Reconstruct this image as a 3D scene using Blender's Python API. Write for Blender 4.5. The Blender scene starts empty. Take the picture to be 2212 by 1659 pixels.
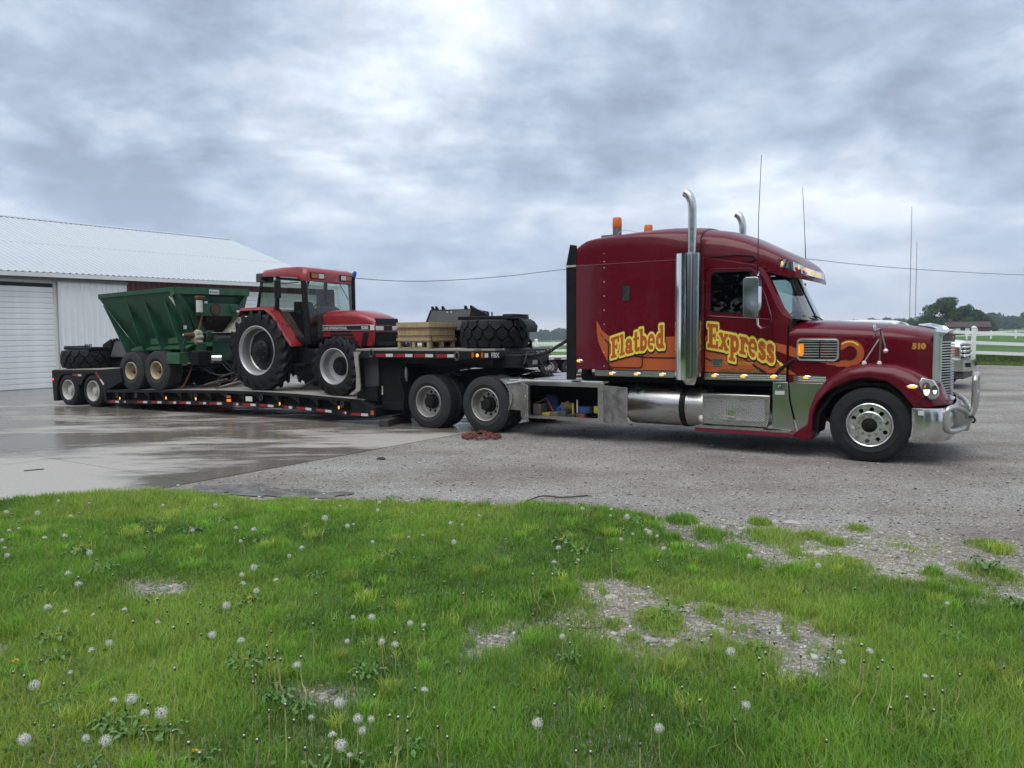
import bpy, bmesh, math, random
import numpy as np
from mathutils import Vector, Matrix
from mathutils.geometry import tessellate_polygon
random.seed(7)
PI = math.pi
sc = bpy.context.scene
C = sc.collection
# ------------------------------------------------------------------ camera
FP, CXP, CYP, CAMH = 1661.0, 1106.0, 829.5, 1.8        # photo at 2212 px wide
PITCH = math.atan((829.5 - 721.7) / FP)
ROLL = 0.0078
HAZE = 0.0004
cam = bpy.data.cameras.new('camera')
cam.sensor_width = 36.0
cam.lens = FP / 2212.0 * 36.0
cam.clip_start = 0.05
cam.clip_end = 20000
camo = bpy.data.objects.new('camera', cam)
C.objects.link(camo)
CAMM = Matrix.Translation((0, 0, CAMH)) @ Matrix.Rotation(PI / 2 - PITCH, 4, 'X') @ Matrix.Rotation(-ROLL, 4, 'Z')
camo.matrix_world = CAMM
sc.camera = camo
RM = CAMM.to_3x3()
def ray(u, v):
    return RM @ Vector(((u - CXP) / FP, (CYP - v) / FP, -1.0))
def gnd(u, v, z=0.0):
    d = ray(u, v); t = (z - CAMH) / d.z
    return Vector((0, 0, CAMH)) + d * t
def at_depth(u, v, D):
    d = ray(u, v)
    return Vector((0, 0, CAMH)) + d * (D / d.y)
# ------------------------------------------------------------------ light
SUN_EL, SUN_AZ = math.radians(64), math.radians(205)     # azimuth from +Y towards +X
w = bpy.data.worlds.new('World'); sc.world = w; w.use_nodes = True
nt = w.node_tree; nt.nodes.clear()
def N(t, **k):
    n = nt.nodes.new(t)
    for a, b in k.items(): setattr(n, a, b)
    return n
def L(a, b): nt.links.new(a, b)
out = N('ShaderNodeOutputWorld'); bg = N('ShaderNodeBackground'); bg.inputs[1].default_value = 0.1
sky = N('ShaderNodeTexSky', sky_type='NISHITA', sun_disc=False, sun_elevation=SUN_EL, sun_rotation=SUN_AZ)
sky.air_density = 1.0; sky.dust_density = 2.0
tc = N('ShaderNodeTexCoord'); sep = N('ShaderNodeSeparateXYZ'); L(tc.outputs['Generated'], sep.inputs[0])
def math_(op, a, b=None, c=None, clamp=False):
    n = N('ShaderNodeMath', operation=op); n.use_clamp = clamp
    for i, x in enumerate((a, b, c)):
        if x is None: continue
        if isinstance(x, (int, float)): n.inputs[i].default_value = x
        else: L(x, n.inputs[i])
    return n.outputs[0]
zc_ = math_('MAXIMUM', sep.outputs[2], 0.0)
den = math_('ADD', zc_, 0.30)
cx_ = math_('DIVIDE', sep.outputs[0], den); cy_ = math_('DIVIDE', sep.outputs[1], den)
cmb = N('ShaderNodeCombineXYZ'); L(cx_, cmb.inputs[0]); L(cy_, cmb.inputs[1])
def noise(scale, detail, rough, off, dist=0.0, vec=None):
    mp = N('ShaderNodeMapping'); mp.inputs['Location'].default_value = off
    L(vec or cmb.outputs[0], mp.inputs[0])
    n = N('ShaderNodeTexNoise'); n.inputs['Scale'].default_value = scale; n.inputs['Detail'].default_value = detail
    n.inputs['Roughness'].default_value = rough; n.inputs['Distortion'].default_value = dist
    L(mp.outputs[0], n.inputs['Vector']); return n.outputs[0]
n1 = noise(1.25, 12, 0.60, (12.7, 1.3, 0), 0.15)
n2 = noise(4.2, 10, 0.62, (1.3, 2.2, 0), 0.25)
n3 = noise(0.55, 4, 0.5, (0.4, 8.1, 0), 0.1)
s = math_('ADD', math_('MULTIPLY', n1, 0.50), math_('ADD', math_('MULTIPLY', n2, 0.20), math_('MULTIPLY', n3, 0.30)))
rp = N('ShaderNodeValToRGB'); L(s, rp.inputs[0])
e = rp.color_ramp.elements
e[0].position = 0.42; e[0].color = (0.215, 0.255, 0.315, 1)
e[1].position = 0.60; e[1].color = (0.83, 0.845, 0.86, 1)
for p_, c_ in ((0.462, (0.29, 0.35, 0.43, 1)), (0.505, (0.42, 0.475, 0.55, 1)), (0.54, (0.56, 0.61, 0.665, 1)), (0.565, (0.66, 0.70, 0.74, 1))):
    q_ = e.new(p_); q_.color = c_
# the deck of cloud greys and blues towards the horizon, with a thin pale break low down
hz = N('ShaderNodeMapRange', interpolation_type='SMOOTHSTEP'); L(sep.outputs[2], hz.inputs[0])
hz.inputs[1].default_value = 0.02; hz.inputs[2].default_value = 0.26; hz.inputs[3].default_value = 0.6; hz.inputs[4].default_value = 0.0
mx = N('ShaderNodeMix', data_type='RGBA'); L(hz.outputs[0], mx.inputs[0]); L(rp.outputs[0], mx.inputs[6]); mx.inputs[7].default_value = (0.335, 0.415, 0.55, 1)
hb = N('ShaderNodeMapRange', interpolation_type='SMOOTHSTEP'); L(sep.outputs[2], hb.inputs[0])
hb.inputs[1].default_value = 0.0; hb.inputs[2].default_value = 0.035; hb.inputs[3].default_value = 0.75; hb.inputs[4].default_value = 0.0
mx2 = N('ShaderNodeMix', data_type='RGBA'); L(hb.outputs[0], mx2.inputs[0]); L(mx.outputs[2], mx2.inputs[6]); mx2.inputs[7].default_value = (0.58, 0.575, 0.585, 1)
sc10 = N('ShaderNodeMix', data_type='RGBA', blend_type='MULTIPLY'); sc10.inputs[0].default_value = 1.0
L(mx2.outputs[2], sc10.inputs[6]); sc10.inputs[7].default_value = (9.7, 9.75, 9.85, 1)
fin = N('ShaderNodeMix', data_type='RGBA'); fin.inputs[0].default_value = 0.93
L(sky.outputs[0], fin.inputs[6]); L(sc10.outputs[2], fin.inputs[7])
L(fin.outputs[2], bg.inputs[0]); L(bg.outputs[0], out.inputs[0])
sl = bpy.data.lights.new('sun', 'SUN'); sl.energy = 1.5; sl.angle = math.radians(60); sl.color = (1.0, 0.97, 0.93)
so = bpy.data.objects.new('sun', sl); C.objects.link(so)
sd = Vector((math.sin(SUN_AZ) * math.cos(SUN_EL), math.cos(SUN_AZ) * math.cos(SUN_EL), math.sin(SUN_EL)))
so.rotation_euler = (-sd).to_track_quat('-Z', 'Y').to_euler()
vs = sc.view_settings; vs.view_transform = 'Standard'; vs.look = 'None'; vs.exposure = 0.80; vs.gamma = 1.0; vs.use_curve_mapping = False
sc.cycles.use_denoising = True
sc.cycles.max_bounces = 8; sc.cycles.transparent_max_bounces = 12; sc.cycles.caustics_reflective = False; sc.cycles.caustics_refractive = False
# ------------------------------------------------------------------ materials
MATS = {}
def M(name, col, rough=0.5, metal=0.0, var=0.12, vs=3.0, bump=0.0, bs=60.0, coat=0.0, spec=0.5, rvar=0.1, col2=None, c2=0.5, stretch=None):
    if name in MATS: return MATS[name]
    m = bpy.data.materials.new(name); m.use_nodes = True; MATS[name] = m
    t = m.node_tree; b = t.nodes['Principled BSDF']
    b.inputs['Roughness'].default_value = rough; b.inputs['Metallic'].default_value = metal
    b.inputs['Coat Weight'].default_value = coat; b.inputs['Coat Roughness'].default_value = 0.04
    b.inputs['Specular IOR Level'].default_value = spec
    b.inputs['Base Color'].default_value = (*col, 1)
    tcn = t.nodes.new('ShaderNodeTexCoord'); src = tcn.outputs['Object']
    if stretch:
        mp = t.nodes.new('ShaderNodeMapping'); mp.inputs['Scale'].default_value = stretch; t.links.new(src, mp.inputs[0]); src = mp.outputs[0]
    if var > 0 or col2:
        n = t.nodes.new('ShaderNodeTexNoise'); n.inputs['Scale'].default_value = vs; n.inputs['Detail'].default_value = 8; n.inputs['Roughness'].default_value = 0.65
        t.links.new(src, n.inputs['Vector'])
        r = t.nodes.new('ShaderNodeValToRGB'); t.links.new(n.outputs[0], r.inputs[0])
        a, c = r.color_ramp.elements
        if col2:
            a.position = max(0, c2 - 0.12); c.position = min(1, c2 + 0.12); a.color = (*col, 1); c.color = (*col2, 1)
        else:
            a.position = 0.3; c.position = 0.7
            a.color = (*[x * (1 - var) for x in col], 1); c.color = (*[min(1, x * (1 + var)) for x in col], 1)
        t.links.new(r.outputs[0], b.inputs['Base Color'])
        if rvar > 0:
            mr = t.nodes.new('ShaderNodeMapRange'); t.links.new(n.outputs[0], mr.inputs[0])
            mr.inputs[1].default_value = 0.3; mr.inputs[2].default_value = 0.7
            mr.inputs[3].default_value = max(0.02, rough - rvar); mr.inputs[4].default_value = min(1, rough + rvar)
            t.links.new(mr.outputs[0], b.inputs['Roughness'])
    if bump > 0:
        n2 = t.nodes.new('ShaderNodeTexNoise'); n2.inputs['Scale'].default_value = bs; n2.inputs['Detail'].default_value = 4
        t.links.new(src, n2.inputs['Vector'])
        bn = t.nodes.new('ShaderNodeBump'); bn.inputs['Strength'].default_value = bump; bn.inputs['Distance'].default_value = 0.01
        t.links.new(n2.outputs[0], bn.inputs['Height']); t.links.new(bn.outputs[0], b.inputs['Normal'])
    return m
def emit(name, col, strength, base=None):
    m = bpy.data.materials.new(name); m.use_nodes = True; MATS[name] = m
    b = m.node_tree.nodes['Principled BSDF']; b.inputs['Base Color'].default_value = (*(base or col), 1)
    b.inputs['Emission Color'].default_value = (*col, 1); b.inputs['Emission Strength'].default_value = strength; b.inputs['Roughness'].default_value = 0.2
    return m
def glass(name, tint, fac_boost=0.0, rough=0.0):
    m = bpy.data.materials.new(name); m.use_nodes = True; MATS[name] = m
    t = m.node_tree; t.nodes.clear()
    o = t.nodes.new('ShaderNodeOutputMaterial'); mxs = t.nodes.new('ShaderNodeMixShader')
    tr = t.nodes.new('ShaderNodeBsdfTransparent'); tr.inputs[0].default_value = (*tint, 1)
    gl = t.nodes.new('ShaderNodeBsdfGlossy'); gl.inputs['Roughness'].default_value = rough
    lw = t.nodes.new('ShaderNodeLayerWeight'); lw.inputs[0].default_value = 0.5
    pw = t.nodes.new('ShaderNodeMath'); pw.operation = 'POWER'; pw.inputs[1].default_value = 5.0; t.links.new(lw.outputs['Facing'], pw.inputs[0])
    ad = t.nodes.new('ShaderNodeMath'); ad.operation = 'MULTIPLY_ADD'; ad.use_clamp = True; ad.inputs[1].default_value = 0.9; ad.inputs[2].default_value = 0.045 + fac_boost
    t.links.new(pw.outputs[0], ad.inputs[0]); t.links.new(ad.outputs[0], mxs.inputs[0])
    t.links.new(tr.outputs[0], mxs.inputs[1]); t.links.new(gl.outputs[0], mxs.inputs[2]); t.links.new(mxs.outputs[0], o.inputs[0])
    return m
M('seam_red', (0.24, 0.07, 0.085), 0.3, var=0.05)
M('maroon', (0.108, 0.0019, 0.0098), 0.25, coat=0.3, spec=0.22, var=0.07, vs=2, rvar=0.05)
M('maroon_step', (0.155, 0.007, 0.022), 0.45, var=0.15)
M('chrome', (0.80, 0.81, 0.82), 0.07, 1.0, var=0.05, vs=6, rvar=0.03)
M('satin_chrome', (0.78, 0.79, 0.80), 0.30, 1.0, var=0.05, vs=6, rvar=0.05)
M('bar_steel', (0.50, 0.50, 0.49), 0.36, 0.9, var=0.12, vs=8, rvar=0.06)
M('chrome_dull', (0.62, 0.62, 0.61), 0.20, 1.0, var=0.1, vs=8, rvar=0.08)
M('alu', (0.50, 0.49, 0.47), 0.30, 1.0, var=0.12, vs=4, rvar=0.08, stretch=(0.6, 4, 4))
M('alu_dirty', (0.30, 0.29, 0.27), 0.5, 0.75, var=0.4, vs=6, rvar=0.15)
M('stainless', (0.47, 0.48, 0.47), 0.18, 1.0, var=0.08, vs=3, rvar=0.05)
M('wheel_alu', (0.70, 0.70, 0.70), 0.26, 1.0, var=0.1, vs=9, rvar=0.08)
M('wheel_grey', (0.36, 0.35, 0.33), 0.45, 0.6, var=0.2, vs=7)
M('wheel_white', (0.46, 0.45, 0.43), 0.5, 0.0, var=0.15, vs=6)
M('wheel_cream', (0.40, 0.35, 0.22), 0.5, 0.0, var=0.2, vs=6)
M('wheel_silver', (0.43, 0.43, 0.43), 0.38, 0.55, var=0.06, vs=4)
M('rubber', (0.020, 0.020, 0.021), 0.72, var=0.35, vs=6, bump=0.15, bs=90, spec=0.18)
M('rubber_dusty', (0.030, 0.030, 0.031), 0.8, var=0.3, vs=5, bump=0.15, bs=80, spec=0.3)
M('rubber_new', (0.014, 0.014, 0.015), 0.5, var=0.3, vs=5, spec=0.18)
M('black', (0.010, 0.010, 0.011), 0.42, var=0.3, vs=4, spec=0.18)
M('black_matte', (0.008, 0.008, 0.009), 0.75, var=0.3, vs=6, spec=0.18)
M('black_steel', (0.013, 0.0135, 0.015), 0.36, var=0.35, vs=3, bump=0.04, bs=25, spec=0.18)
M('grey_dark', (0.055, 0.055, 0.054), 0.6, var=0.25, vs=5)
M('chassis', (0.010, 0.0095, 0.009), 0.8, var=0.4, vs=8, bump=0.2, bs=30, spec=0.2)
M('steel_worn', (0.16, 0.15, 0.14), 0.55, 0.5, var=0.3, vs=7, bump=0.1)
M('orange_decal', (0.44, 0.088, 0.022), 0.4, var=0.05, coat=0.3)
M('yellow_decal', (0.82, 0.65, 0.075), 0.4, var=0.05, coat=0.3)
M('gold_decal', (0.52, 0.30, 0.055), 0.4, var=0.05)
M('black_decal', (0.012, 0.010, 0.010), 0.4, var=0.05)
M('tape_red', (0.30, 0.016, 0.026), 0.35, var=0.15, vs=20)
M('tape_white', (0.55, 0.55, 0.54), 0.35, var=0.12, vs=20)
M('white_paint', (0.78, 0.79, 0.80), 0.4, var=0.05, coat=0.3)
M('white_plastic', (0.60, 0.60, 0.58), 0.45, var=0.1)
M('vinyl', (0.80, 0.81, 0.79), 0.4, var=0.05, vs=2)
M('silver_decal', (0.55, 0.55, 0.56), 0.35, var=0.05)
M('amber_plain', (0.45, 0.11, 0.012), 0.25, var=0.08)
M('seat', (0.05, 0.05, 0.052), 0.8, var=0.2)
M('case_red', (0.245, 0.012, 0.016), 0.34, var=0.08, vs=2, coat=0.35, rvar=0.06)
M('green_paint', (0.010, 0.064, 0.032), 0.5, var=0.45, vs=2.6, rvar=0.12, bump=0.05, bs=12)
M('green_light', (0.022, 0.088, 0.040), 0.55, var=0.45, vs=5)
M('rust', (0.10, 0.045, 0.022), 0.85, var=0.4, vs=9, bump=0.3, bs=40)
M('rust_brown', (0.105, 0.062, 0.055), 0.75, var=0.15, vs=2)
M('rust_red', (0.16, 0.052, 0.036), 0.85, var=0.45, vs=14, bump=0.3, bs=60)
M('lime', (0.40, 0.37, 0.30), 0.9, var=0.35, vs=9, bump=0.3, bs=30, col2=(0.14, 0.11, 0.08), c2=0.58)
M('deck_wood', (0.30, 0.275, 0.235), 0.75, var=0.3, vs=3.0, bump=0.25, bs=30, stretch=(0.35, 6, 6))
M('crate_wood', (0.36, 0.262, 0.145), 0.7, var=0.25, vs=5, bump=0.15, bs=40, stretch=(3, 3, 0.6))
M('pallet_wood', (0.33, 0.25, 0.15), 0.75, var=0.25, vs=5, bump=0.2, bs=40)
M('timber_dark', (0.045, 0.04, 0.035), 0.9, var=0.4, vs=8, bump=0.4, bs=30, stretch=(1, 5, 5))
M('blue_plastic', (0.03, 0.10, 0.32), 0.45, var=0.15)
M('blue_strap', (0.02, 0.055, 0.15), 0.8, var=0.3, vs=20)
M('yellow_strap', (0.42, 0.33, 0.05), 0.8, var=0.3, vs=20)
M('khaki', (0.14, 0.12, 0.075), 0.85, var=0.3, vs=12)
M('hose_green', (0.012, 0.04, 0.024), 0.5, var=0.2)
M('hose', (0.012, 0.012, 0.013), 0.55, var=0.2)
M('sheet_white', (0.80, 0.81, 0.82), 0.42, var=0.05, vs=1.0, rvar=0.06)
M('sheet_roof', (0.50, 0.535, 0.565), 0.38, 0.15, var=0.07, vs=0.6, rvar=0.06, stretch=(1, 0.3, 1))
M('sheet_red', (0.115, 0.020, 0.022), 0.5, var=0.1, vs=1.5)
M('door_white', (0.82, 0.83, 0.825), 0.45, var=0.11, vs=1.2)
M('trim_white', (0.74, 0.75, 0.74), 0.45, var=0.06)
M('dark_gap', (0.03, 0.03, 0.03), 0.8, var=0.2)
M('brick_far', (0.085, 0.045, 0.038), 0.85, var=0.2)
M('shingle', (0.055, 0.042, 0.04), 0.9, var=0.2, vs=1)
M('mast', (0.30, 0.31, 0.33), 0.5, 0.5, var=0.1)
M('bark', (0.07, 0.055, 0.042), 0.9, var=0.3, vs=6, bump=0.5, bs=20)
M('stone_pale', (0.40, 0.37, 0.34), 0.85, var=0.2, vs=20)
M('twig', (0.06, 0.05, 0.04), 0.85, var=0.2)
emit('amber_lit', (1.0, 0.40, 0.03), 0.85, (0.6, 0.2, 0.02))
emit('amber_dim', (1.0, 0.34, 0.03), 0.30, (0.55, 0.16, 0.02))
emit('red_lit', (1.0, 0.06, 0.04), 1.2, (0.4, 0.02, 0.02))
emit('head_lit', (1.0, 0.93, 0.82), 0.75, (0.8, 0.8, 0.8))
M('beacon_orange', (0.62, 0.135, 0.012), 0.3, var=0.06)
glass('glass_truck', (0.70, 0.82, 0.80), 0.10)
glass('glass_dark', (0.10, 0.12, 0.13), 0.0)
glass('glass_tractor', (0.72, 0.78, 0.74), 0.04)
glass('lens', (0.85, 0.88, 0.88), 0.08)
def mat(n): return MATS[n] if isinstance(n, str) else n
# ------------------------------------------------------------------ mesh building
class MB:
    def __init__(s): s.v = []; s.f = []
    def add(s, vs, fs):
        o = len(s.v); s.v.extend([tuple(p) for p in vs]); s.f.extend([tuple(i + o for i in f) for f in fs]); return s
    def bx(s, x0, x1, y0, y1, z0, z1):
        return s.add([(x0, y0, z0), (x1, y0, z0), (x1, y1, z0), (x0, y1, z0), (x0, y0, z1), (x1, y0, z1), (x1, y1, z1), (x0, y1, z1)],
                     [(0, 3, 2, 1), (4, 5, 6, 7), (0, 1, 5, 4), (1, 2, 6, 5), (2, 3, 7, 6), (3, 0, 4, 7)])
    def box(s, c, d, rot=None):
        x, y, z = [k / 2 for k in d]
        m = MB().bx(-x, x, -y, y, -z, z); R = rot if isinstance(rot, Matrix) else Matrix.Identity(3)
        if rot is not None and not isinstance(rot, Matrix):
            from mathutils import Euler
            R = Euler(rot).to_matrix()
        return s.add([R @ Vector(p) + Vector(c) for p in m.v], m.f)
    def prism(s, poly, a, b, ax='y', holes=()):
        loops = [list(poly)] + [list(h) for h in holes]
        tri = tessellate_polygon([[Vector((p[0], p[1], 0)) for p in l] for l in loops])
        flat = [p for l in loops for p in l]; n = len(flat)
        def P(p, t):
            return (p[0], t, p[1]) if ax == 'y' else ((t, p[0], p[1]) if ax == 'x' else (p[0], p[1], t))
        fs = [tuple(t) for t in tri] + [tuple(i + n for i in reversed(t)) for t in tri]
        o = 0
        for l in loops:
            k = len(l)
            for i in range(k):
                j = (i + 1) % k; fs.append((o + i, o + j, o + j + n, o + i + n))
            o += k
        return s.add([P(p, a) for p in flat] + [P(p, b) for p in flat], fs)
    def loft(s, rings, closed=True, cap=True):
        n = len(rings[0]); vs = [p for r in rings for p in r]; fs = []
        for i in range(len(rings) - 1):
            for j in range(n if closed else n - 1):
                k = (j + 1) % n; fs.append((i * n + j, i * n + k, (i + 1) * n + k, (i + 1) * n + j))
        if cap and closed:
            fs.append(tuple(range(n))); fs.append(tuple((len(rings) - 1) * n + j for j in reversed(range(n))))
        return s.add(vs, fs)
    def tube(s, pts, r, n=8, closed=False, cap=True):
        P = [Vector(p) for p in pts]; m = len(P); rings = []
        up = None
        for i in range(m):
            if closed: d = P[(i + 1) % m] - P[i - 1]
            else: d = P[min(i + 1, m - 1)] - P[max(i - 1, 0)]
            d.normalize()
            if up is None:
                up = Vector((0, 0, 1)) if abs(d.z) < 0.9 else Vector((1, 0, 0))
            side = d.cross(up)
            if side.length < 1e-4: side = d.orthogonal()
            side.normalize(); up = side.cross(d).normalized()
            rr = r[i] if isinstance(r, (list, tuple)) else r
            rings.append([P[i] + (side * math.cos(2 * PI * k / n) + up * math.sin(2 * PI * k / n)) * rr for k in range(n)])
        if closed: rings.append(rings[0])
        return s.loft(rings, True, cap and not closed)
    def cyl(s, p0, p1, r, n=16, r1=None):
        return s.tube([p0, p1], [r, r if r1 is None else r1], n)
    def lathe(s, prof, c=(0, 0, 0), ax='y', n=24, a0=0.0, a1=2 * PI, close_prof=False):
        full = abs(a1 - a0 - 2 * PI) < 1e-6; rings = []
        for i in range(n if full else n + 1):
            a = a0 + (a1 - a0) * i / n; ca, sa = math.cos(a), math.sin(a); ring = []
            for r, t in prof:
                if ax == 'y': q = (c[0] + r * ca, c[1] + t, c[2] + r * sa)
                elif ax == 'x': q = (c[0] + t, c[1] + r * ca, c[2] + r * sa)
                else: q = (c[0] + r * ca, c[1] + r * sa, c[2] + t)
                ring.append(q)
            rings.append(ring)
        if full: rings.append(rings[0])
        k = len(prof); vs = [p for r in (rings[:-1] if full else rings) for p in r]; m = n if full else n + 1; fs = []
        for i in range(n):
            i2 = (i + 1) % m
            for j in range(k if close_prof else k - 1):
                j2 = (j + 1) % k; fs.append((i * k + j, i2 * k + j, i2 * k + j2, i * k + j2))
        return s.add(vs, fs)
    def sphere(s, c, r, n=12, m=8, sc_=(1, 1, 1)):
        rings = []
        for i in range(1, m):
            a = PI * i / m
            rings.append([(c[0] + r * sc_[0] * math.sin(a) * math.cos(2 * PI * j / n), c[1] + r * sc_[1] * math.sin(a) * math.sin(2 * PI * j / n), c[2] + r * sc_[2] * math.cos(a)) for j in range(n)])
        return s.loft(rings)
    def xf(s, fn): s.v = [tuple(fn(p)) for p in s.v]; return s
    def mesh(s, name, recalc=True, smooth=35, off=None):
        me = bpy.data.meshes.new(name)
        vs = s.v if off is None else [(p[0] - off[0], p[1] - off[1], p[2] - off[2]) for p in s.v]
        me.from_pydata(vs, [], s.f)
        if recalc:
            b = bmesh.new(); b.from_mesh(me); bmesh.ops.recalc_face_normals(b, faces=b.faces); b.to_mesh(me); b.free()
        if smooth:
            me.shade_smooth(); me.set_sharp_from_angle(angle=math.radians(smooth))
        me.update(); return me
class Fr:
    def __init__(s, o, yaw):
        s.o = Vector(o); s.yaw = yaw; s.x = Vector((math.cos(yaw), math.sin(yaw), 0)); s.y = Vector((-math.sin(yaw), math.cos(yaw), 0))
    def w(s, x, y, z): return s.o + s.x * x + s.y * y + Vector((0, 0, z))
WF = Fr((0, 0, 0), 0)
TR = Fr((5.55846, 11.50418, 0), math.radians(-33))           # road tractor
TL = Fr(TR.w(-7.1, 0, 0), math.radians(-29.3))               # low trailer
BN = Fr(gnd(0, 845.4), math.radians(57))                     # barn
def link(o, parent=None):
    C.objects.link(o)
    if parent is not None: o.parent = parent
    return o
def tag(o, label, cat, group=None):
    o['label'] = label; o['category'] = cat
    if group: o['group'] = group
def bevel(o, wd, seg=2, ang=40):
    m = o.modifiers.new('bevel', 'BEVEL'); m.width = wd; m.segments = seg; m.limit_method = 'ANGLE'; m.angle_limit = math.radians(ang)
    m.use_clamp_overlap = True
class Thing:
    def __init__(s, name, label, cat, fr=WF, base=(0, 0, 0), group=None, rz=0.0, tilt=None):
        s.e = bpy.data.objects.new(name, None); s.e.empty_display_size = 0.2; link(s.e)
        s.base = Vector(base); s.e.location = fr.w(*base); s.e.rotation_euler = (0, 0, fr.yaw + rz)
        tag(s.e, label, cat, group)
    def p(s, name, mb, m, parent=None, bv=0, smooth=35, recalc=True, label=None):
        me = mb.mesh(name, recalc, smooth, s.base); me.materials.append(mat(m))
        o = bpy.data.objects.new(name, me); link(o, parent or s.e)
        if bv: bevel(o, bv)
        if label: o['label'] = label
        return o
    def put(s, name, me, loc, rot=(0, 0, 0), parent=None, scale=None):
        o = bpy.data.objects.new(name, me); link(o, parent or s.e)
        l = Vector(loc) - s.base
        if parent is not None: l = l - parent.location
        o.location = l; o.rotation_euler = rot
        if scale: o.scale = scale
        return o
def single(name, label, cat, mb, m, fr=WF, base=(0, 0, 0), group=None, bv=0, smooth=35, recalc=True):
    me = mb.mesh(name, recalc, smooth, base); me.materials.append(mat(m))
    o = bpy.data.objects.new(name, me); link(o); o.location = fr.w(*base); o.rotation_euler = (0, 0, fr.yaw)
    tag(o, label, cat, group)
    if bv: bevel(o, bv)
    return o
def struct(name, mb, m, kind='structure', recalc=True, smooth=None, parent=None):
    me = mb.mesh(name, recalc, smooth); me.materials.append(mat(m))
    o = bpy.data.objects.new(name, me); link(o, parent)
    if kind: o['kind'] = kind
    return o
def npmesh(name, V, F, m, cols=None):
    """fast mesh from arrays: F = list of (k x n) index arrays"""
    me = bpy.data.meshes.new(name)
    me.vertices.add(len(V)); me.vertices.foreach_set('co', np.asarray(V, np.float32).ravel())
    loops = np.concatenate([f.ravel() for f in F]); tot = np.concatenate([np.full(len(f), f.shape[1], np.int32) for f in F])
    me.loops.add(len(loops)); me.loops.foreach_set('vertex_index', loops.astype(np.int32))
    me.polygons.add(len(tot)); st = np.concatenate([[0], np.cumsum(tot)[:-1]]).astype(np.int32)
    me.polygons.foreach_set('loop_start', st)
    me.update(calc_edges=True)
    if cols is not None:
        a = me.color_attributes.new('tint', 'FLOAT_COLOR', 'POINT'); a.data.foreach_set('color', np.asarray(cols, np.float32).ravel())
    me.materials.append(mat(m)); return me
def circ(cx, cz, r, n=16, a0=0.0): return [(cx + r * math.cos(a0 + 2 * PI * i / n), cz + r * math.sin(a0 + 2 * PI * i / n)) for i in range(n)]
def rrect(x0, x1, z0, z1, r, n=4):
    o = []
    for cx, cz, a in ((x1 - r, z1 - r, 0), (x0 + r, z1 - r, PI / 2), (x0 + r, z0 + r, PI), (x1 - r, z0 + r, 1.5 * PI)):
        for i in range(n + 1): o.append((cx + r * math.cos(a + PI / 2 * i / n), cz + r * math.sin(a + PI / 2 * i / n)))
    return o
def interp(xs, ys, x): return float(np.interp(x, xs, ys))
def smooth_path(pts, k=6):
    P = [Vector(p) for p in pts]; o = []
    for i in range(len(P) - 1):
        a, b, c, d = P[max(i - 1, 0)], P[i], P[i + 1], P[min(i + 2, len(P) - 1)]
        for j in range(k):
            t = j / k
            o.append(0.5 * ((2 * b) + (c - a) * t + (2 * a - 5 * b + 4 * c - d) * t * t + (3 * b - a - 3 * c + d) * t ** 3))
    o.append(P[-1]); return o
def text_shape(s, size, off=0.0, align='LEFT', sx=1.0):
    cu = bpy.data.curves.new('t', 'FONT'); cu.body = s; cu.size = size; cu.offset = off; cu.align_x = align; cu.resolution_u = 3
    o = bpy.data.objects.new('t', cu); C.objects.link(o)
    dg = bpy.context.evaluated_depsgraph_get(); ev = o.evaluated_get(dg); me = ev.to_mesh()
    vs = [(v.co.x * sx, v.co.y) for v in me.vertices]; fs = [tuple(p.vertices) for p in me.polygons]
    ev.to_mesh_clear(); bpy.data.objects.remove(o); bpy.data.curves.remove(cu)
    return vs, fs
def paint(v2, f2, fn): return MB().add([fn(a, b) for a, b in v2], f2)
def march(sdf, x0, x1, z0, z1, h, lev=0.0):
    nx, nz = int((x1 - x0) / h) + 1, int((z1 - z0) / h) + 1
    X, Zs = np.meshgrid(np.linspace(x0, x1, nx + 1), np.linspace(z0, z1, nz + 1), indexing='ij')
    D = sdf(X, Zs) - lev; vs = []; fs = []
    for i in range(nx):
        for j in range(nz):
            q = ((i, j), (i + 1, j), (i + 1, j + 1), (i, j + 1)); d = [D[a] for a in q]
            if min(d) >= 0: continue
            p = []
            for k in range(4):
                a, b = q[k], q[(k + 1) % 4]; da, db = d[k], d[(k + 1) % 4]
                if da < 0: p.append((X[a], Zs[a]))
                if (da < 0) != (db < 0):
                    t = da / (da - db); p.append((X[a] + (X[b] - X[a]) * t, Zs[a] + (Zs[b] - Zs[a]) * t))
            if len(p) > 2:
                o = len(vs); vs += p; fs.append(tuple(range(o, o + len(p))))
    return vs, fs
def sd_box(X, Y, x0, x1, y0, y1):
    dx = np.abs(X - (x0 + x1) / 2) - (x1 - x0) / 2; dy = np.abs(Y - (y0 + y1) / 2) - (y1 - y0) / 2
    return np.hypot(np.maximum(dx, 0), np.maximum(dy, 0)) + np.minimum(np.maximum(dx, dy), 0)
def sd_seg(X, Y, a, b, r):
    bx, by = b[0] - a[0], b[1] - a[1]; t = np.clip(((X - a[0]) * bx + (Y - a[1]) * by) / (bx * bx + by * by + 1e-9), 0, 1)
    return np.hypot(X - a[0] - bx * t, Y - a[1] - by * t) - r
def sd_line(X, Y, pts, r):
    rs = r if isinstance(r, (list, tuple)) else [r] * len(pts)
    return np.minimum.reduce([sd_seg(X, Y, pts[i], pts[i + 1], (rs[i] + rs[i + 1]) / 2) for i in range(len(pts) - 1)])
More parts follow.
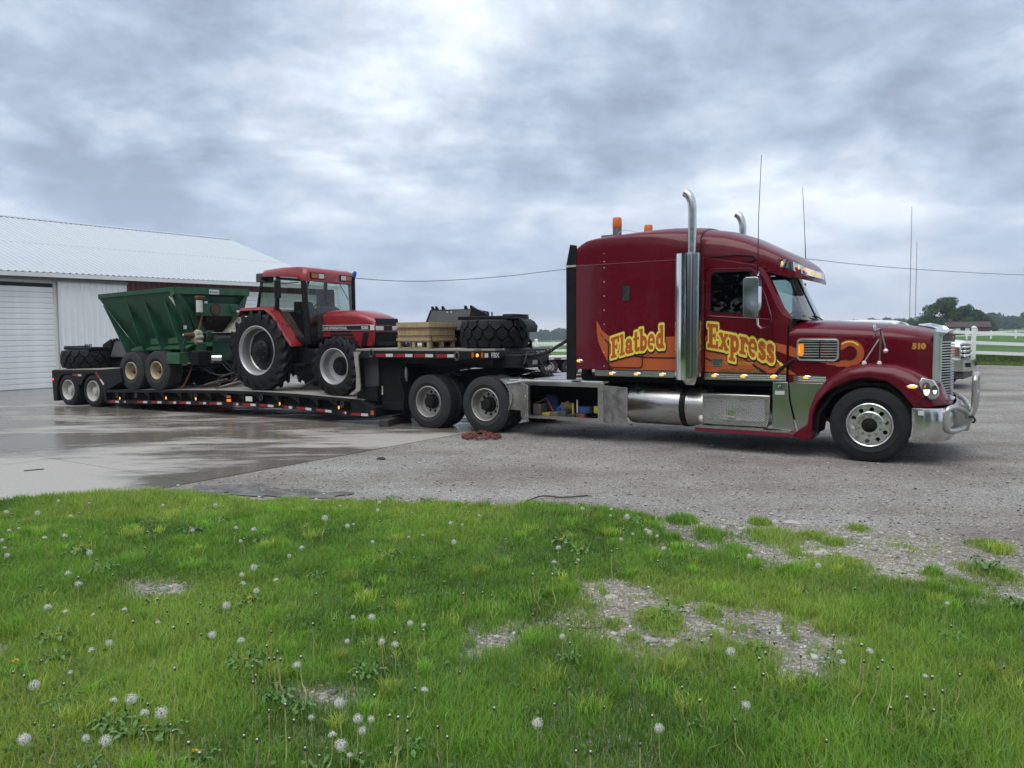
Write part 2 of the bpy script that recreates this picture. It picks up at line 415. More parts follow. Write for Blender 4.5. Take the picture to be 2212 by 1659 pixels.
def sd_poly(X, Y, P):
    d = np.full(X.shape, 1e9); ins = np.zeros(X.shape, bool); n = len(P)
    for i in range(n):
        a, b = P[i], P[(i + 1) % n]; d = np.minimum(d, sd_seg(X, Y, a, b, 0))
        c = ((a[1] > Y) != (b[1] > Y)) & (X < (b[0] - a[0]) * (Y - a[1]) / (b[1] - a[1] + 1e-12) + a[0]); ins ^= c
    return np.where(ins, -d, d)
# ================================================================== THE SETTING
def sstep(a, b, x):
    t = min(1.0, max(0.0, (x - a) / (b - a))); return t * t * (3 - 2 * t)
def H(x, y):
    d = math.hypot(x, y)
    far = (0.0187 * x - 0.0076 * y) * sstep(36, 120, d) if y > 0 else 0.0
    bump = 0.5 * math.exp(-(((x - 18) / 8.5) ** 2 + ((y - 36) / 14.0) ** 2))
    return bump + far
def ground_mat(name, stones, base_a, base_b, scale, bump, rough=0.9):
    m = bpy.data.materials.new(name); m.use_nodes = True; MATS[name] = m
    t = m.node_tree; b = t.nodes['Principled BSDF']; b.inputs['Roughness'].default_value = rough; b.inputs['Specular IOR Level'].default_value = 0.3
    g = t.nodes.new('ShaderNodeNewGeometry'); nd = lambda k: t.nodes.new(k); ln = t.links.new
    v = nd('ShaderNodeTexVoronoi'); v.inputs['Scale'].default_value = scale; v.inputs['Randomness'].default_value = 1.0; ln(g.outputs['Position'], v.inputs['Vector'])
    v2 = nd('ShaderNodeTexVoronoi'); v2.inputs['Scale'].default_value = scale * 2.7; ln(g.outputs['Position'], v2.inputs['Vector'])
    n = nd('ShaderNodeTexNoise'); n.inputs['Scale'].default_value = 0.55; n.inputs['Detail'].default_value = 9; n.inputs['Roughness'].default_value = 0.68; ln(g.outputs['Position'], n.inputs['Vector'])
    mp = nd('ShaderNodeMapping'); mp.inputs['Rotation'].default_value = (0, 0, math.radians(26)); mp.inputs['Scale'].default_value = (0.10, 1.0, 1); ln(g.outputs['Position'], mp.inputs[0])
    nt_ = nd('ShaderNodeTexNoise'); nt_.inputs['Scale'].default_value = 1.1; nt_.inputs['Detail'].default_value = 5; ln(mp.outputs[0], nt_.inputs['Vector'])
    av = nd('ShaderNodeMix'); av.data_type = 'FLOAT'; av.inputs[0].default_value = 0.32; ln(n.outputs[0], av.inputs[2]); ln(nt_.outputs[0], av.inputs[3])
    r = nd('ShaderNodeValToRGB'); ln(av.outputs[0], r.inputs[0]); r.color_ramp.elements[0].position = 0.38; r.color_ramp.elements[1].position = 0.62
    r.color_ramp.elements[0].color = (*base_a, 1); r.color_ramp.elements[1].color = (*base_b, 1)
    sr = nd('ShaderNodeValToRGB'); sep = nd('ShaderNodeSeparateColor'); ln(v.outputs['Color'], sep.inputs[0]); ln(sep.outputs[0], sr.inputs[0])
    sr.color_ramp.elements[0].color = (0.42, 0.42, 0.42, 1); sr.color_ramp.elements[1].color = (1.75, 1.72, 1.68, 1); sr.color_ramp.elements[1].position = 0.98
    q = sr.color_ramp.elements.new(0.72); q.color = (1.0, 1.0, 1.0, 1)
    sr2 = nd('ShaderNodeValToRGB'); sep2 = nd('ShaderNodeSeparateColor'); ln(v2.outputs['Color'], sep2.inputs[0]); ln(sep2.outputs[1], sr2.inputs[0])
    sr2.color_ramp.elements[0].color = (0.6, 0.6, 0.6, 1); sr2.color_ramp.elements[1].color = (1.35, 1.35, 1.35, 1)
    m1 = nd('ShaderNodeMix'); m1.data_type = 'RGBA'; m1.blend_type = 'MULTIPLY'; m1.inputs[0].default_value = stones
    ln(r.outputs[0], m1.inputs[6]); ln(sr.outputs[0], m1.inputs[7])
    m2 = nd('ShaderNodeMix'); m2.data_type = 'RGBA'; m2.blend_type = 'MULTIPLY'; m2.inputs[0].default_value = stones
    ln(m1.outputs[2], m2.inputs[6]); ln(sr2.outputs[0], m2.inputs[7]); ln(m2.outputs[2], b.inputs['Base Color'])
    bn = nd('ShaderNodeBump'); bn.inputs['Strength'].default_value = bump; bn.inputs['Distance'].default_value = 0.012
    ad = nd('ShaderNodeMath'); ad.operation = 'ADD'; ln(v.outputs['Distance'], ad.inputs[0]); ln(v2.outputs['Distance'], ad.inputs[1])
    inv = nd('ShaderNodeMath'); inv.operation = 'MULTIPLY'; inv.inputs[1].default_value = -1.0; ln(ad.outputs[0], inv.inputs[0])
    ln(inv.outputs[0], bn.inputs['Height']); ln(bn.outputs[0], b.inputs['Normal'])
    return m
ground_mat('gravel', 0.72, (0.185, 0.168, 0.147), (0.325, 0.313, 0.295), 70, 0.4)
ground_mat('soil', 0.65, (0.225, 0.198, 0.165), (0.385, 0.355, 0.315), 55, 0.7)
def field_mat():
    m = bpy.data.materials.new('field'); m.use_nodes = True; MATS['field'] = m
    t = m.node_tree; b = t.nodes['Principled BSDF']; b.inputs['Roughness'].default_value = 0.95; b.inputs['Specular IOR Level'].default_value = 0.1
    g = t.nodes.new('ShaderNodeNewGeometry')
    n = t.nodes.new('ShaderNodeTexNoise'); n.inputs['Scale'].default_value = 0.09; n.inputs['Detail'].default_value = 10; n.inputs['Roughness'].default_value = 0.6; t.links.new(g.outputs['Position'], n.inputs['Vector'])
    r = t.nodes.new('ShaderNodeValToRGB'); t.links.new(n.outputs[0], r.inputs[0]); r.color_ramp.elements[0].position = 0.35; r.color_ramp.elements[1].position = 0.65
    r.color_ramp.elements[0].color = (0.055, 0.125, 0.040, 1); r.color_ramp.elements[1].color = (0.115, 0.185, 0.062, 1); t.links.new(r.outputs[0], b.inputs['Base Color'])
    n2 = t.nodes.new('ShaderNodeTexNoise'); n2.inputs['Scale'].default_value = 12; n2.inputs['Detail'].default_value = 6; t.links.new(g.outputs['Position'], n2.inputs['Vector'])
    bn = t.nodes.new('ShaderNodeBump'); bn.inputs['Strength'].default_value = 0.8; bn.inputs['Distance'].default_value = 0.08; t.links.new(n2.outputs[0], bn.inputs['Height']); t.links.new(bn.outputs[0], b.inputs['Normal'])
field_mat()
def concrete_mat():
    m = bpy.data.materials.new('concrete_wet'); m.use_nodes = True; MATS['concrete_wet'] = m
    t = m.node_tree; b = t.nodes['Principled BSDF']; g = t.nodes.new('ShaderNodeNewGeometry'); nd = lambda k: t.nodes.new(k); ln = t.links.new
    b.inputs['Specular IOR Level'].default_value = 0.5
    def nz(sc_, det, rough, rot=0.0, st=(1, 1, 1), dist=0.0):
        mp = nd('ShaderNodeMapping'); mp.inputs['Rotation'].default_value = (0, 0, rot); mp.inputs['Scale'].default_value = st; ln(g.outputs['Position'], mp.inputs[0])
        n = nd('ShaderNodeTexNoise'); n.inputs['Scale'].default_value = sc_; n.inputs['Detail'].default_value = det; n.inputs['Roughness'].default_value = rough; n.inputs['Distortion'].default_value = dist
        ln(mp.outputs[0], n.inputs['Vector']); return n.outputs[0]
    big = nz(0.35, 7, 0.62, -0.25, (0.55, 1.7, 1), 0.6); fine = nz(2.2, 8, 0.65, -0.4, (0.5, 1.6, 1), 0.3); grit = nz(55, 3, 0.6)
    # a dry patch stays near the lower left corner
    vm = nd('ShaderNodeVectorMath'); vm.operation = 'DISTANCE'; ln(g.outputs['Position'], vm.inputs[0]); vm.inputs[1].default_value = (-6.6, 9.9, 0)
    dr = nd('ShaderNodeMapRange'); ln(vm.outputs['Value'], dr.inputs[0]); dr.inputs[1].default_value = 1.0; dr.inputs[2].default_value = 2.6; dr.inputs[3].default_value = -0.24; dr.inputs[4].default_value = 0.0
    a = nd('ShaderNodeMath'); a.operation = 'MULTIPLY_ADD'; ln(fine, a.inputs[0]); a.inputs[1].default_value = 0.42; ln(big, a.inputs[2])
    a2 = nd('ShaderNodeMath'); a2.operation = 'ADD'; ln(a.outputs[0], a2.inputs[0]); ln(dr.outputs[0], a2.inputs[1])
    wet = nd('ShaderNodeMapRange'); wet.interpolation_type = 'SMOOTHSTEP'; ln(a2.outputs[0], wet.inputs[0]); wet.inputs[1].default_value = 0.56; wet.inputs[2].default_value = 0.76
    cr = nd('ShaderNodeMix'); cr.data_type = 'RGBA'; ln(wet.outputs[0], cr.inputs[0]); cr.inputs[6].default_value = (0.37, 0.35, 0.315, 1); cr.inputs[7].default_value = (0.165, 0.148, 0.124, 1)
    gm = nd('ShaderNodeMix'); gm.data_type = 'RGBA'; gm.blend_type = 'MULTIPLY'; gm.inputs[0].default_value = 0.35; ln(cr.outputs[2], gm.inputs[6])
    gr = nd('ShaderNodeValToRGB'); ln(grit, gr.inputs[0]); gr.color_ramp.elements[0].position = 0.3; gr.color_ramp.elements[0].color = (0.5, 0.5, 0.5, 1); gr.color_ramp.elements[1].position = 0.7; gr.color_ramp.elements[1].color = (1.2, 1.2, 1.2, 1)
    ln(gr.outputs[0], gm.inputs[7]); ln(gm.outputs[2], b.inputs['Base Color'])
    rr = nd('ShaderNodeValToRGB'); ln(wet.outputs[0], rr.inputs[0])
    rr.color_ramp.elements[0].color = (0.62, 0.62, 0.62, 1); rr.color_ramp.elements[1].color = (0.17, 0.17, 0.17, 1); q = rr.color_ramp.elements.new(0.5); q.color = (0.42, 0.42, 0.42, 1)
    ln(rr.outputs[0], b.inputs['Roughness'])
    bn = nd('ShaderNodeBump'); bn.inputs['Distance'].default_value = 0.004; ln(grit, bn.inputs['Height'])
    bs = nd('ShaderNodeMapRange'); ln(wet.outputs[0], bs.inputs[0]); bs.inputs[3].default_value = 0.5; bs.inputs[4].default_value = 0.14; ln(bs.outputs[0], bn.inputs['Strength']); ln(bn.outputs[0], b.inputs['Normal'])
concrete_mat()
M('puddle', (0.17, 0.165, 0.155), 0.22, var=0.3, vs=5, rvar=0.1, spec=0.6)
# ---- ground out to the horizon
radii = [0.0, 3, 6, 10, 14, 18, 22, 26, 30, 34, 38, 42, 48, 56, 66, 80, 100, 130, 180, 260, 400, 700, 1200, 2200, 4000, 8000]
gm_ = MB(); NA = 96
vs_ = [(0, 0, H(0, 0) - 0.03)]
for r_ in radii[1:]:
    for k in range(NA):
        a_ = 2 * PI * k / NA; x_, y_ = r_ * math.cos(a_), r_ * math.sin(a_); vs_.append((x_, y_, H(x_, y_) - 0.03))
fs_ = [(0, 1 + k, 1 + (k + 1) % NA) for k in range(NA)]
for i in range(len(radii) - 2):
    for k in range(NA):
        k2 = (k + 1) % NA; fs_.append((1 + i * NA + k, 1 + (i + 1) * NA + k, 1 + (i + 1) * NA + k2, 1 + i * NA + k2))
gm_.add(vs_, fs_); struct('ground', gm_, 'field', smooth=60)
# ---- lawn edge, traced and laid on the ground
EDGE_PX = [(-500, 1110), (-200, 1096), (0, 1087), (130, 1076), (260, 1068), (380, 1066), (560, 1075), (760, 1081), (900, 1083), (1100, 1087), (1250, 1097), (1420, 1113), (1600, 1124), (1800, 1137), (2000, 1152), (2212, 1172), (2500, 1200), (2900, 1235)]
EDGE = [(gnd(*p).x, gnd(*p).y) for p in EDGE_PX]
FENCE = [(-14.0, 57.0), (1.5, 47.0), (10.2, 40.3), (16.9, 33.9), (19.8, 33.0), (22.6, 33.15), (30.0, 33.6), (44.0, 35.0)]
lot_poly = [(-60, EDGE[0][1])] + [(x, y - 0.12) for x, y in EDGE] + [(60, EDGE[-1][1]), (60, 33)] + [(x, y - (2.9 if x > 12 else 1.4)) for x, y in reversed(FENCE)] + [(-60, 57)]
v2, f2 = march(lambda X, Y: sd_poly(X, Y, lot_poly), -61, 61, 0, 62, 0.6)
struct('gravel_lot', paint(v2, f2, lambda a, b: (a, b, H(a, b) + 0.0)), 'gravel', recalc=False)
lawn_poly = [(-30, -14)] + [(-30, EDGE[0][1])] + EDGE + [(30, EDGE[-1][1]), (30, -14)]
v2, f2 = march(lambda X, Y: sd_poly(X, Y, lawn_poly) + 0.05 * np.sin(X * 7.3) * np.sin(X * 3.1 + 1), -11, 11, -1, 10.5, 0.15)
struct('lawn', paint(v2, f2, lambda a, b: (a, b, 0.006)), 'soil', recalc=False)
# ---- concrete pad: single slabs with open joints
PD = Fr(gnd(377, 1051), math.radians(56))
pad = bpy.data.objects.new('concrete_pad', None); link(pad); pad.location = PD.o; pad.rotation_euler = (0, 0, PD.yaw); pad['kind'] = 'structure'
XJ = [-11.75, -7.75, -3.75, 0.25, 4.25, 8.25, 12.25, 16.25]; YJ = [0.0, 3.5, 7.0, 10.5, 14.0, 17.5, 20.32]
for i in range(len(XJ) - 1):
    for j in range(len(YJ) - 1):
        g_ = 0.007
        mb = MB().bx(XJ[i] + g_, XJ[i + 1] - g_, YJ[j] + g_, YJ[j + 1] - g_, -0.02, 0.010 + 0.002 * random.random())
        me = mb.mesh('slab', True, 0); me.materials.append(MATS['concrete_wet']); link(bpy.data.objects.new('slab', me), pad)
# ---- puddle where the slab corner meets the gravel
pp = [gnd(*p) for p in [(370, 1060), (450, 1046), (560, 1050), (640, 1057), (760, 1064), (740, 1077), (560, 1075), (400, 1067)]]
ppoly = [(p.x, p.y) for p in pp]
v2, f2 = march(lambda X, Y: sd_poly(X, Y, ppoly) + 0.11 * np.sin(X * 5.1 + 1.2 * np.sin(Y * 9)) * np.sin(Y * 11.7) + 0.05 * np.sin(X * 17 + Y * 13), -6, -0.5, 7.5, 10.5, 0.05)
struct('water', paint(v2, f2, lambda a, b: (a, b, 0.012)), 'puddle', recalc=False)
# ================================================================== BARN
barn = Thing('barn', 'long barn with pale ribbed metal roof, red and white metal walls', 'barn', BN, (4.8, 8, 0))
EZ, RZ, RY, X0b, X1b = 4.06, 7.02, 8.0, -7.0, 15.5
OV = 0.4
slope = math.hypot(RY + OV, RZ - EZ); sa = math.atan2(RZ - EZ, RY + OV)
def rib_sheet(wid, length, pitch=0.225, rh=0.022, rw=0.05):
    """ribbed sheet lying in local XY (x across ribs, y along), z up"""
    pr = []; n = int(round(wid / pitch))
    for i in range(n):
        x = i * pitch
        pr += [(x, 0), (x + pitch / 2 - rw, 0), (x + pitch / 2 - rw * 0.5, rh), (x + pitch / 2 + rw * 0.5, rh), (x + pitch / 2 + rw, 0)]
    pr.append((wid, 0)); a = [(x, 0, z) for x, z in pr]; b = [(x, length, z) for x, z in pr]
    c = [(x, 0, z - 0.006) for x, z in reversed(pr)]; d = [(x, length, z - 0.006) for x, z in reversed(pr)]
    return MB().loft([a + c, b + d])
rs = rib_sheet(0.898, slope).mesh('roof_sheet', True, 20); rs.materials.append(MATS['sheet_roof'])
roof = barn.p('roof', MB().prism([(-OV + 0.02, EZ - 0.02), (RY, RZ - 0.02), (2 * RY + OV - 0.02, EZ - 0.02), (2 * RY + OV - 0.02, EZ - 0.10), (RY, RZ - 0.14), (-OV + 0.02, EZ - 0.10)], X0b, X1b, 'x'), 'trim_white')
nsh = int((X1b - X0b) / 0.9)
for k in range(nsh):
    o = bpy.data.objects.new('roof_sheet', rs); link(o, roof); o.location = Vector((X0b + 0.9 * k, -OV, EZ)) - barn.base; o.rotation_euler = (sa, 0, 0)
    o = bpy.data.objects.new('roof_sheet', rs); link(o, roof); o.location = Vector((X0b + 0.9 * k + 0.898, 2 * RY + OV, EZ)) - barn.base; o.rotation_euler = (sa, 0, PI)
barn.p('ridge_cap', MB().prism([(RY - 0.22, RZ - 0.045), (RY, RZ + 0.05), (RY + 0.22, RZ - 0.045), (RY, RZ + 0.03)], X0b, X1b + 0.02, 'x'), 'sheet_roof', roof)
lap = MB()
for t_ in (0.47,):
    y_, z_ = -OV + t_ * (RY + OV), EZ + t_ * (RZ - EZ); lap.prism([(y_, z_ + 0.001), (y_ + 0.02, z_ + 0.034), (y_ + 0.05, z_ + 0.03)], X0b, X1b, 'x')
barn.p('lap_strip', lap, 'sheet_roof', roof)
barn.p('fascia', MB().bx(X0b, X1b + 0.05, -OV - 0.02, -OV + 0.015, EZ - 0.16, EZ - 0.015), 'trim_white', roof)
barn.p('soffit', MB().bx(X0b, X1b, -OV + 0.016, 0.0, EZ - 0.13, EZ - 0.11), 'trim_white', roof)
# front wall: red ribbed sheets around the openings
ws = rib_sheet(0.898, 4.11).mesh('wall_sheet', True, 20); ws.materials.append(MATS['sheet_red'])
wall = barn.p('wall', MB().bx(X0b, X1b, 0.06, 0.16, 0, 4.12), 'sheet_red')
for k in range(nsh):
    x = X0b + 0.9 * k
    if (-7 < x < 3.4) or (9.2 < x < 14.0): continue
    o = bpy.data.objects.new('wall_sheet', ws); link(o, wall); o.location = Vector((x, 0.055, 0.0)) - barn.base; o.rotation_euler = (PI / 2, 0, 0)
ws2 = rib_sheet(0.898, 0.44).mesh('wall_sheet', True, 20); ws2.materials.append(MATS['sheet_red'])
for k in range(nsh):
    x = X0b + 0.9 * k
    if 9.2 < x < 14.0:
        o = bpy.data.objects.new('wall_sheet', ws2); link(o, wall); o.location = Vector((x, 0.055, 3.67)) - barn.base; o.rotation_euler = (PI / 2, 0, 0)
gable = [(0.0, 0.0), (16.0, 0.0), (16.0, EZ), (8.0, RZ - 0.15), (0.0, EZ - 0.08)]
barn.p('gable_wall', MB().prism(gable, X1b - 0.1, X1b - 0.02, 'x'), 'sheet_red')
barn.p('gable_wall', MB().prism(gable, X0b + 0.02, X0b + 0.1, 'x'), 'sheet_red')
barn.p('rear_wall', MB().bx(X0b + 0.1, X1b - 0.1, 15.9, 16.0, 0, EZ), 'sheet_red')
# overhead door at the left
def slat_mesh(x0, x1, h):
    pr = [(0.0, 0.0), (-0.022, 0.012), (-0.026, h * 0.5), (-0.022, h - 0.012), (0.0, h - 0.004), (0.02, h - 0.004), (0.02, 0.0)]
    mb = MB(); mb.loft([[(x0, y, z) for y, z in pr], [(x1, y, z) for y, z in pr]]); return mb
def garage(x0, x1, ztop, h=0.188):
    d = barn.p('garage_door', MB().bx(x0, x1, 0.02, 0.05, 0.0, ztop), 'dark_gap')
    me = slat_mesh(x0, x1, h).mesh('slat', True, 25); me.materials.append(MATS['door_white'])
    for k in range(int(ztop / h)):
        o = bpy.data.objects.new('slat', me); link(o, d); o.location = Vector((0, -0.004, 0.015 + k * h)) - barn.base
    barn.p('frame', MB().bx(x0 - 0.12, x0 - 0.002, -0.05, 0.06, 0, ztop + 0.1).bx(x1 + 0.002, x1 + 0.12, -0.05, 0.06, 0, ztop + 0.1).bx(x0 - 0.12, x1 + 0.12, -0.052, 0.05, ztop + 0.101, ztop + 0.2).bx(x0, x1, -0.04, 0.05, ztop, ztop + 0.1), 'trim_white', d)
garage(-5.6, 1.86, 3.72)
garage(9.4, 14.1, 3.58)
# white sliding door on its rail
sdoor = barn.p('sliding_door', MB().bx(2.0, 4.46, -0.16, -0.10, 0.12, 3.84), 'sheet_white')
wsh = rib_sheet(0.82, 3.70).mesh('door_sheet', True, 20); wsh.materials.append(MATS['sheet_white'])
for k in range(3):
    o = bpy.data.objects.new('door_sheet', wsh); link(o, sdoor); o.location = Vector((2.0 + 0.82 * k, -0.166, 0.13)) - barn.base; o.rotation_euler = (PI / 2, 0, 0)
barn.p('door_edge', MB().bx(1.965, 1.998, -0.19, -0.10, 0.1, 3.86), 'trim_white', sdoor); barn.p('door_edge', MB().bx(4.462, 4.495, -0.19, -0.10, 0.1, 3.86), 'trim_white', sdoor)
barn.p('door_rail', MB().bx(-5.7, 4.5, -0.24, -0.05, 3.86, 3.95).bx(-5.7, 4.5, -0.27, -0.245, 3.80, 3.90), 'steel_worn')
roof.rotation_euler = (0, -0.0112, 0); roof.location.z = 0.05
# ================================================================== WHITE RAIL FENCE
fence = Thing('rail_fence', 'white vinyl three-rail fence running along the far edge of the gravel lot', 'fence', WF, (19.8, 33.0, H(19.8, 33.0)))
fpts = []
for i in range(len(FENCE) - 1):
    a, b = Vector((*FENCE[i], 0)), Vector((*FENCE[i + 1], 0)); n = max(1, round((b - a).length / 2.75))
    for k in range(n): fpts.append(a.lerp(b, k / n))
fpts.append(Vector((*FENCE[-1], 0)))
def post_mesh():
    mb = MB().bx(-0.065, 0.065, -0.065, 0.065, -0.1, 1.42).bx(-0.08, 0.08, -0.08, 0.08, 1.42, 1.45)
    mb.loft([[(-0.075, -0.075, 1.45), (0.075, -0.075, 1.45), (0.075, 0.075, 1.45), (-0.075, 0.075, 1.45)], [(-0.05, -0.05, 1.49), (0.05, -0.05, 1.49), (0.05, 0.05, 1.49), (-0.05, 0.05, 1.49)], [(-0.01, -0.01, 1.515), (0.01, -0.01, 1.515), (0.01, 0.01, 1.515), (-0.01, 0.01, 1.515)]])
    return mb
pm = post_mesh().mesh('post', True, 20); pm.materials.append(MATS['vinyl'])
def fz(p): return H(p.x, p.y) + (0.22 * math.exp(-((p.x - 16.0) / 2.6) ** 2))
for i, p in enumerate(fpts):
    fence.put('post', pm, (p.x, p.y, fz(p)), (0, 0, 0.35 if p.x > 18 else 0.6))
    if i + 1 < len(fpts):
        q = fpts[i + 1]
        for hgt in (1.22, 0.80, 0.38):
            a = Vector((p.x, p.y, fz(p) + hgt)); b = Vector((q.x, q.y, fz(q) + hgt)); d = (b - a).normalized(); sd_ = d.cross(Vector((0, 0, 1))) * 0.019; up = Vector((0, 0, 0.07))
            fence.p('rail', MB().loft([[e0 - sd_ - up, e0 + sd_ - up, e0 + sd_ + up, e0 - sd_ + up] for e0 in (a + d * 0.067, b - d * 0.067)]), 'vinyl')
# second fence far across the field
fence2 = Thing('rail_fence', 'small distant white rail fence out in the green field', 'fence', WF, (40, 130, H(40, 130)))
for k in range(60):
    x = -10 + k * 3.0; y = 150 - x * 0.42 if x < 170 else 0; z = H(x, y)
    fence2.p('post', MB().bx(x - 0.09, x + 0.09, y - 0.09, y + 0.09, z, z + 1.3), 'vinyl', smooth=0)
    x2 = x + 3.0; y2 = 150 - x2 * 0.42; z2 = H(x2, y2)
    for hh in (0.6, 1.1):
        fence2.p('rail', MB().loft([[(x, y - 0.03, z + hh - 0.07), (x, y + 0.03, z + hh - 0.07), (x, y + 0.03, z + hh + 0.07), (x, y - 0.03, z + hh + 0.07)], [(x2, y2 - 0.03, z2 + hh - 0.07), (x2, y2 + 0.03, z2 + hh - 0.07), (x2, y2 + 0.03, z2 + hh + 0.07), (x2, y2 - 0.03, z2 + hh + 0.07)]]), 'vinyl', smooth=0)
# ================================================================== WHEELS (axis along Y, outer face towards -Y)
def tyre_mb(r, w, rr, y0=0.0, tread='rib', seg=56):
    """tyre with outer face at y0 and inner at y0+w"""
    h = r - rr
    pr = [(rr - 0.01, y0 + 0.05), (rr, y0 + 0.028), (rr + h * 0.10, y0 + 0.010), (rr + h * 0.32, y0 - 0.004), (rr + h * 0.36, y0 - 0.010), (rr + h * 0.40, y0 - 0.006), (rr + h * 0.62, y0), (rr + h * 0.86, y0 + 0.012), (r - 0.012, y0 + 0.026)]
    n = 5; t0, t1 = y0 + 0.034, y0 + w - 0.034; gw = 0.010; gd = 0.013
    for i in range(n):
        a = t0 + (t1 - t0) * i / n; b = t0 + (t1 - t0) * (i + 1) / n
        if i: pr.append((r, a + gw / 2))
        else: pr.append((r, a))
        if i < n - 1: pr += [(r, b - gw / 2), (r - gd, b - gw / 2 + 0.001), (r - gd, b + gw / 2 - 0.001)]
        else: pr.append((r, b))
    pr += [(r - 0.012, y0 + w - 0.026), (rr + h * 0.62, y0 + w), (rr, y0 + w - 0.028), (rr - 0.01, y0 + w - 0.05)]
    mb = MB().lathe(pr, (0, 0, 0), 'y', seg, close_prof=True)
    if tread == 'block':
        nb = 46
        for k in range(nb):
            for q in range(4):
                a = 2 * PI * (k + 0.5 * (q % 2)) / nb; yy = t0 + (t1 - t0) * (q + 0.5) / 4
                R = Matrix.Rotation(-a + PI / 2, 3, 'Y') @ Matrix.Rotation(0.35 if q % 2 else -0.35, 3, 'Z')
                mb.box(((r + 0.002) * math.cos(a), yy, (r + 0.002) * math.sin(a)), (0.050, (t1 - t0) / 4 * 0.9, 0.014), R)
    return mb
def mesh_of(mb, m, name, smooth=35):
    me = mb.mesh(name, True, smooth); me.materials.append(mat(m)); return me
def disc_holes(r, hr, ring, n, y0, y1, bore=0.0, a0=0.0):
    hs = [circ(ring * math.cos(a0 + 2 * PI * k / n), ring * math.sin(a0 + 2 * PI * k / n), hr, 12) for k in range(n)]
    if bore: hs.append(circ(0, 0, bore, 24))
    return MB().prism(circ(0, 0, r, 40), y0, y1, 'y', hs)
W_FRONT = {
    'tyre': mesh_of(tyre_mb(0.515, 0.30, 0.29), 'rubber', 'tyre'),
    'rim': mesh_of(MB().lathe([(0.30, 0.02), (0.302, 0.006), (0.292, -0.002), (0.280, 0.004), (0.272, 0.020), (0.262, 0.026), (0.262, 0.06), (0.285, 0.08), (0.285, 0.22)], (0, 0, 0), 'y', 48), 'wheel_alu', 'rim'),
    'disc': mesh_of(disc_holes(0.264, 0.030, 0.218, 10, 0.012, 0.034, 0.098, 0.2).lathe([(0.188, 0.0115), (0.176, 0.000), (0.10, -0.004), (0.098, 0.012)], (0, 0, 0), 'y', 40), 'wheel_alu', 'wheel_disc'),
    'hub': mesh_of(MB().lathe([(0.10, 0.02), (0.098, -0.018), (0.085, -0.028), (0.062, -0.030), (0.058, -0.052), (0.04, -0.060), (0.0, -0.062)], (0, 0, 0), 'y', 24), 'chassis', 'hub'),
    'nut': mesh_of(MB().lathe([(0.0, -0.030), (0.014, -0.028), (0.018, -0.015), (0.020, 0.005), (0.020, 0.012)], (0, 0, 0), 'y', 8), 'steel_worn', 'lug_nut'),
}
def front_wheel(th, loc, rot=(0, 0, 0), name='wheel'):
    w = th.put(name, W_FRONT['tyre'], loc, rot)
    for n_, k in (('rim', 'rim'), ('wheel_disc', 'disc'), ('hub', 'hub')):
        link(bpy.data.objects.new(n_, W_FRONT[k]), w)
    for k in range(10):
        a = 2 * PI * (k + 0.5) / 10; o = bpy.data.objects.new('lug_nut', W_FRONT['nut']); link(o, w); o.location = (0.143 * math.cos(a), 0, 0.143 * math.sin(a))
    return w
W_DUAL = {
    'tyre': mesh_of(tyre_mb(0.515, 0.28, 0.295, 0.0, 'block'), 'rubber_dusty', 'tyre'),
    'tyre_in': mesh_of(tyre_mb(0.515, 0.28, 0.295, 0.34, 'block', 40), 'rubber_dusty', 'tyre'),
    'rim': mesh_of(MB().lathe([(0.305, 0.03), (0.306, 0.004), (0.292, -0.002), (0.283, 0.006), (0.274, 0.05), (0.268, 0.06), (0.262, 0.10), (0.245, 0.15), (0.225, 0.165)], (0, 0, 0), 'y', 48), 'wheel_grey', 'rim'),
    'disc': mesh_of(disc_holes(0.235, 0.028, 0.185, 10, 0.155, 0.172, 0.0), 'wheel_grey', 'wheel_disc'),
    'hub': mesh_of(MB().lathe([(0.145, 0.155), (0.140, 0.10), (0.112, 0.095), (0.110, 0.03), (0.096, 0.012), (0.05, 0.006), (0.0, 0.006)], (0, 0, 0), 'y', 24), 'chassis', 'hub'),
}
def dual_wheel(th, loc, rot=(0, 0, 0), name='wheel', meshes=None):
    D = meshes or W_DUAL
    w = th.put(name, D['tyre'], loc, rot)
    for n_, k in (('inner_tyre', 'tyre_in'), ('rim', 'rim'), ('wheel_disc', 'disc'), ('hub', 'hub')):
        if k in D: link(bpy.data.objects.new(n_, D[k]), w)
    return w
# ================================================================== ROAD TRACTOR
trk = Thing('semi_truck', 'maroon semi truck with orange and yellow Flatbed Express lettering and tall chrome exhaust stack', 'semi truck', TR, (-3.4, 0, 0))
SY, CY_ = 1.22, 1.12            # sleeper and cab half widths
def arch_section(x, hw, zb, zs, zt, n=3.0, k=10, mid=3):
    pts = []
    for i in range(mid): pts.append((x, -hw, zb + (zs - zb) * i / mid))
    for i in range(k + 1):
        a = PI * 0.5 * i / k; pts.append((x, -hw * max(0, math.cos(a)) ** (2 / n), zs + (zt - zs) * math.sin(a) ** (2 / n)))
    full = pts + [(p[0], -p[1], p[2]) for p in reversed(pts[:-1])]
    return full
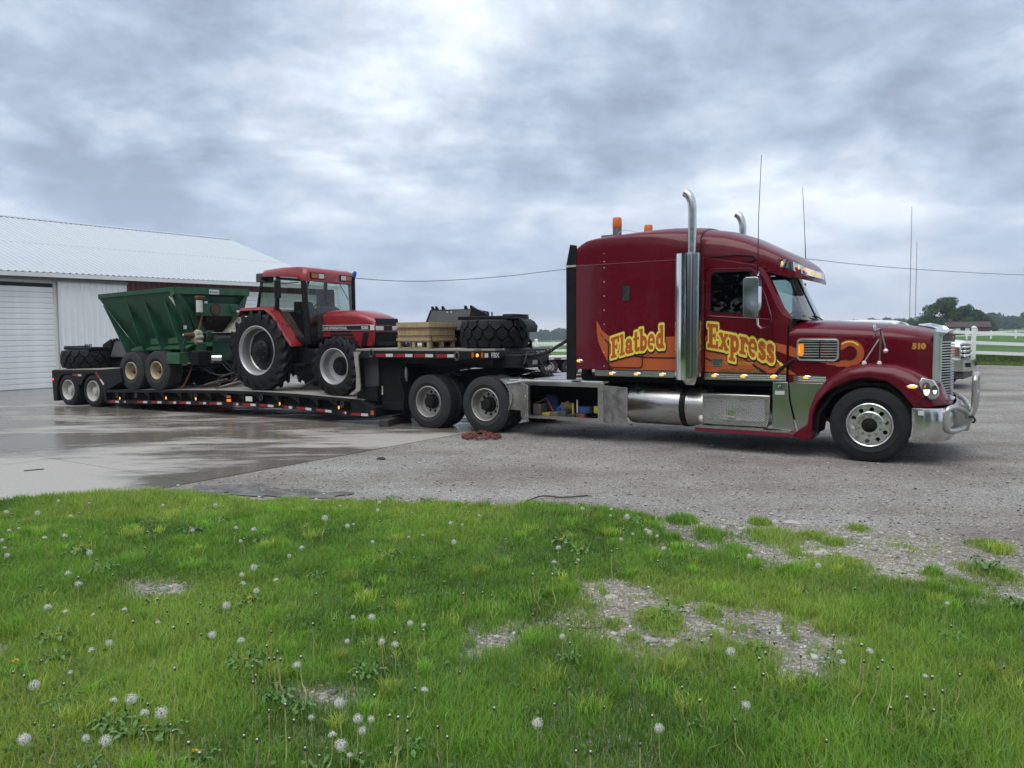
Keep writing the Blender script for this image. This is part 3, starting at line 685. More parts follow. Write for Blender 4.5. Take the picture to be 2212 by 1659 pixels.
# --- sleeper lower box and upper shell with a seam between
trk.p('sleeper', MB().loft([[(x, y, z) for x, y in [(-4.56, -1.20), (-4.53, -SY), (-2.42, -SY), (-2.36, -1.17), (-2.36, 1.17), (-2.42, SY), (-4.53, SY), (-4.56, 1.20)]] for z in (1.205, 2.925)]), 'maroon')
trk.p('seam_trim', MB().bx(-4.70, -2.35, -SY - 0.004, -SY + 0.01, 2.926, 2.935), 'seam_red')
st = [(-4.555, 1.195, 2.94, 3.16, 3.27), (-4.47, 1.21, 2.94, 3.21, 3.325), (-4.36, 1.217, 2.94, 3.26, 3.38), (-4.2, SY, 2.94, 3.285, 3.405), (-3.9, SY, 2.94, 3.29, 3.43), (-3.55, SY, 2.94, 3.275, 3.46), (-3.2, SY, 2.94, 3.22, 3.485), (-2.95, 1.217, 2.94, 3.14, 3.495), (-2.75, 1.20, 2.94, 3.05, 3.49), (-2.58, 1.17, 2.94, 2.98, 3.48), (-2.45, 1.13, 2.94, 2.95, 3.465)]
trk.p('roof_shell', MB().loft([arch_section(*s_, n=3.6, k=14) for s_ in st]), 'maroon', smooth=50)
cst = [(-2.62, 1.10, 2.93, 2.99, 3.455), (-2.4, 1.095, 2.92, 2.98, 3.44), (-2.1, 1.09, 2.86, 2.96, 3.385), (-1.8, 1.085, 2.80, 2.92, 3.28), (-1.5, 1.08, 2.74, 2.86, 3.12), (-1.3, 1.065, 2.68, 2.78, 3.02), (-1.16, 1.04, 2.63, 2.72, 2.94), (-1.07, 0.98, 2.60, 2.67, 2.87), (-1.01, 0.88, 2.585, 2.63, 2.80), (-0.975, 0.72, 2.58, 2.60, 2.71)]
visor = trk.p('cab_roof', MB().loft([arch_section(*s_, n=3.4) for s_ in cst]), 'maroon', smooth=50)
# roof side groove and gutter
trk.p('roof_groove', MB().tube([(-2.3, -1.096, 2.945), (-1.9, -1.09, 2.955), (-1.66, -1.088, 2.93), (-1.60, -1.086, 2.885), (-1.66, -1.09, 2.85), (-2.32, -1.10, 2.83)], 0.012, 6), 'black_matte')
# visor light panel
vpl = [(-1.42, -1.055, 2.795, 0.10), (-1.20, -1.058, 2.73, 0.125), (-1.08, -1.0, 2.69, 0.13), (-1.0, -0.85, 2.655, 0.12), (-0.965, -0.6, 2.64, 0.105), (-0.945, 0.0, 2.63, 0.105), (-0.965, 0.6, 2.64, 0.105)]
vp = MB().loft([[(x, y, z), (x - 0.015, y, z + h_), (x - 0.06, y * 0.94, z + h_ + 0.015)] for x, y, z, h_ in vpl], False)
trk.p('visor_panel', vp, 'chrome', visor, recalc=False)
for x, y, z in ((-1.235, -1.062, 2.80), (-1.03, -0.925, 2.735), (-0.978, -0.70, 2.71), (-0.955, -0.35, 2.69), (-0.945, 0.1, 2.685)):
    trk.p('marker_light', MB().sphere((x + 0.004, y - 0.010, z), 0.024, 10, 6, (0.6, 0.6, 1.35)), 'amber_lit', visor)
trk.p('visor_lip', MB().loft([[(-1.50, -1.075, 2.70), (-1.50, -1.078, 2.725), (-1.50, -1.0, 2.725)], [(-1.16, -1.06, 2.60), (-1.16, -1.065, 2.64), (-1.16, -0.95, 2.64)], [(-0.985, -0.82, 2.565), (-0.98, -0.82, 2.62), (-1.03, -0.72, 2.62)], [(-0.93, -0.4, 2.555), (-0.925, -0.4, 2.612), (-0.98, -0.4, 2.612)], [(-0.915, 0.0, 2.55), (-0.91, 0.0, 2.61), (-0.96, 0.0, 2.61)], [(-0.985, 0.82, 2.565), (-0.98, 0.82, 2.62), (-1.03, 0.72, 2.62)]]), 'maroon', visor)
# --- side extender at the rear of the sleeper
for sgn in (-1, 1):
    trk.p('side_extender', MB().prism([(-4.735, 1.02), (-4.57, 1.02), (-4.545, 1.3), (-4.545, 3.27), (-4.66, 3.29), (-4.735, 2.95)], sgn * 1.17, sgn * 1.215), 'black', bv=0.008)
    trk.p('extender_band', MB().bx(-4.74, -4.54, sgn * 1.219 - 0.004, sgn * 1.219 + 0.004, 2.915, 2.945), 'white_plastic')
# --- cab side walls, doors, windows
cab_out = [(-2.38, 1.19), (-1.13, 1.19), (-1.13, 1.86), (-1.08, 1.985), (-1.19, 2.05), (-1.27, 2.16), (-1.545, 2.75), (-1.62, 2.80), (-2.38, 2.95)]
door_out = [(-2.362, 1.195), (-1.42, 1.195), (-1.36, 1.30), (-1.335, 1.42), (-1.335, 1.80), (-1.36, 2.05), (-1.435, 2.30), (-1.60, 2.72), (-1.68, 2.765), (-2.30, 2.79), (-2.362, 2.74)]
def inset(P, d):
    c = (sum(p[0] for p in P) / len(P), sum(p[1] for p in P) / len(P))
    return [(p[0] + (c[0] - p[0]) / math.hypot(c[0] - p[0], c[1] - p[1]) * d, p[1] + (c[1] - p[1]) / math.hypot(c[0] - p[0], c[1] - p[1]) * d) for p in P]
win = [(-2.27, 2.115), (-1.495, 2.06), (-1.49, 2.30), (-1.615, 2.65), (-1.69, 2.705), (-2.21, 2.715), (-2.27, 2.66)]
for sgn in (-1, 1):
    a, b = sgn * (CY_ - 0.05), sgn * CY_
    trk.p('cab_side', MB().prism(cab_out, a, b, 'y', [door_out]), 'maroon', bv=0.006)
    d = trk.p('door', MB().prism(inset(door_out, 0.010), sgn * (CY_ - 0.04), sgn * (CY_ + 0.004), 'y', [win]), 'maroon', bv=0.006)
    trk.p('window_seal', MB().tube([(x, sgn * (CY_ + 0.003), z) for x, z in win], 0.011, 6, True), 'black_matte', d)
    trk.p('window', MB().prism(win, sgn * (CY_ - 0.028), sgn * (CY_ - 0.022)), 'glass_dark' if sgn < 0 else 'glass_truck', d)
    trk.p('belt_line', MB().tube([(-2.35, sgn * (CY_ + 0.004), 2.055), (-1.38, sgn * (CY_ + 0.004), 1.985)], 0.012, 6), 'maroon', d)
    hd = trk.p('door_handle', MB().prism(rrect(-2.24, -2.075, 1.285, 1.40, 0.02), sgn * (CY_ + 0.006), sgn * (CY_ + 0.016)), 'chrome', d)
    trk.p('handle_cup', MB().prism(rrect(-2.215, -2.13, 1.30, 1.385, 0.012), sgn * (CY_ + 0.0165), sgn * (CY_ + 0.019)), 'grey_dark', hd)
    trk.p('door_gap', MB().bx(-2.372, -2.356, sgn * (CY_ + 0.0045), sgn * (CY_ + 0.0065), 1.06, 2.75), 'black_matte', d)
trk.p('cab_firewall', MB().bx(-1.30, -1.13, -1.06, 1.06, 1.0, 1.93), 'black_matte')
trk.p('cab_rear_panel', MB().bx(-2.42, -2.385, -1.10, 1.10, 1.1, 2.95), 'maroon')
trk.p('cab_floor', MB().bx(-2.38, -1.14, -1.06, 1.06, 1.10, 1.15), 'black_matte')
trk.p('sleeper_bulkhead', MB().bx(-2.36, -2.33, -1.0, 1.0, 1.2, 2.85), 'black_matte')
trk.p('dashboard', MB().prism([(-1.46, 1.6), (-1.13, 1.6), (-1.10, 1.97), (-1.40, 1.96), (-1.5, 1.85)], -1.04, 1.04), 'grey_dark')
trk.p('steering_wheel', MB().tube([Vector((-1.50, 0.5, 2.03)) + Matrix.Rotation(math.radians(-35), 3, 'Y') @ Vector((0.22 * math.cos(2 * PI * k / 20), 0.22 * math.sin(2 * PI * k / 20), 0)) for k in range(20)], 0.016, 6, True), 'black')
for yy in (-0.55, 0.55):
    trk.p('seat', MB().bx(-2.15, -1.75, yy - 0.25, yy + 0.25, 1.45, 1.62).prism([(-2.2, 1.6), (-2.08, 1.6), (-2.2, 2.25), (-2.30, 2.25)], yy - 0.24, yy + 0.24), 'seat', bv=0.03)
# --- windscreen
wb = [(-1.20, -1.04, 2.045), (-1.06, -0.95, 1.99), (-0.97, -0.5, 1.975), (-0.94, 0.0, 1.97)]
wt = [(-1.53, -1.04, 2.73), (-1.40, -0.93, 2.70), (-1.31, -0.5, 2.69), (-1.28, 0.0, 2.69)]
mir = lambda P: P + [(x, -y, z) for x, y, z in reversed(P[:-1])]
trk.p('windscreen', MB().loft([mir(wb), mir(wt)], False, False), 'glass_truck', recalc=False, smooth=60)
trk.p('screen_pillar', MB().tube([(-0.945, 0, 1.975), (-1.285, 0, 2.69)], 0.014, 6), 'black')
trk.p('wiper', MB().tube([(-0.93, -0.1, 1.985), (-1.0, -0.45, 2.02), (-1.02, -0.62, 2.04)], 0.010, 6), 'black')
trk.p('wiper', MB().tube([(-0.92, 0.25, 1.985), (-0.95, 0.05, 2.03), (-0.97, -0.12, 2.05)], 0.010, 6), 'black')
for sgn in (-1, 1):
    trk.p('a_pillar', MB().loft([[(-1.075, sgn * 1.0, 1.985), (-1.15, sgn * 1.09, 2.0), (-1.22, sgn * 1.115, 2.06), (-1.17, sgn * 1.0, 2.02)], [(-1.20, sgn * 1.0, 2.16), (-1.22, sgn * 1.075, 2.16), (-1.28, sgn * 1.115, 2.17), (-1.24, sgn * 1.0, 2.17)], [(-1.46, sgn * 0.985, 2.73), (-1.48, sgn * 1.06, 2.74), (-1.55, sgn * 1.11, 2.76), (-1.52, sgn * 0.99, 2.75)]]), 'maroon')
trk.p('sun_shade', MB().loft([[(-1.36, -0.9, 2.62), (-1.27, -0.45, 2.60), (-1.235, 0.0, 2.60)], [(-1.43, -0.9, 2.72), (-1.36, -0.45, 2.71), (-1.33, 0.0, 2.71)]], False), 'black', recalc=False)
trk.p('cowl', MB().loft([[(-1.13, -1.05, 1.93), (-1.0, -0.9, 1.975), (-0.93, -0.4, 1.96), (-0.93, 0.4, 1.96), (-1.0, 0.9, 1.975), (-1.13, 1.05, 1.93)], [(-1.25, -1.05, 1.93), (-1.25, -0.9, 1.97), (-1.25, -0.4, 1.98), (-1.25, 0.4, 1.98), (-1.25, 0.9, 1.97), (-1.25, 1.05, 1.93)]], False), 'black', recalc=False)
# --- bonnet
HX = [-1.115, -1.0, -0.6, -0.2, 0.2, 0.5, 0.66, 0.70]; HHW = [1.075, 1.07, 1.03, 0.955, 0.84, 0.73, 0.66, 0.63]; HZT = [1.965, 1.985, 1.965, 1.94, 1.905, 1.86, 1.82, 1.79]
def hood_y(x): return interp(HX, HHW, x)
hood = trk.p('bonnet', MB().loft([arch_section(x, hw, 1.0, zt - 0.24, zt, n=2.7, k=12) for x, hw, zt in zip(HX, HHW, HZT)]), 'maroon', smooth=50)
trk.p('bonnet_gap', MB().tube([(-1.122, -1.083, 1.19), (-1.122, -1.083, 1.75), (-1.112, -1.055, 1.86), (-1.10, -0.95, 1.955)], 0.007, 6), 'black_matte', hood)
# side vent grille
for sgn in (-1, 1):
    yv = lambda x, d: sgn * (hood_y(x) + d)
    pts = rrect(-1.0, -0.44, 1.385, 1.71, 0.06)
    vent = trk.p('side_vent', MB().prism(pts, 0.0, 0.03, 'y', [rrect(-0.975, -0.465, 1.41, 1.685, 0.045)]).xf(lambda p: (p[0], sgn * (hood_y(p[0]) + 0.004 + p[1]), p[2])), 'satin_chrome', hood)
    trk.p('vent_backing', MB().prism(rrect(-0.975, -0.465, 1.41, 1.685, 0.045), 0.0, 0.003, 'y').xf(lambda p: (p[0], sgn * (hood_y(p[0]) + 0.003 + p[1]), p[2])), 'black_matte', hood)
    for k in range(7):
        z = 1.437 + k * 0.037
        trk.p('vent_slat', MB().bx(-0.972, -0.468, 0.006, 0.018, z, z + 0.017).xf(lambda p: (p[0], sgn * (hood_y(p[0]) + p[1]), p[2])), 'bar_steel', hood)
    trk.p('vent_post', MB().bx(-0.70, -0.683, 0.008, 0.026, 1.41, 1.69).xf(lambda p: (p[0], sgn * (hood_y(p[0]) + p[1]), p[2])), 'chrome', hood)
    trk.p('vent_lamp', MB().prism(rrect(-0.98, -0.905, 1.455, 1.625, 0.02), 0.02, 0.045, 'y').xf(lambda p: (p[0], sgn * (hood_y(p[0]) + p[1]), p[2])), 'amber_dim', hood)
    lampd = trk.p('vent_lamp_diodes', MB().bx(-0.965, -0.955, 0.046, 0.048, 1.50, 1.58).xf(lambda p: (p[0], sgn * (hood_y(p[0]) + p[1]), p[2])), 'amber_lit', hood)
# --- grille
gz0, gz1 = 0.86, 1.76
def g_x(y): return 0.925 - 0.125 * (abs(y) / 0.5) ** 1.4
sur = []
for t in range(13):
    y = -0.56 + 1.12 * t / 12; sur.append((y, g_x(y)))
gs = MB()
for sgn in (-1, 1):   # side pillars of the surround
    gs.loft([[(0.70, sgn * 0.635, z), (0.765, sgn * 0.615, z), (0.805, sgn * 0.575, z), (0.80, sgn * 0.53, z), (0.70, sgn * 0.53, z)] for z in (0.87, 1.1, 1.5, 1.70, 1.76)])
    gs.loft([[(0.70, sgn * y1, z1), (0.80 + 0.10 * (1 - k), sgn * y1, z1), (0.86 + 0.06 * (1 - k), sgn * y1, z1 + 0.05), (0.72, sgn * y1, z1 + 0.07)] for k, y1, z1 in ((1.0, 0.60, 1.72), (0.6, 0.4, 1.75), (0.2, 0.2, 1.765), (0.0, 0.0, 1.77))])
    gs.loft([[(0.72, sgn * y1, 0.80), (0.80 + 0.12 * (1 - k), sgn * y1, 0.79), (0.86 + 0.09 * (1 - k), sgn * y1, 0.84), (0.72, sgn * y1, 0.88)] for k, y1 in ((1.0, 0.60), (0.6, 0.4), (0.2, 0.2), (0.0, 0.0))])
gr = trk.p('grille', gs, 'satin_chrome', smooth=50)
trk.p('grille_backing', MB().loft([[(g_x(y) - 0.05, y, z) for y in (-0.52, -0.3, 0, 0.3, 0.52)] for z in (0.84, 1.74)], False, False), 'black_matte', gr, recalc=False)
for k in range(21):
    z = 0.885 + k * 0.0375
    if z > 1.64: break
    trk.p('grille_bar', MB().loft([[(g_x(y), y, z), (g_x(y) - 0.03, y, z + 0.005), (g_x(y) - 0.03, y, z + 0.015), (g_x(y), y, z + 0.017)] for y in (-0.52, -0.4, -0.2, 0, 0.2, 0.4, 0.52)]), 'satin_chrome', gr)
trk.p('badge_panel', MB().loft([[(g_x(y) + 0.004, y, z) for y in (-0.52, -0.4, -0.2, 0, 0.2, 0.4, 0.52)] for z in (1.655, 1.745)], False, False), 'grey_dark', gr, recalc=False)
trk.p('badge', MB().box((0.905, -0.10, 1.70), (0.012, 0.06, 0.05)), 'chrome', gr, bv=0.01)
orn = trk.p('bonnet_ornament', MB().loft([[(0.46, -0.10, 1.885), (0.46, 0.10, 1.885), (0.46, 0.0, 1.90)], [(0.62, -0.045, 1.86), (0.62, 0.045, 1.86), (0.62, 0, 1.915)], [(0.80, -0.04, 1.80), (0.80, 0.04, 1.80), (0.80, 0, 1.865)], [(0.88, -0.03, 1.77), (0.88, 0.03, 1.77), (0.88, 0, 1.80)]]), 'chrome', smooth=60)
# --- front wings
inn = [(-0.755, 0.255), (-0.735, 0.62), (-0.66, 0.82), (-0.56, 0.94), (-0.42, 1.045), (-0.23, 1.135), (-0.02, 1.165), (0.21, 1.12), (0.37, 1.0), (0.49, 0.85), (0.54, 0.79)]
outp = [(-0.985, 0.345), (-0.83, 0.47), (-0.81, 0.68), (-0.72, 0.93), (-0.55, 1.17), (-0.29, 1.31), (-0.02, 1.36), (0.30, 1.335), (0.51, 1.265), (0.66, 1.17), (0.78, 1.06)]
for sgn in (-1, 1):
    rings = []
    for (ix, iz), (ox, oz) in zip(inn, outp):
        mx_, mz_ = (ix + ox) / 2, (iz + oz) / 2
        rings.append([(ix, sgn * 1.10, iz + 0.004), (ix, sgn * 1.225, iz), (ix + (mx_ - ix) * 0.25, sgn * 1.245, iz + (mz_ - iz) * 0.25), (mx_, sgn * 1.235, mz_), (ix + (ox - ix) * 0.8, sgn * 1.20, iz + (oz - iz) * 0.8), (ox, sgn * 1.12, oz), (ox * 0.98, sgn * 0.98, oz + 0.015), (ox * 0.96, sgn * 0.62, oz + 0.02), (ix, sgn * 0.62, iz + 0.03)])
    fen = trk.p('front_wing', MB().loft(rings), 'maroon', smooth=55)
    # lower skirt behind the wheel and valance under the lamp
    trk.p('wing_foot', MB().prism([(-0.985, 0.345), (-0.935, 0.245), (-0.755, 0.255), (-0.742, 0.45), (-0.83, 0.47)], sgn * 1.08, sgn * 1.235), 'maroon', fen, bv=0.01)
    trk.p('valance', MB().loft([[(0.535, sgn * 1.235, z0), (0.70, sgn * 1.20, z0 + 0.005), (0.86, sgn * 1.0, z0 + 0.02), (0.96, sgn * 0.68, z0 + 0.015), (0.93, sgn * 0.55, z0 + 0.01), (0.6, sgn * 0.6, z0)] for z0 in (0.79, 0.83)] + [[(0.56, sgn * 1.235, 0.92), (0.72, sgn * 1.18, 0.92), (0.85, sgn * 0.95, 0.92), (0.90, sgn * 0.66, 0.90), (0.88, sgn * 0.56, 0.9), (0.6, sgn * 0.6, 0.92)], [(0.62, sgn * 1.19, 1.12), (0.74, sgn * 1.10, 1.10), (0.80, sgn * 0.88, 1.1), (0.82, sgn * 0.66, 1.1), (0.8, sgn * 0.58, 1.1), (0.6, sgn * 0.6, 1.12)]]), 'maroon', fen, smooth=50)
    trk.p('wheel_arch_liner', MB().prism([(-0.73, 0.35), (-0.70, 0.65), (-0.5, 0.95), (-0.2, 1.1), (0.2, 1.09), (0.45, 0.85), (0.53, 0.70), (0.53, 0.4), (0.5, 0.4), (0.42, 0.82), (0.18, 1.05), (-0.2, 1.06), (-0.47, 0.92), (-0.66, 0.63), (-0.69, 0.35)], sgn * 0.6, sgn * 1.12), 'chassis', fen)
    mk = trk.p('marker_base', MB().sphere((0.515, sgn * 1.238, 1.06), 0.075, 14, 8, (1, 0.2, 0.40)), 'chrome', fen)
    trk.p('marker_light', MB().sphere((0.515, sgn * 1.247, 1.06), 0.055, 12, 6, (1, 0.25, 0.38)), 'amber_lit', fen)
    # headlamp
    hb_ = [(0.595, 1.115), (0.625, 1.19), (0.69, 1.165), (0.76, 1.15), (0.815, 1.05), (0.825, 0.965), (0.79, 0.905), (0.725, 0.895), (0.665, 0.965), (0.615, 1.05)]
    hy = lambda x, d: sgn * (1.245 + d - 1.05 * max(0, x - 0.60) ** 1.35)
    hl = trk.p('headlamp', MB().prism(hb_, 0.0, 0.03).xf(lambda p: (p[0], hy(p[0], p[1]), p[2])), 'satin_chrome', bv=0.012, smooth=50)
    for (lx, lz, lr) in ((0.685, 1.03, 0.052), (0.775, 1.02, 0.036)):
        ring = [(lx + lr * 0.85 * math.cos(2 * PI * k / 20), lz + lr * 1.75 * math.sin(2 * PI * k / 20)) for k in range(20)]
        trk.p('lamp_bowl', MB().prism(ring, 0.031, 0.036).xf(lambda p: (p[0], hy(p[0], p[1]), p[2])), 'grey_dark', hl)
        trk.p('lamp_lens', MB().prism(inset(ring, 0.006), 0.037, 0.042).xf(lambda p: (p[0], hy(p[0], p[1]), p[2])), 'lens', hl)
        low = [q for q in inset(ring, 0.008) if q[1] < lz + 0.012]
        trk.p('lamp_reflector', MB().prism(low, 0.0365, 0.0395).xf(lambda p: (p[0], hy(p[0], p[1]), p[2])), 'head_lit', hl)
        if lr > 0.05:
            trk.p('turn_lamp', MB().prism([(lx - lr * 0.66, lz + 0.02), (lx - lr * 0.2, lz + 0.02), (lx - lr * 0.2, lz + 0.07), (lx - lr * 0.5, lz + 0.06)], 0.0365, 0.0395).xf(lambda p: (p[0], hy(p[0], p[1]), p[2])), 'amber_dim', hl)
# --- bumper
bpl = [(0.545, -1.235), (0.70, -1.225), (0.82, -1.18), (0.93, -1.02), (0.985, -0.8), (1.01, -0.4), (1.015, 0.0)]
bpf = bpl + [(x, -y) for x, y in reversed(bpl[:-1])]
bump = trk.p('bumper', MB().loft([[(x - dx, y * s_, z) for x, y in bpf] + [(x - dx - 0.03, y * s_ * 0.975, z) for x, y in reversed(bpf)] for z, dx, s_ in ((0.33, 0.045, 0.985), (0.40, 0.01, 0.998), (0.56, 0.0, 1.0), (0.72, 0.005, 0.998), (0.775, 0.03, 0.99))]), 'chrome_dull', smooth=50)
trk.p('bumper_bracket', MB().bx(0.595, 0.66, -1.252, -1.238, 0.685, 0.745), 'white_plastic', bump)
for z in (0.36, 0.55): trk.p('bumper_bolt', MB().cyl((0.60, -1.232, z), (0.60, -1.242, z), 0.010, 8), 'chrome', bump)
# --- bull bar
bar = None
br = 0.038
for sgn in (-1, 1):
    o = trk.p('bull_bar', MB().tube(smooth_path([(1.10, sgn * 0.46, 0.47), (1.00, sgn * 0.86, 0.46), (0.945, sgn * 1.0, 0.47), (0.91, sgn * 1.06, 0.52), (0.905, sgn * 1.06, 0.70), (0.93, sgn * 1.03, 0.765), (1.0, sgn * 0.88, 0.775), (1.09, sgn * 0.55, 0.70), (1.14, sgn * 0.46, 0.62)], 5), br, 10), 'bar_steel', bar, smooth=60)
    bar = bar or o
trk.p('bull_bar_hoop', MB().tube(smooth_path([(1.12, -0.44, 0.56), (1.19, -0.44, 0.70), (1.20, -0.44, 1.05), (1.20, -0.42, 1.14), (1.20, -0.30, 1.175), (1.20, 0.30, 1.175), (1.20, 0.42, 1.14), (1.20, 0.44, 1.05), (1.19, 0.44, 0.70), (1.12, 0.44, 0.56)], 5), br, 10), 'bar_steel', bar, smooth=60)
trk.p('bull_bar_cross', MB().cyl((1.195, -0.42, 0.92), (1.195, 0.42, 0.92), 0.032, 10), 'bar_steel', bar)
trk.p('bull_bar_plate', MB().prism([(1.0, 0.43), (1.15, 0.44), (1.18, 0.62), (1.10, 0.70), (1.0, 0.70)], -0.47, -0.45), 'bar_steel', bar)
trk.p('bull_bar_plate', MB().prism([(1.0, 0.43), (1.15, 0.44), (1.18, 0.62), (1.10, 0.70), (1.0, 0.70)], 0.45, 0.47), 'bar_steel', bar)
trk.p('bull_bar_base', MB().bx(1.02, 1.14, -0.46, 0.46, 0.42, 0.52), 'bar_steel', bar)
trk.p('tow_hook', MB().tube([(1.14, -0.5, 0.62), (1.19, -0.5, 0.63), (1.22, -0.5, 0.58), (1.19, -0.5, 0.54)], 0.016, 6), 'black', bar)
# --- bonnet mirrors on tripods
for sgn in (-1, 1):
    yb = 1.09
    hm = trk.p('bonnet_mirror', MB().lathe([(0.0, 0.028), (0.05, 0.024), (0.085, 0.010), (0.09, -0.004), (0.0, -0.006)], (0.02, sgn * (yb + 0.02), 1.805), 'x', 20).xf(lambda p: (p[0], sgn * (yb + 0.02) + (p[1] - sgn * (yb + 0.02)) * 0.8, p[2] + (p[2] - 1.805) * 0.2)), 'stainless', smooth=60)
    trk.p('mirror_arm', MB().tube([(0.09, sgn * yb, 1.385), (0.10, sgn * yb, 1.84), (0.03, sgn * (yb + 0.02), 1.825)], 0.012, 8), 'stainless', hm)
    trk.p('mirror_arm', MB().tube([(-0.10, sgn * yb, 1.375), (0.085, sgn * yb, 1.70)], 0.012, 8), 'stainless', hm)
    trk.p('mirror_arm', MB().tube([(0.105, sgn * yb, 1.80), (0.165, sgn * yb, 1.56)], 0.009, 8), 'stainless', hm)
    trk.p('ball_mirror', MB().sphere((0.165, sgn * yb, 1.53), 0.036, 12, 8), 'chrome', hm)
    for x in (-0.10, 0.09): trk.p('mirror_foot', MB().lathe([(0.0, 0.03), (0.018, 0.028), (0.032, 0.0), (0.03, -0.03)], (x, sgn * yb, 1.365), 'z', 12), 'white_plastic', hm)
# --- door mirrors
for sgn in (-1, 1):
    my = sgn * 1.50
    dm = trk.p('door_mirror', MB().prism(rrect(-0.12, 0.12, -0.295, 0.295, 0.05), 0.0, 0.12).xf(lambda p: (-1.54 + p[0] * (1 - abs(p[1]) * 0.8), my + sgn * (p[1] - 0.06), 2.30 + p[2] * (1 - abs(p[1]) * 0.3))), 'chrome', bv=0.03, smooth=50)
    trk.p('mirror_bracket', MB().tube([(-1.50, sgn * 1.12, 2.62), (-1.47, sgn * 1.42, 2.64), (-1.46, my, 2.67), (-1.455, my, 2.60)], 0.016, 8), 'chrome', dm)
    trk.p('mirror_bracket', MB().tube([(-1.46, my, 2.0), (-1.45, my, 1.90), (-1.43, my + sgn * -0.03, 1.87), (-1.38, sgn * 1.30, 1.86), (-1.37, sgn * 1.13, 1.90)], 0.016, 8), 'chrome', dm)
# --- exhaust stacks
for sgn in (-1, 1):
    px, py = -2.505, sgn * 1.30
    mfl = trk.p('exhaust_stack', MB().lathe([(0.115, 0.0), (0.148, 0.03), (0.15, 0.1), (0.15, 1.86), (0.145, 1.90), (0.08, 1.915), (0.066, 1.915)], (px, py, 1.10), 'z', 36), 'guard', smooth=40) if 'guard' in MATS else None
    if mfl is None:
        gmt = bpy.data.materials.new('guard'); gmt.use_nodes = True; MATS['guard'] = gmt
        t_ = gmt.node_tree; b_ = t_.nodes['Principled BSDF']; b_.inputs['Metallic'].default_value = 1.0; b_.inputs['Roughness'].default_value = 0.22
        tcn_ = t_.nodes.new('ShaderNodeTexCoord'); vv = t_.nodes.new('ShaderNodeTexVoronoi'); vv.inputs['Scale'].default_value = 62; vv.inputs['Randomness'].default_value = 0.0
        t_.links.new(tcn_.outputs['Object'], vv.inputs['Vector'])
        cr_ = t_.nodes.new('ShaderNodeValToRGB'); t_.links.new(vv.outputs['Distance'], cr_.inputs[0]); cr_.color_ramp.elements[0].position = 0.34; cr_.color_ramp.elements[0].color = (0.012, 0.012, 0.012, 1); cr_.color_ramp.elements[1].position = 0.42; cr_.color_ramp.elements[1].color = (0.42, 0.43, 0.43, 1)
        t_.links.new(cr_.outputs[0], b_.inputs['Base Color'])
        mfl = trk.p('exhaust_stack', MB().lathe([(0.115, 0.0), (0.148, 0.03), (0.15, 0.1), (0.15, 1.86), (0.145, 1.90), (0.08, 1.915), (0.066, 1.915)], (px, py, 1.10), 'z', 36), 'guard', smooth=40)
    trk.p('heat_shield', MB().loft([[(-2.785, sgn * 1.24, z), (-2.775, sgn * 1.33, z), (-2.70, sgn * 1.41, z), (-2.60, sgn * 1.452, z), (-2.535, sgn * 1.458, z), (-2.535, sgn * 1.455, z), (-2.60, sgn * 1.447, z), (-2.70, sgn * 1.404, z), (-2.77, sgn * 1.325, z), (-2.78, sgn * 1.24, z)] for z in (1.08, 1.5, 2.2, 2.8, 3.0)]), 'chrome', mfl, smooth=60)
    pth = [(px, py, 2.98), (px, py, 3.55), (px - 0.003, py, 3.70), (px - 0.02, py, 3.80), (px - 0.06, py, 3.88), (px - 0.115, py, 3.925)]
    trk.p('stack_pipe', MB().tube(smooth_path(pth, 4), 0.064, 20, cap=False), 'chrome_dull', mfl, smooth=60)
    trk.p('pipe_mouth', MB().cyl((px - 0.085, py, 3.90), (px - 0.095, py, 3.908), 0.058, 16), 'black_matte', mfl)
    trk.p('muffler_end', MB().lathe([(0.0, -0.10), (0.07, -0.09), (0.12, -0.03), (0.13, 0.02)], (px - 0.03, py + sgn * -0.05, 1.09), 'z', 24), 'chrome_dull', mfl)
# --- stainless trim band with marker lamps
def trim(x0, x1, y, z0, z1, par=None):
    h = z1 - z0; pr = [(0, z0)]
    for k in range(4):
        a = z0 + h * k / 4; pr += [(0.012, a + 0.004), (0.012, a + h / 4 - 0.008), (0.004, a + h / 4 - 0.004)]
    pr += [(0.012, z1 - 0.002), (0, z1)]
    for sgn in (-1, 1):
        trk.p('trim_band', MB().loft([[(x, sgn * (y + d), z) for d, z in pr] for x in (x0, x1)]), 'stainless', par)
trim(-4.19, -2.40, SY - 0.003, 1.095, 1.205)
trim(-2.355, -1.135, CY_ - 0.003, 1.075, 1.188)
trim(-1.105, -0.60, 1.06, 1.07, 1.172)
for x, y in ((-3.88, SY), (-3.44, SY), (-3.01, SY), (-2.20, CY_), (-1.76, CY_), (-1.32, CY_), (-0.87, 1.065)):
    for sgn in (-1, 1):
        trk.p('marker_base', MB().sphere((x + 0.012, sgn * (y + 0.011), 1.148), 0.062, 12, 6, (1, 0.25, 0.42)), 'chrome')
        trk.p('marker_light', MB().sphere((x, sgn * (y + 0.018), 1.142), 0.042, 12, 6, (1, 0.32, 0.55)), 'amber_lit')
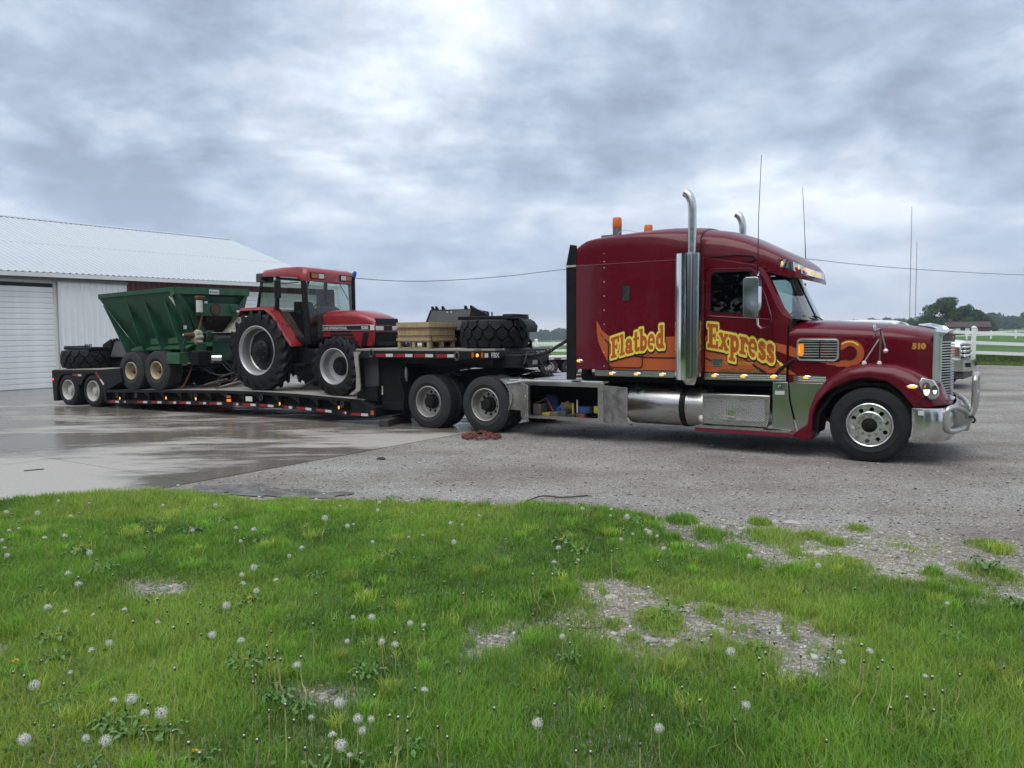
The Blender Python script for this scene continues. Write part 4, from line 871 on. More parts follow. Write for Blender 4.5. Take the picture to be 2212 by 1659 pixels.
for sgn in (-1, 1):
    trk.p('marker_base', MB().sphere((-4.49 + 0.01, sgn * SY, 1.34), 0.066, 14, 6, (1, 0.3, 0.55)), 'chrome_dull')
    trk.p('marker_light', MB().sphere((-4.49, sgn * (SY + 0.012), 1.34), 0.030, 12, 6, (1, 0.5, 0.7)), 'amber_lit')
    # lower panel and skirt
    trk.p('side_skirt', MB().prism([(-1.325, 1.07), (-1.325, 0.375), (-0.985, 0.36), (-1.03, 0.55), (-1.09, 0.80), (-1.115, 1.07)], sgn * 1.10, sgn * 1.125), 'stainless', bv=0.006)
    trk.p('side_skirt', MB().prism([(-1.105, 1.065), (-1.08, 0.80), (-1.02, 0.56), (-0.96, 0.36), (-0.82, 0.45), (-0.79, 0.68), (-0.70, 0.93), (-0.60, 1.065)], sgn * 1.06, sgn * 1.09), 'stainless', bv=0.006)
    trk.p('step', MB().bx(-2.455, -0.98, sgn * 1.05, sgn * 1.26, 0.285, 0.345), 'maroon_step', bv=0.006)
    trk.p('step_tread', MB().bx(-2.455, -1.42, sgn * 0.98, sgn * 1.266, 0.3455, 0.378).bx(-1.419, -1.05, sgn * 1.0, sgn * 1.262, 0.346, 0.362), 'alu')
trk.p('sticker', MB().bx(-1.27, -1.185, -1.129, -1.1265, 0.965, 1.04), 'green_light')
trk.p('sticker_mark', MB().tube([(-1.24 + 0.02 * math.cos(2 * PI * k / 12) + 0.012, -1.1292, 1.003 + 0.02 * math.sin(2 * PI * k / 12)) for k in range(9)], 0.004, 4), 'white_plastic')
trk.p('sticker', MB().bx(-1.29, -1.155, -1.129, -1.1265, 0.885, 0.94), 'white_plastic')
# --- battery / storage box with diamond plate
M('plate', (0.42, 0.42, 0.42), 0.34, 1.0, var=0.1, vs=5)
pm_ = MATS['plate'].node_tree; bq = pm_.nodes['Principled BSDF']
tq = pm_.nodes.new('ShaderNodeTexCoord'); mq = pm_.nodes.new('ShaderNodeMapping'); mq.inputs['Rotation'].default_value = (0, 0.785, 0); pm_.links.new(tq.outputs['Object'], mq.inputs[0])
vq = pm_.nodes.new('ShaderNodeTexVoronoi'); vq.inputs['Scale'].default_value = 26; vq.inputs['Randomness'].default_value = 0.0; mq.inputs['Scale'].default_value = (1.0, 1, 2.2); pm_.links.new(mq.outputs[0], vq.inputs['Vector'])
cq = pm_.nodes.new('ShaderNodeValToRGB'); pm_.links.new(vq.outputs['Distance'], cq.inputs[0]); cq.color_ramp.elements[0].position = 0.25; cq.color_ramp.elements[0].color = (1, 1, 1, 1); cq.color_ramp.elements[1].position = 0.42; cq.color_ramp.elements[1].color = (0, 0, 0, 1)
nq = pm_.nodes.new('ShaderNodeBump'); nq.inputs['Strength'].default_value = 1.0; nq.inputs['Distance'].default_value = 0.01; pm_.links.new(cq.outputs[0], nq.inputs['Height']); pm_.links.new(nq.outputs[0], bq.inputs['Normal'])
for sgn in (-1, 1):
    bb = trk.p('storage_box', MB().prism([(-2.375, 0.40), (-1.40, 0.40), (-1.36, 0.55), (-1.36, 0.86), (-2.375, 0.86)], sgn * 0.72, sgn * 1.145), 'alu', bv=0.01)
    trk.p('box_lid', MB().prism([(-2.38, 0.812), (-1.35, 0.812), (-1.355, 0.868), (-2.375, 0.868)], sgn * 0.715, sgn * 1.165), 'alu', bb, bv=0.012)
    trk.p('box_front', MB().bx(-2.368, -1.43, sgn * 1.147, sgn * 1.155, 0.475, 0.808), 'plate', bb)
    trk.p('box_latch', MB().prism(rrect(-1.985, -1.865, 0.515, 0.625, 0.01), sgn * 1.156, sgn * 1.166, 'y', [rrect(-1.965, -1.885, 0.54, 0.61, 0.008)]).bx(-1.95, -1.90, sgn * 1.157, sgn * 1.170, 0.56, 0.60), 'chrome', bb)
    # --- fuel tank
    tk = trk.p('fuel_tank', MB().lathe([(0.0, -3.70), (0.28, -3.695), (0.315, -3.66), (0.325, -3.62), (0.325, -2.42), (0.312, -2.36), (0.27, -2.325), (0.0, -2.32)], (0, sgn * 0.83, 0.635), 'x', 48), 'alu', smooth=40)
    trk.p('tank_strap', MB().lathe([(0.326, -2.76), (0.333, -2.757), (0.333, -2.665), (0.326, -2.66)], (0, sgn * 0.83, 0.635), 'x', 48), 'black', tk)
    trk.p('tank_strap', MB().lathe([(0.326, -3.46), (0.333, -3.457), (0.333, -3.40), (0.326, -3.397)], (0, sgn * 0.83, 0.635), 'x', 48), 'black', tk) if sgn > 0 else None
    a_ = math.radians(52); cy, cz = sgn * (0.83 + 0.325 * math.cos(a_)), 0.635 + 0.325 * math.sin(a_)
    dv = Vector((0, sgn * math.cos(a_), math.sin(a_))); c0 = Vector((-3.48, cy, cz))
    trk.p('filler_ring', MB().tube([c0 + dv * 0.004 + Matrix.Rotation(2 * PI * k / 20, 3, dv) @ Vector((0.095, 0, 0)) for k in range(20)], 0.008, 6, True), 'chrome', tk)
    trk.p('filler_cap', MB().cyl(c0 - dv * 0.01, c0 + dv * 0.05, 0.062, 20).box(c0 + dv * 0.06, (0.09, 0.02, 0.02)), 'chassis', tk)
# --- open tool box behind the tank
tb = trk.p('tool_box', MB().bx(-5.64, -4.02, -1.20, -0.62, 0.935, 0.965).bx(-5.64, -4.02, -1.20, -0.62, 0.335, 0.36).bx(-5.64, -5.60, -1.20, -0.62, 0.36, 0.935).bx(-4.06, -4.02, -1.20, -0.62, 0.36, 0.935).bx(-5.60, -4.06, -0.65, -0.62, 0.36, 0.935), 'black_matte')
trk.p('box_top', MB().bx(-5.645, -4.015, -1.20, -0.60, 0.966, 0.974), 'alu', tb)
trk.p('box_frame', MB().prism(rrect(-5.645, -4.015, 0.33, 0.975, 0.01), -1.235, -1.20, 'y', [rrect(-5.46, -4.13, 0.385, 0.905, 0.02)]), 'alu', tb, bv=0.006)
def door_panel(h0, h1, nm):
    d = Vector((h1[0] - h0[0], h1[1] - h0[1], 0)); n_ = Vector((-d.y, d.x, 0)).normalized() * 0.012
    mb = MB().loft([[Vector((p[0], p[1], z)) + s_ for p, s_ in ((h0, -n_), (h1, -n_), (h1, n_), (h0, n_))] for z in (0.335, 0.945)])
    return trk.p(nm, mb, 'alu_dirty', tb, bv=0.004)
dR = door_panel((-4.02, -1.245), (-3.435, -1.60), 'tool_box_door')
dL = door_panel((-5.625, -1.245), (-5.175, -1.76), 'tool_box_door')
for z in (0.42, 0.74):
    trk.p('latch', MB().box((-5.27, -1.63, z), (0.05, 0.05, 0.05)), 'chrome', dL, bv=0.005)
    trk.p('hinge', MB().cyl((-4.015, -1.25, z), (-4.015, -1.25, z + 0.1), 0.012, 8), 'alu', dR)
# --- chassis
for sgn in (-1, 1):
    trk.p('frame_rail', MB().bx(-8.15, 0.55, sgn * 0.38, sgn * 0.46, 0.72, 0.98), 'chassis')
trk.p('crossmember', MB().bx(-6.0, -5.9, -0.38, 0.38, 0.75, 0.95), 'chassis')
trk.p('gearbox', MB().bx(-3.9, -1.2, -0.36, 0.36, 0.45, 1.05), 'chassis', bv=0.05)
trk.p('engine', MB().bx(-1.1, 0.5, -0.45, 0.45, 0.5, 1.5), 'chassis', bv=0.05)
trk.p('radiator', MB().bx(0.5, 0.62, -0.5, 0.5, 0.45, 1.7), 'chassis')
trk.p('front_axle', MB().cyl((0, -0.95, 0.5), (0, 0.95, 0.5), 0.06, 10), 'chassis')
trk.p('cab_underside', MB().bx(-4.5, -1.15, -1.05, 1.05, 1.0, 1.10), 'black_matte')
for ax in (-6.43, -7.76):
    trk.p('drive_axle', MB().cyl((ax, -0.9, 0.515), (ax, 0.9, 0.515), 0.11, 12).sphere((ax, 0, 0.515), 0.24, 14, 10), 'chassis')
# deck plate behind the sleeper, battery of hoses, fifth wheel
trk.p('deck_plate', MB().bx(-5.6, -4.2, -0.85, 0.85, 0.985, 1.0), 'plate')
trk.p('rear_bracket', MB().bx(-4.66, -4.50, -0.8, -0.72, 0.98, 1.25), 'chassis')
fw = trk.p('fifth_wheel', MB().prism([(-7.75, 1.06), (-7.3, 1.12), (-6.7, 1.12), (-6.3, 1.07), (-6.7, 0.98), (-7.3, 0.98)], -0.45, 0.45), 'chassis')
# quarter wing ahead of the drive wheels, with its bracket
qf = []
for a in np.linspace(math.radians(15), math.radians(62), 8):
    qf.append((-6.43 + 0.60 * math.cos(a), 0.515 + 0.60 * math.sin(a)))
for sgn in (-1, 1):
    P_ = [(-5.90, 0.45), (-5.855, 0.55)] + [(x + 0.03, z) for x, z in qf[0:7]] + [(x, z - 0.008) for x, z in reversed(qf[0:7])] + [(-5.87, 0.55), (-5.915, 0.45)]
    trk.p('quarter_wing', MB().prism(P_, sgn * 0.60, sgn * 1.235), 'alu')
    trk.p('wing_panel', MB().prism([(-5.90, 0.45), (-5.64, 0.45), (-5.64, 0.95), (-5.93, 0.98), (-5.93, 0.80)], sgn * 0.62, sgn * 1.19), 'alu_dirty')
    trk.p('wing_rail', MB().cyl((-5.93, sgn * 1.20, 0.925), (-5.58, sgn * 1.20, 0.975), 0.022, 10), 'chrome_dull')
    trk.p('mud_flap', MB().prism([(-8.42, 0.22), (-8.40, 0.22), (-8.36, 0.62), (-8.46, 0.95), (-8.48, 0.95), (-8.40, 0.6)], sgn * 0.62, sgn * 1.22), 'black_matte')
    trk.p('flap_weight', MB().sphere((-8.44, sgn * 1.05, 1.02), 0.14, 12, 6, (0.25, 0.25, 1.2)), 'alu_dirty')
front_wheel(trk, (0.0, -1.215, 0.515), (0, 0, math.radians(1.5)))
front_wheel(trk, (0.0, 1.215, 0.515), (0, 0, PI + math.radians(1.5)))
for ax in (-6.43, -7.76):
    dual_wheel(trk, (ax, -1.22, 0.515), (0, random.random(), 0))
    dual_wheel(trk, (ax, 1.22, 0.515), (0, 0, PI))
# --- sleeper fittings
sw_ = trk.p('vent_window', MB().prism(rrect(-3.695, -3.565, 2.325, 2.565, 0.03), -SY - 0.010, -SY - 0.001, 'y', [rrect(-3.682, -3.578, 2.338, 2.552, 0.022)]), 'chrome')
trk.p('vent_glass', MB().prism(rrect(-3.682, -3.578, 2.338, 2.552, 0.022), -SY - 0.006, -SY - 0.002), 'stainless', sw_)
for z in (3.10, 2.97, 2.87, 2.64, 2.41, 2.18, 1.95, 1.72, 1.49, 1.26):
    trk.p('rivet', MB().sphere((-4.02, -SY - 0.002 + (0.006 if z > 3.05 else 0), z), 0.011, 8, 4, (1, 0.6, 1)), 'white_plastic')
trk.p('panel_seam', MB().bx(-4.045, -4.041, -SY - 0.0012, -SY + 0.002, 1.21, 2.92), 'black_matte')
trk.p('access_door', MB().prism(rrect(-3.95, -3.335, 1.235, 1.695, 0.06), -SY - 0.011, -SY - 0.0005, 'y', [rrect(-3.932, -3.353, 1.253, 1.677, 0.05)]), 'black_decal')
# --- roof beacons, horn, aerials
for (x, y, nm) in ((-4.08, -0.60, 0), (-4.0, 0.55, 1)):
    zr = 3.42
    bc = trk.p('beacon_base', MB().box((x - 0.1, y, zr + 0.03), (0.34, 0.12, 0.05)).cyl((x, y, zr + 0.03), (x, y, zr + 0.17), 0.075, 16), 'steel_worn')
    trk.p('beacon_lens', MB().lathe([(0.078, 0.171), (0.082, 0.19), (0.076, 0.32), (0.066, 0.34), (0.0, 0.345)], (x, y, zr), 'z', 20), 'beacon_orange', bc, smooth=50)
trk.p('beacon_cable', MB().tube(smooth_path([(-4.05, -0.68, 3.46), (-3.9, -0.72, 3.52), (-3.75, -0.72, 3.50), (-3.62, -0.70, 3.46)], 4), 0.006, 5), 'white_plastic')
trk.p('roof_aerial', MB().cyl((-3.1, 0.2, 3.48), (-3.1, 0.2, 3.58), 0.02, 8), 'grey_dark')
trk.p('aerial', MB().tube([(-1.46, -1.50, 2.62), (-1.46, -1.5, 3.4), (-1.43, -1.50, 4.29)], [0.008, 0.005, 0.004], 6), 'black')
trk.p('aerial_spring', MB().cyl((-1.46, -1.5, 2.62), (-1.46, -1.5, 2.78), 0.014, 8), 'black')
trk.p('aerial', MB().tube([(-1.26, 0.6, 2.92), (-1.29, 0.6, 3.5), (-1.33, 0.6, 4.15)], [0.008, 0.005, 0.004], 6), 'black')
# bonnet latch
trk.p('bonnet_latch', MB().tube([(-1.275, -1.135, 1.20), (-1.22, -1.15, 1.25), (-1.09, -1.14, 1.36), (-1.03, -1.10, 1.41)], [0.014, 0.026, 0.026, 0.014], 8), 'black')
# air and light lines looping from the sleeper back to the trailer
for k in range(3):
    pts = []
    for i in range(31):
        t = i / 30; x = -4.75 - 1.75 * t; z = 1.86 - 0.62 * t ** 0.7 + 0.03 * math.sin(9 * t); y = -0.55 + 0.35 * t; a = 22 * t * (1 - t * 0.6) + k * 2.1
        pts.append((x, y + 0.022 * math.cos(a), z + 0.022 * math.sin(a)))
    trk.p('air_line', MB().tube(pts, 0.014, 6), 'hose_green' if k == 1 else 'hose')
coil = [(-5.9 - 0.012 * i, 0.3 + 0.05 * math.cos(i * 0.9), 1.05 + 0.05 * math.sin(i * 0.9)) for i in range(60)]
trk.p('coil_line', MB().tube(coil, 0.006, 5), 'hose')
# ------------------------------------------------------------------ painted flames and lettering
def glyph(ch):
    """strokes in a unit box: b=(x0,x1,z0,z1) boxes, c=(points,r) capsule chains; returns (prims, width)"""
    def arc(cx, cz, rx, rz, a0, a1, n=14): return [(cx + rx * math.cos(math.radians(a0 + (a1 - a0) * i / n)), cz + rz * math.sin(math.radians(a0 + (a1 - a0) * i / n))) for i in range(n + 1)]
    T = 0.115; S_ = 0.13
    G = {
        'F': ([('b', 0.14, 0.38, 0, 1), ('b', 0.02, 0.52, 0, S_), ('b', 0.02, 0.74, 1 - S_ - 0.03, 1), ('b', 0.60, 0.74, 0.68, 1), ('b', 0.3, 0.56, 0.44, 0.58), ('b', 0.5, 0.60, 0.36, 0.66)], 0.78),
        'l': ([('b', 0.10, 0.32, 0, 1), ('b', 0.0, 0.44, 0, S_), ('b', 0.0, 0.3, 1 - S_, 1)], 0.46),
        'a': ([('c', arc(0.27, 0.21, 0.17, 0.13, 0, 360), 0.09), ('b', 0.38, 0.58, 0.0, 0.5), ('c', arc(0.30, 0.45, 0.19, 0.15, 10, 165), 0.10), ('b', 0.38, 0.68, 0, 0.12)], 0.70),
        't': ([('b', 0.10, 0.32, 0.12, 0.92), ('b', 0.0, 0.46, 0.54, 0.67), ('c', [(0.21, 0.2), (0.24, 0.10), (0.34, 0.09), (0.44, 0.12)], 0.09)], 0.48),
        'b': ([('b', 0.08, 0.30, 0, 1), ('b', 0.0, 0.2, 1 - S_, 1), ('c', arc(0.36, 0.33, 0.19, 0.24, 0, 360), 0.10)], 0.68),
        'e': ([('c', arc(0.31, 0.34, 0.215, 0.26, -5, 290), 0.085), ('b', 0.14, 0.60, 0.285, 0.375)], 0.66),
        'd': ([('b', 0.38, 0.60, 0, 1), ('b', 0.30, 0.5, 1 - S_, 1), ('b', 0.4, 0.70, 0, S_), ('c', arc(0.31, 0.33, 0.19, 0.24, 0, 360), 0.10)], 0.72),
        'E': ([('b', 0.12, 0.38, 0, 1), ('b', 0.0, 0.76, 0, S_ + 0.02), ('b', 0.0, 0.74, 1 - S_ - 0.02, 1), ('b', 0.60, 0.75, 0.70, 1), ('b', 0.62, 0.78, 0, 0.32), ('b', 0.3, 0.56, 0.45, 0.58), ('b', 0.5, 0.60, 0.37, 0.66)], 0.82),
        'x': ([('c', [(0.16, 0.60), (0.52, 0.07)], 0.10), ('c', [(0.52, 0.60), (0.16, 0.07)], 0.075), ('b', 0.0, 0.30, 0, 0.11), ('b', 0.38, 0.70, 0, 0.11), ('b', 0.0, 0.30, 0.56, 0.67), ('b', 0.38, 0.68, 0.56, 0.67)], 0.72),
        'p': ([('b', 0.10, 0.32, -0.34, 0.66), ('b', 0.0, 0.2, 0.54, 0.67), ('b', 0.0, 0.44, -0.36, -0.23), ('c', arc(0.40, 0.33, 0.19, 0.24, 0, 360), 0.10)], 0.72),
        'r': ([('b', 0.10, 0.32, 0, 0.67), ('b', 0.0, 0.2, 0.55, 0.67), ('b', 0.0, 0.44, 0, 0.12), ('c', arc(0.42, 0.42, 0.14, 0.16, 165, 30), 0.095)], 0.60),
        's': ([('c', arc(0.28, 0.48, 0.16, 0.11, 30, 270), 0.095), ('c', arc(0.28, 0.20, 0.17, 0.12, 90, -150), 0.095), ('b', 0.40, 0.50, 0.42, 0.64), ('b', 0.04, 0.14, 0.03, 0.24)], 0.56),
    }
    return G[ch]
def word_sdf(word, x0, x1, base, hgt, wscale):
    """base(x): baseline, hgt(x): cap height"""
    tot = sum(glyph(c)[1] for c in word); sxx = (x1 - x0) / tot; pos = x0; items = []
    for c in word:
        pr, wd = glyph(c); items.append((pr, pos)); pos += wd * sxx
    def f(X, Zs):
        B_ = base(X); Hh = hgt(X); V = (Zs - B_) / Hh; d = np.full(X.shape, 9.0)
        k = (sxx + np.mean(Hh)) / 2
        for pr, px in items:
            U = (X - px) / sxx
            for q in pr:
                d = np.minimum(d, (sd_box(U, V, *q[1:]) if q[0] == 'b' else sd_line(U, V, q[1], q[2])) * k)
        return d
    return f
def decal(name, v2, f2, y, m, par=None):
    fn = (lambda a, b: (a, y(a), b)) if callable(y) else (lambda a, b: (a, y, b))
    return trk.p(name, paint(v2, f2, fn), m, par, recalc=False, smooth=0)
YS, YC = -SY, -CY_ - 0.004
fl_s = [(-4.16, 2.02), (-4.155, 1.85), (-4.13, 1.67), (-4.05, 1.49), (-3.95, 1.33), (-3.86, 1.209), (-2.43, 1.209), (-2.43, 1.755), (-2.82, 1.745), (-3.1, 1.73), (-3.45, 1.70), (-3.7, 1.715), (-3.95, 1.765), (-4.06, 1.85)]
decal('flame_stripe', *march(lambda X, Y: sd_poly(X, Y, fl_s), -4.2, -2.42, 1.2, 2.05, 0.012), YS - 0.002, 'orange_decal')
decal('flame_line', *march(lambda X, Y: sd_line(X, Y, [(-3.54, 1.44), (-3.34, 1.413), (-3.0, 1.405), (-2.43, 1.41)], 0.012), -3.6, -2.43, 1.35, 1.5, 0.010), YS - 0.004, 'black_decal')
decal('flame_line', *march(lambda X, Y: sd_line(X, Y, [(-4.09, 1.80), (-4.03, 1.73), (-3.95, 1.64)], [0.003, 0.010, 0.014]), -4.2, -3.9, 1.6, 1.9, 0.010), YS - 0.004, 'black_decal')
fl_d = [(-2.345, 1.75), (-2.0, 1.765), (-1.7, 1.74), (-1.44, 1.68), (-1.137, 1.605), (-1.137, 1.47), (-1.26, 1.52), (-1.36, 1.54), (-1.27, 1.36), (-1.137, 1.23), (-1.137, 1.195), (-2.345, 1.195)]
decal('flame_stripe', *march(lambda X, Y: sd_poly(X, Y, fl_d), -2.36, -1.13, 1.19, 1.8, 0.012), YC - 0.004, 'orange_decal')
decal('flame_line', *march(lambda X, Y: sd_line(X, Y, [(-2.345, 1.405), (-2.30, 1.39), (-2.24, 1.36)], 0.012), -2.345, -2.2, 1.33, 1.44, 0.010), YC - 0.006, 'black_decal')
decal('flame_line', *march(lambda X, Y: sd_line(X, Y, [(-1.86, 1.46), (-1.66, 1.35), (-1.52, 1.25), (-1.44, 1.20)], [0.004, 0.012, 0.022, 0.026]), -1.9, -1.4, 1.19, 1.5, 0.010), YC - 0.006, 'black_decal')
decal('flame_accent', *march(lambda X, Y: sd_line(X, Y, [(-1.30, 1.42), (-1.22, 1.34), (-1.137, 1.26)], [0.004, 0.016, 0.024]), -1.35, -1.137, 1.2, 1.5, 0.010), YC - 0.006, 'yellow_decal')
hy_ = lambda d: (lambda x: -hood_y(x) - d)
decal('flame_stripe', *march(lambda X, Y: sd_poly(X, Y, [(-1.112, 1.60), (-1.0, 1.555), (-1.0, 1.42), (-1.112, 1.455)]), -1.115, -0.99, 1.4, 1.62, 0.012), hy_(0.003), 'orange_decal', hood)
decal('flame_stripe', *march(lambda X, Y: sd_poly(X, Y, [(-1.112, 1.255), (-1.0, 1.18), (-1.112, 1.18)]), -1.115, -0.99, 1.17, 1.27, 0.012), hy_(0.003), 'orange_decal', hood)
def sw_arc(r0, r1, a0, a1, n=18): return [(-0.315 + (r0 + (r1 - r0) * i / n) * math.cos(math.radians(a0 + (a1 - a0) * i / n)), 1.50 + 1.05 * (r0 + (r1 - r0) * i / n) * math.sin(math.radians(a0 + (a1 - a0) * i / n))) for i in range(n + 1)]
swp = sw_arc(0.125, 0.145, 150, -100, 20) + [(-0.45, 1.345), (-0.58, 1.355), (-0.72, 1.385)]
decal('flame_swirl', *march(lambda X, Y: np.where((X < -0.43) & (Y > 1.375), 9, sd_line(X, Y, swp, [0.014] + [0.045] * 6 + [0.052] * 14 + [0.035, 0.022, 0.004])), -0.78, -0.08, 1.25, 1.72, 0.010), hy_(0.003), 'orange_decal', hood)
decal('flame_line', *march(lambda X, Y: sd_line(X, Y, sw_arc(0.085, 0.098, 95, -120), 0.011), -0.5, -0.15, 1.36, 1.66, 0.008), hy_(0.005), 'black_decal', hood)
decal('flame_accent', *march(lambda X, Y: sd_line(X, Y, sw_arc(0.148, 0.152, 130, 40), [0.003] + [0.010] * 17 + [0.003]), -0.5, -0.1, 1.5, 1.72, 0.008), hy_(0.005), 'yellow_decal', hood)
def letters(word, x0, x1, base, hgt, y, nm):
    f = word_sdf(word, x0, x1, base, hgt, 1.0); bx_ = (x0 - 0.07, x1 + 0.07)
    z0 = min(float(base(np.array(x))) for x in bx_) - 0.20; z1 = max(float(base(np.array(x)) + hgt(np.array(x))) for x in bx_) + 0.08
    k = decal(nm, *march(lambda X, Y: np.minimum(f(X, Y), f(X - 0.004, Y + 0.012)), *bx_, z0, z1, 0.008, 0.043), y - 0.006, 'black_decal')
    decal(nm + '_outline', *march(f, *bx_, z0, z1, 0.007, 0.031), y - 0.008, 'yellow_decal', k)
    decal(nm + '_fill', *march(f, *bx_, z0, z1, 0.006, 0.0), y - 0.010, 'orange_decal', k)
letters('Flatbed', -3.90, -2.965, lambda X: 1.385 + 0.185 * (X + 3.9) + 0.03 * np.sin((X + 3.9) * 3.2), lambda X: 0.335 + 0.035 * (X + 3.9), YS - 0.004, 'lettering')
letters('Express', -2.31, -1.30, lambda X: 1.575 - 0.14 * (X + 2.31) - 0.10 * np.maximum(X + 2.31, 0) ** 2, lambda X: 0.365 + 0.05 * (X + 2.31), YC - 0.006, 'lettering')
def smalltext(s_, x, z, size, y, fill, edge, sx=1.0, off=0.0, par=None):
    for lay, (o_, m_) in enumerate(((size * 0.10, edge), (off, fill))):
        v2, f2 = text_shape(s_, size, o_, sx=sx)
        yy = (lambda a, b, lay=lay: (x + a, (y(x + a) if callable(y) else y) - 0.002 * lay, z + b))
        trk.p('small_lettering', paint(v2, f2, yy), m_, par, recalc=False, smooth=0)
smalltext('VIN HDHC20109', -2.04, 1.315, 0.055, YC - 0.007, 'orange_decal', 'gold_decal', 1.05)
smalltext('MC: 214650', -2.13, 1.208, 0.056, YC - 0.007, 'gold_decal', 'black_decal', 0.92)
smalltext('USDOT: 332868', -1.83, 1.205, 0.056, YC - 0.007, 'gold_decal', 'black_decal', 0.80)
smalltext('510', 0.455, 1.555, 0.105, hy_(0.004), 'gold_decal', 'orange_decal', 1.0, 0.004, hood)
# things lying in and on the open tool box
def th1(nm, lb, ct, mb, m, base, fr=TR, bv=0, grp=None): return single(nm, lb, ct, mb, m, fr, base, grp, bv)
def roll(c, r, wd, ax): return MB().lathe([(r * 0.3, -wd / 2), (r, -wd / 2), (r * 1.02, 0), (r, wd / 2), (r * 0.3, wd / 2)], c, ax, 20, close_prof=True)
th1('strap_roll', 'blue rolled ratchet strap lying in the open truck tool box', 'strap', roll((-4.47, -1.02, 0.50), 0.125, 0.10, 'z'), 'blue_strap', (-4.47, -1.02, 0.45))
th1('strap_roll', 'yellow rolled strap at the right end of the open tool box', 'strap', roll((-4.22, -1.02, 0.515), 0.085, 0.11, 'z'), 'yellow_strap', (-4.22, -1.02, 0.46))
th1('strap_roll', 'dark rolled strap standing below the yellow strap in the tool box', 'strap', roll((-4.20, -1.05, 0.41), 0.048, 0.08, 'y'), 'black_matte', (-4.20, -1.05, 0.362))
th1('strap_roll', 'small blue coil lying in the middle of the open tool box', 'strap', roll((-4.97, -0.98, 0.48), 0.065, 0.08, 'y'), 'blue_plastic', (-4.97, -0.98, 0.415))
th1('work_gloves', 'crumpled khaki work gloves heaped in the open tool box', 'gloves', MB().sphere((-4.88, -0.95, 0.53), 0.11, 12, 8, (1.2, 0.7, 0.8)).xf(lambda p: (p[0] + 0.02 * math.sin(p[2] * 60), p[1], p[2] + 0.02 * math.sin(p[0] * 40))), 'khaki', (-4.88, -0.95, 0.44))
th1('folded_tarp', 'folded blue tarp leaning at the back of the open tool box', 'tarp', MB().loft([[(-5.42, -0.85, 0.42 + 0.02), (-5.1, -0.85, 0.42), (-5.1, -0.75, 0.42), (-5.42, -0.75, 0.42)], [(-5.40, -0.82, 0.72), (-5.16, -0.82, 0.70), (-5.16, -0.72, 0.70), (-5.40, -0.72, 0.72)]]), 'blue_strap', (-5.26, -0.8, 0.42), bv=0.02)
th1('triangle_frame', 'red bent warning triangle leaning in the open tool box', 'warning triangle', MB().tube([(-5.5, -1.0, 0.55), (-5.28, -0.95, 0.66), (-5.13, -0.98, 0.44)], 0.02, 4), 'rust_red', (-5.3, -0.97, 0.44))
th1('ratchet_handle', 'brass coloured ratchet handle upright among the straps in the tool box', 'ratchet', MB().cyl((-4.72, -1.0, 0.40), (-4.74, -0.98, 0.60), 0.022, 8), 'yellow_strap', (-4.72, -1.0, 0.40))
th1('ratchet_handle', 'pale ratchet handle upright beside the brass one in the tool box', 'ratchet', MB().cyl((-4.64, -1.0, 0.44), (-4.66, -0.97, 0.66), 0.014, 8), 'white_plastic', (-4.64, -1.0, 0.44))
for k, (x, cl, lb) in enumerate(((-5.18, 'yellow_strap', 'yellow wooden block on the floor of the open tool box'), (-5.02, 'khaki', 'tan wooden block on the floor of the open tool box'), (-4.86, 'grey_dark', 'grey block on the floor of the open tool box'), (-4.68, 'timber_dark', 'dark timber block on the floor of the open tool box'), (-4.50, 'rust_red', 'red block under the blue strap in the tool box'), (-5.36, 'steel_worn', 'dull steel bracket at the left of the open tool box'))):
    th1('wood_block' if k < 5 else 'steel_bracket', lb, 'block' if k < 5 else 'bracket', MB().bx(x - 0.075, x + 0.075, -1.16, -0.9, 0.362, 0.362 + (0.06 + 0.02 * (k % 3)) * (1 if k < 5 else 2)), cl, (x, -1.03, 0.362), bv=0.006)
th1('winch_bar', 'long steel winch bar with yellow grips on top of the tool box', 'winch bar', MB().tube([(-5.95, -1.12, 0.985), (-5.1, -1.10, 0.987), (-4.0, -1.08, 0.99)], 0.016, 8), 'chrome_dull', (-5.0, -1.1, 0.97))
th1('chain_binder', 'dark red lever chain binder lying on the deck plate behind the sleeper', 'chain binder', MB().tube([(-4.95, -0.6, 1.03), (-4.7, -0.62, 1.06), (-4.45, -0.60, 1.09), (-4.3, -0.58, 1.10)], [0.02, 0.035, 0.03, 0.015], 8), 'rust_red', (-4.6, -0.6, 1.0))
# ================================================================== LOW TRAILER
trl = Thing('lowboy_trailer', 'black double-drop lowboy trailer with red and white reflective tape and wooden deck', 'trailer', TL, (-6.3, 0, 0))
TW = 1.28
def zc(x): return interp([-10.7, -9.4, -7.9, -6.4, -5.07, -3.8, -2.58, -2.0], [0.465, 0.50, 0.54, 0.575, 0.585, 0.56, 0.515, 0.49], x)
XS = [-10.62 + i * (8.3 / 14) for i in range(15)]
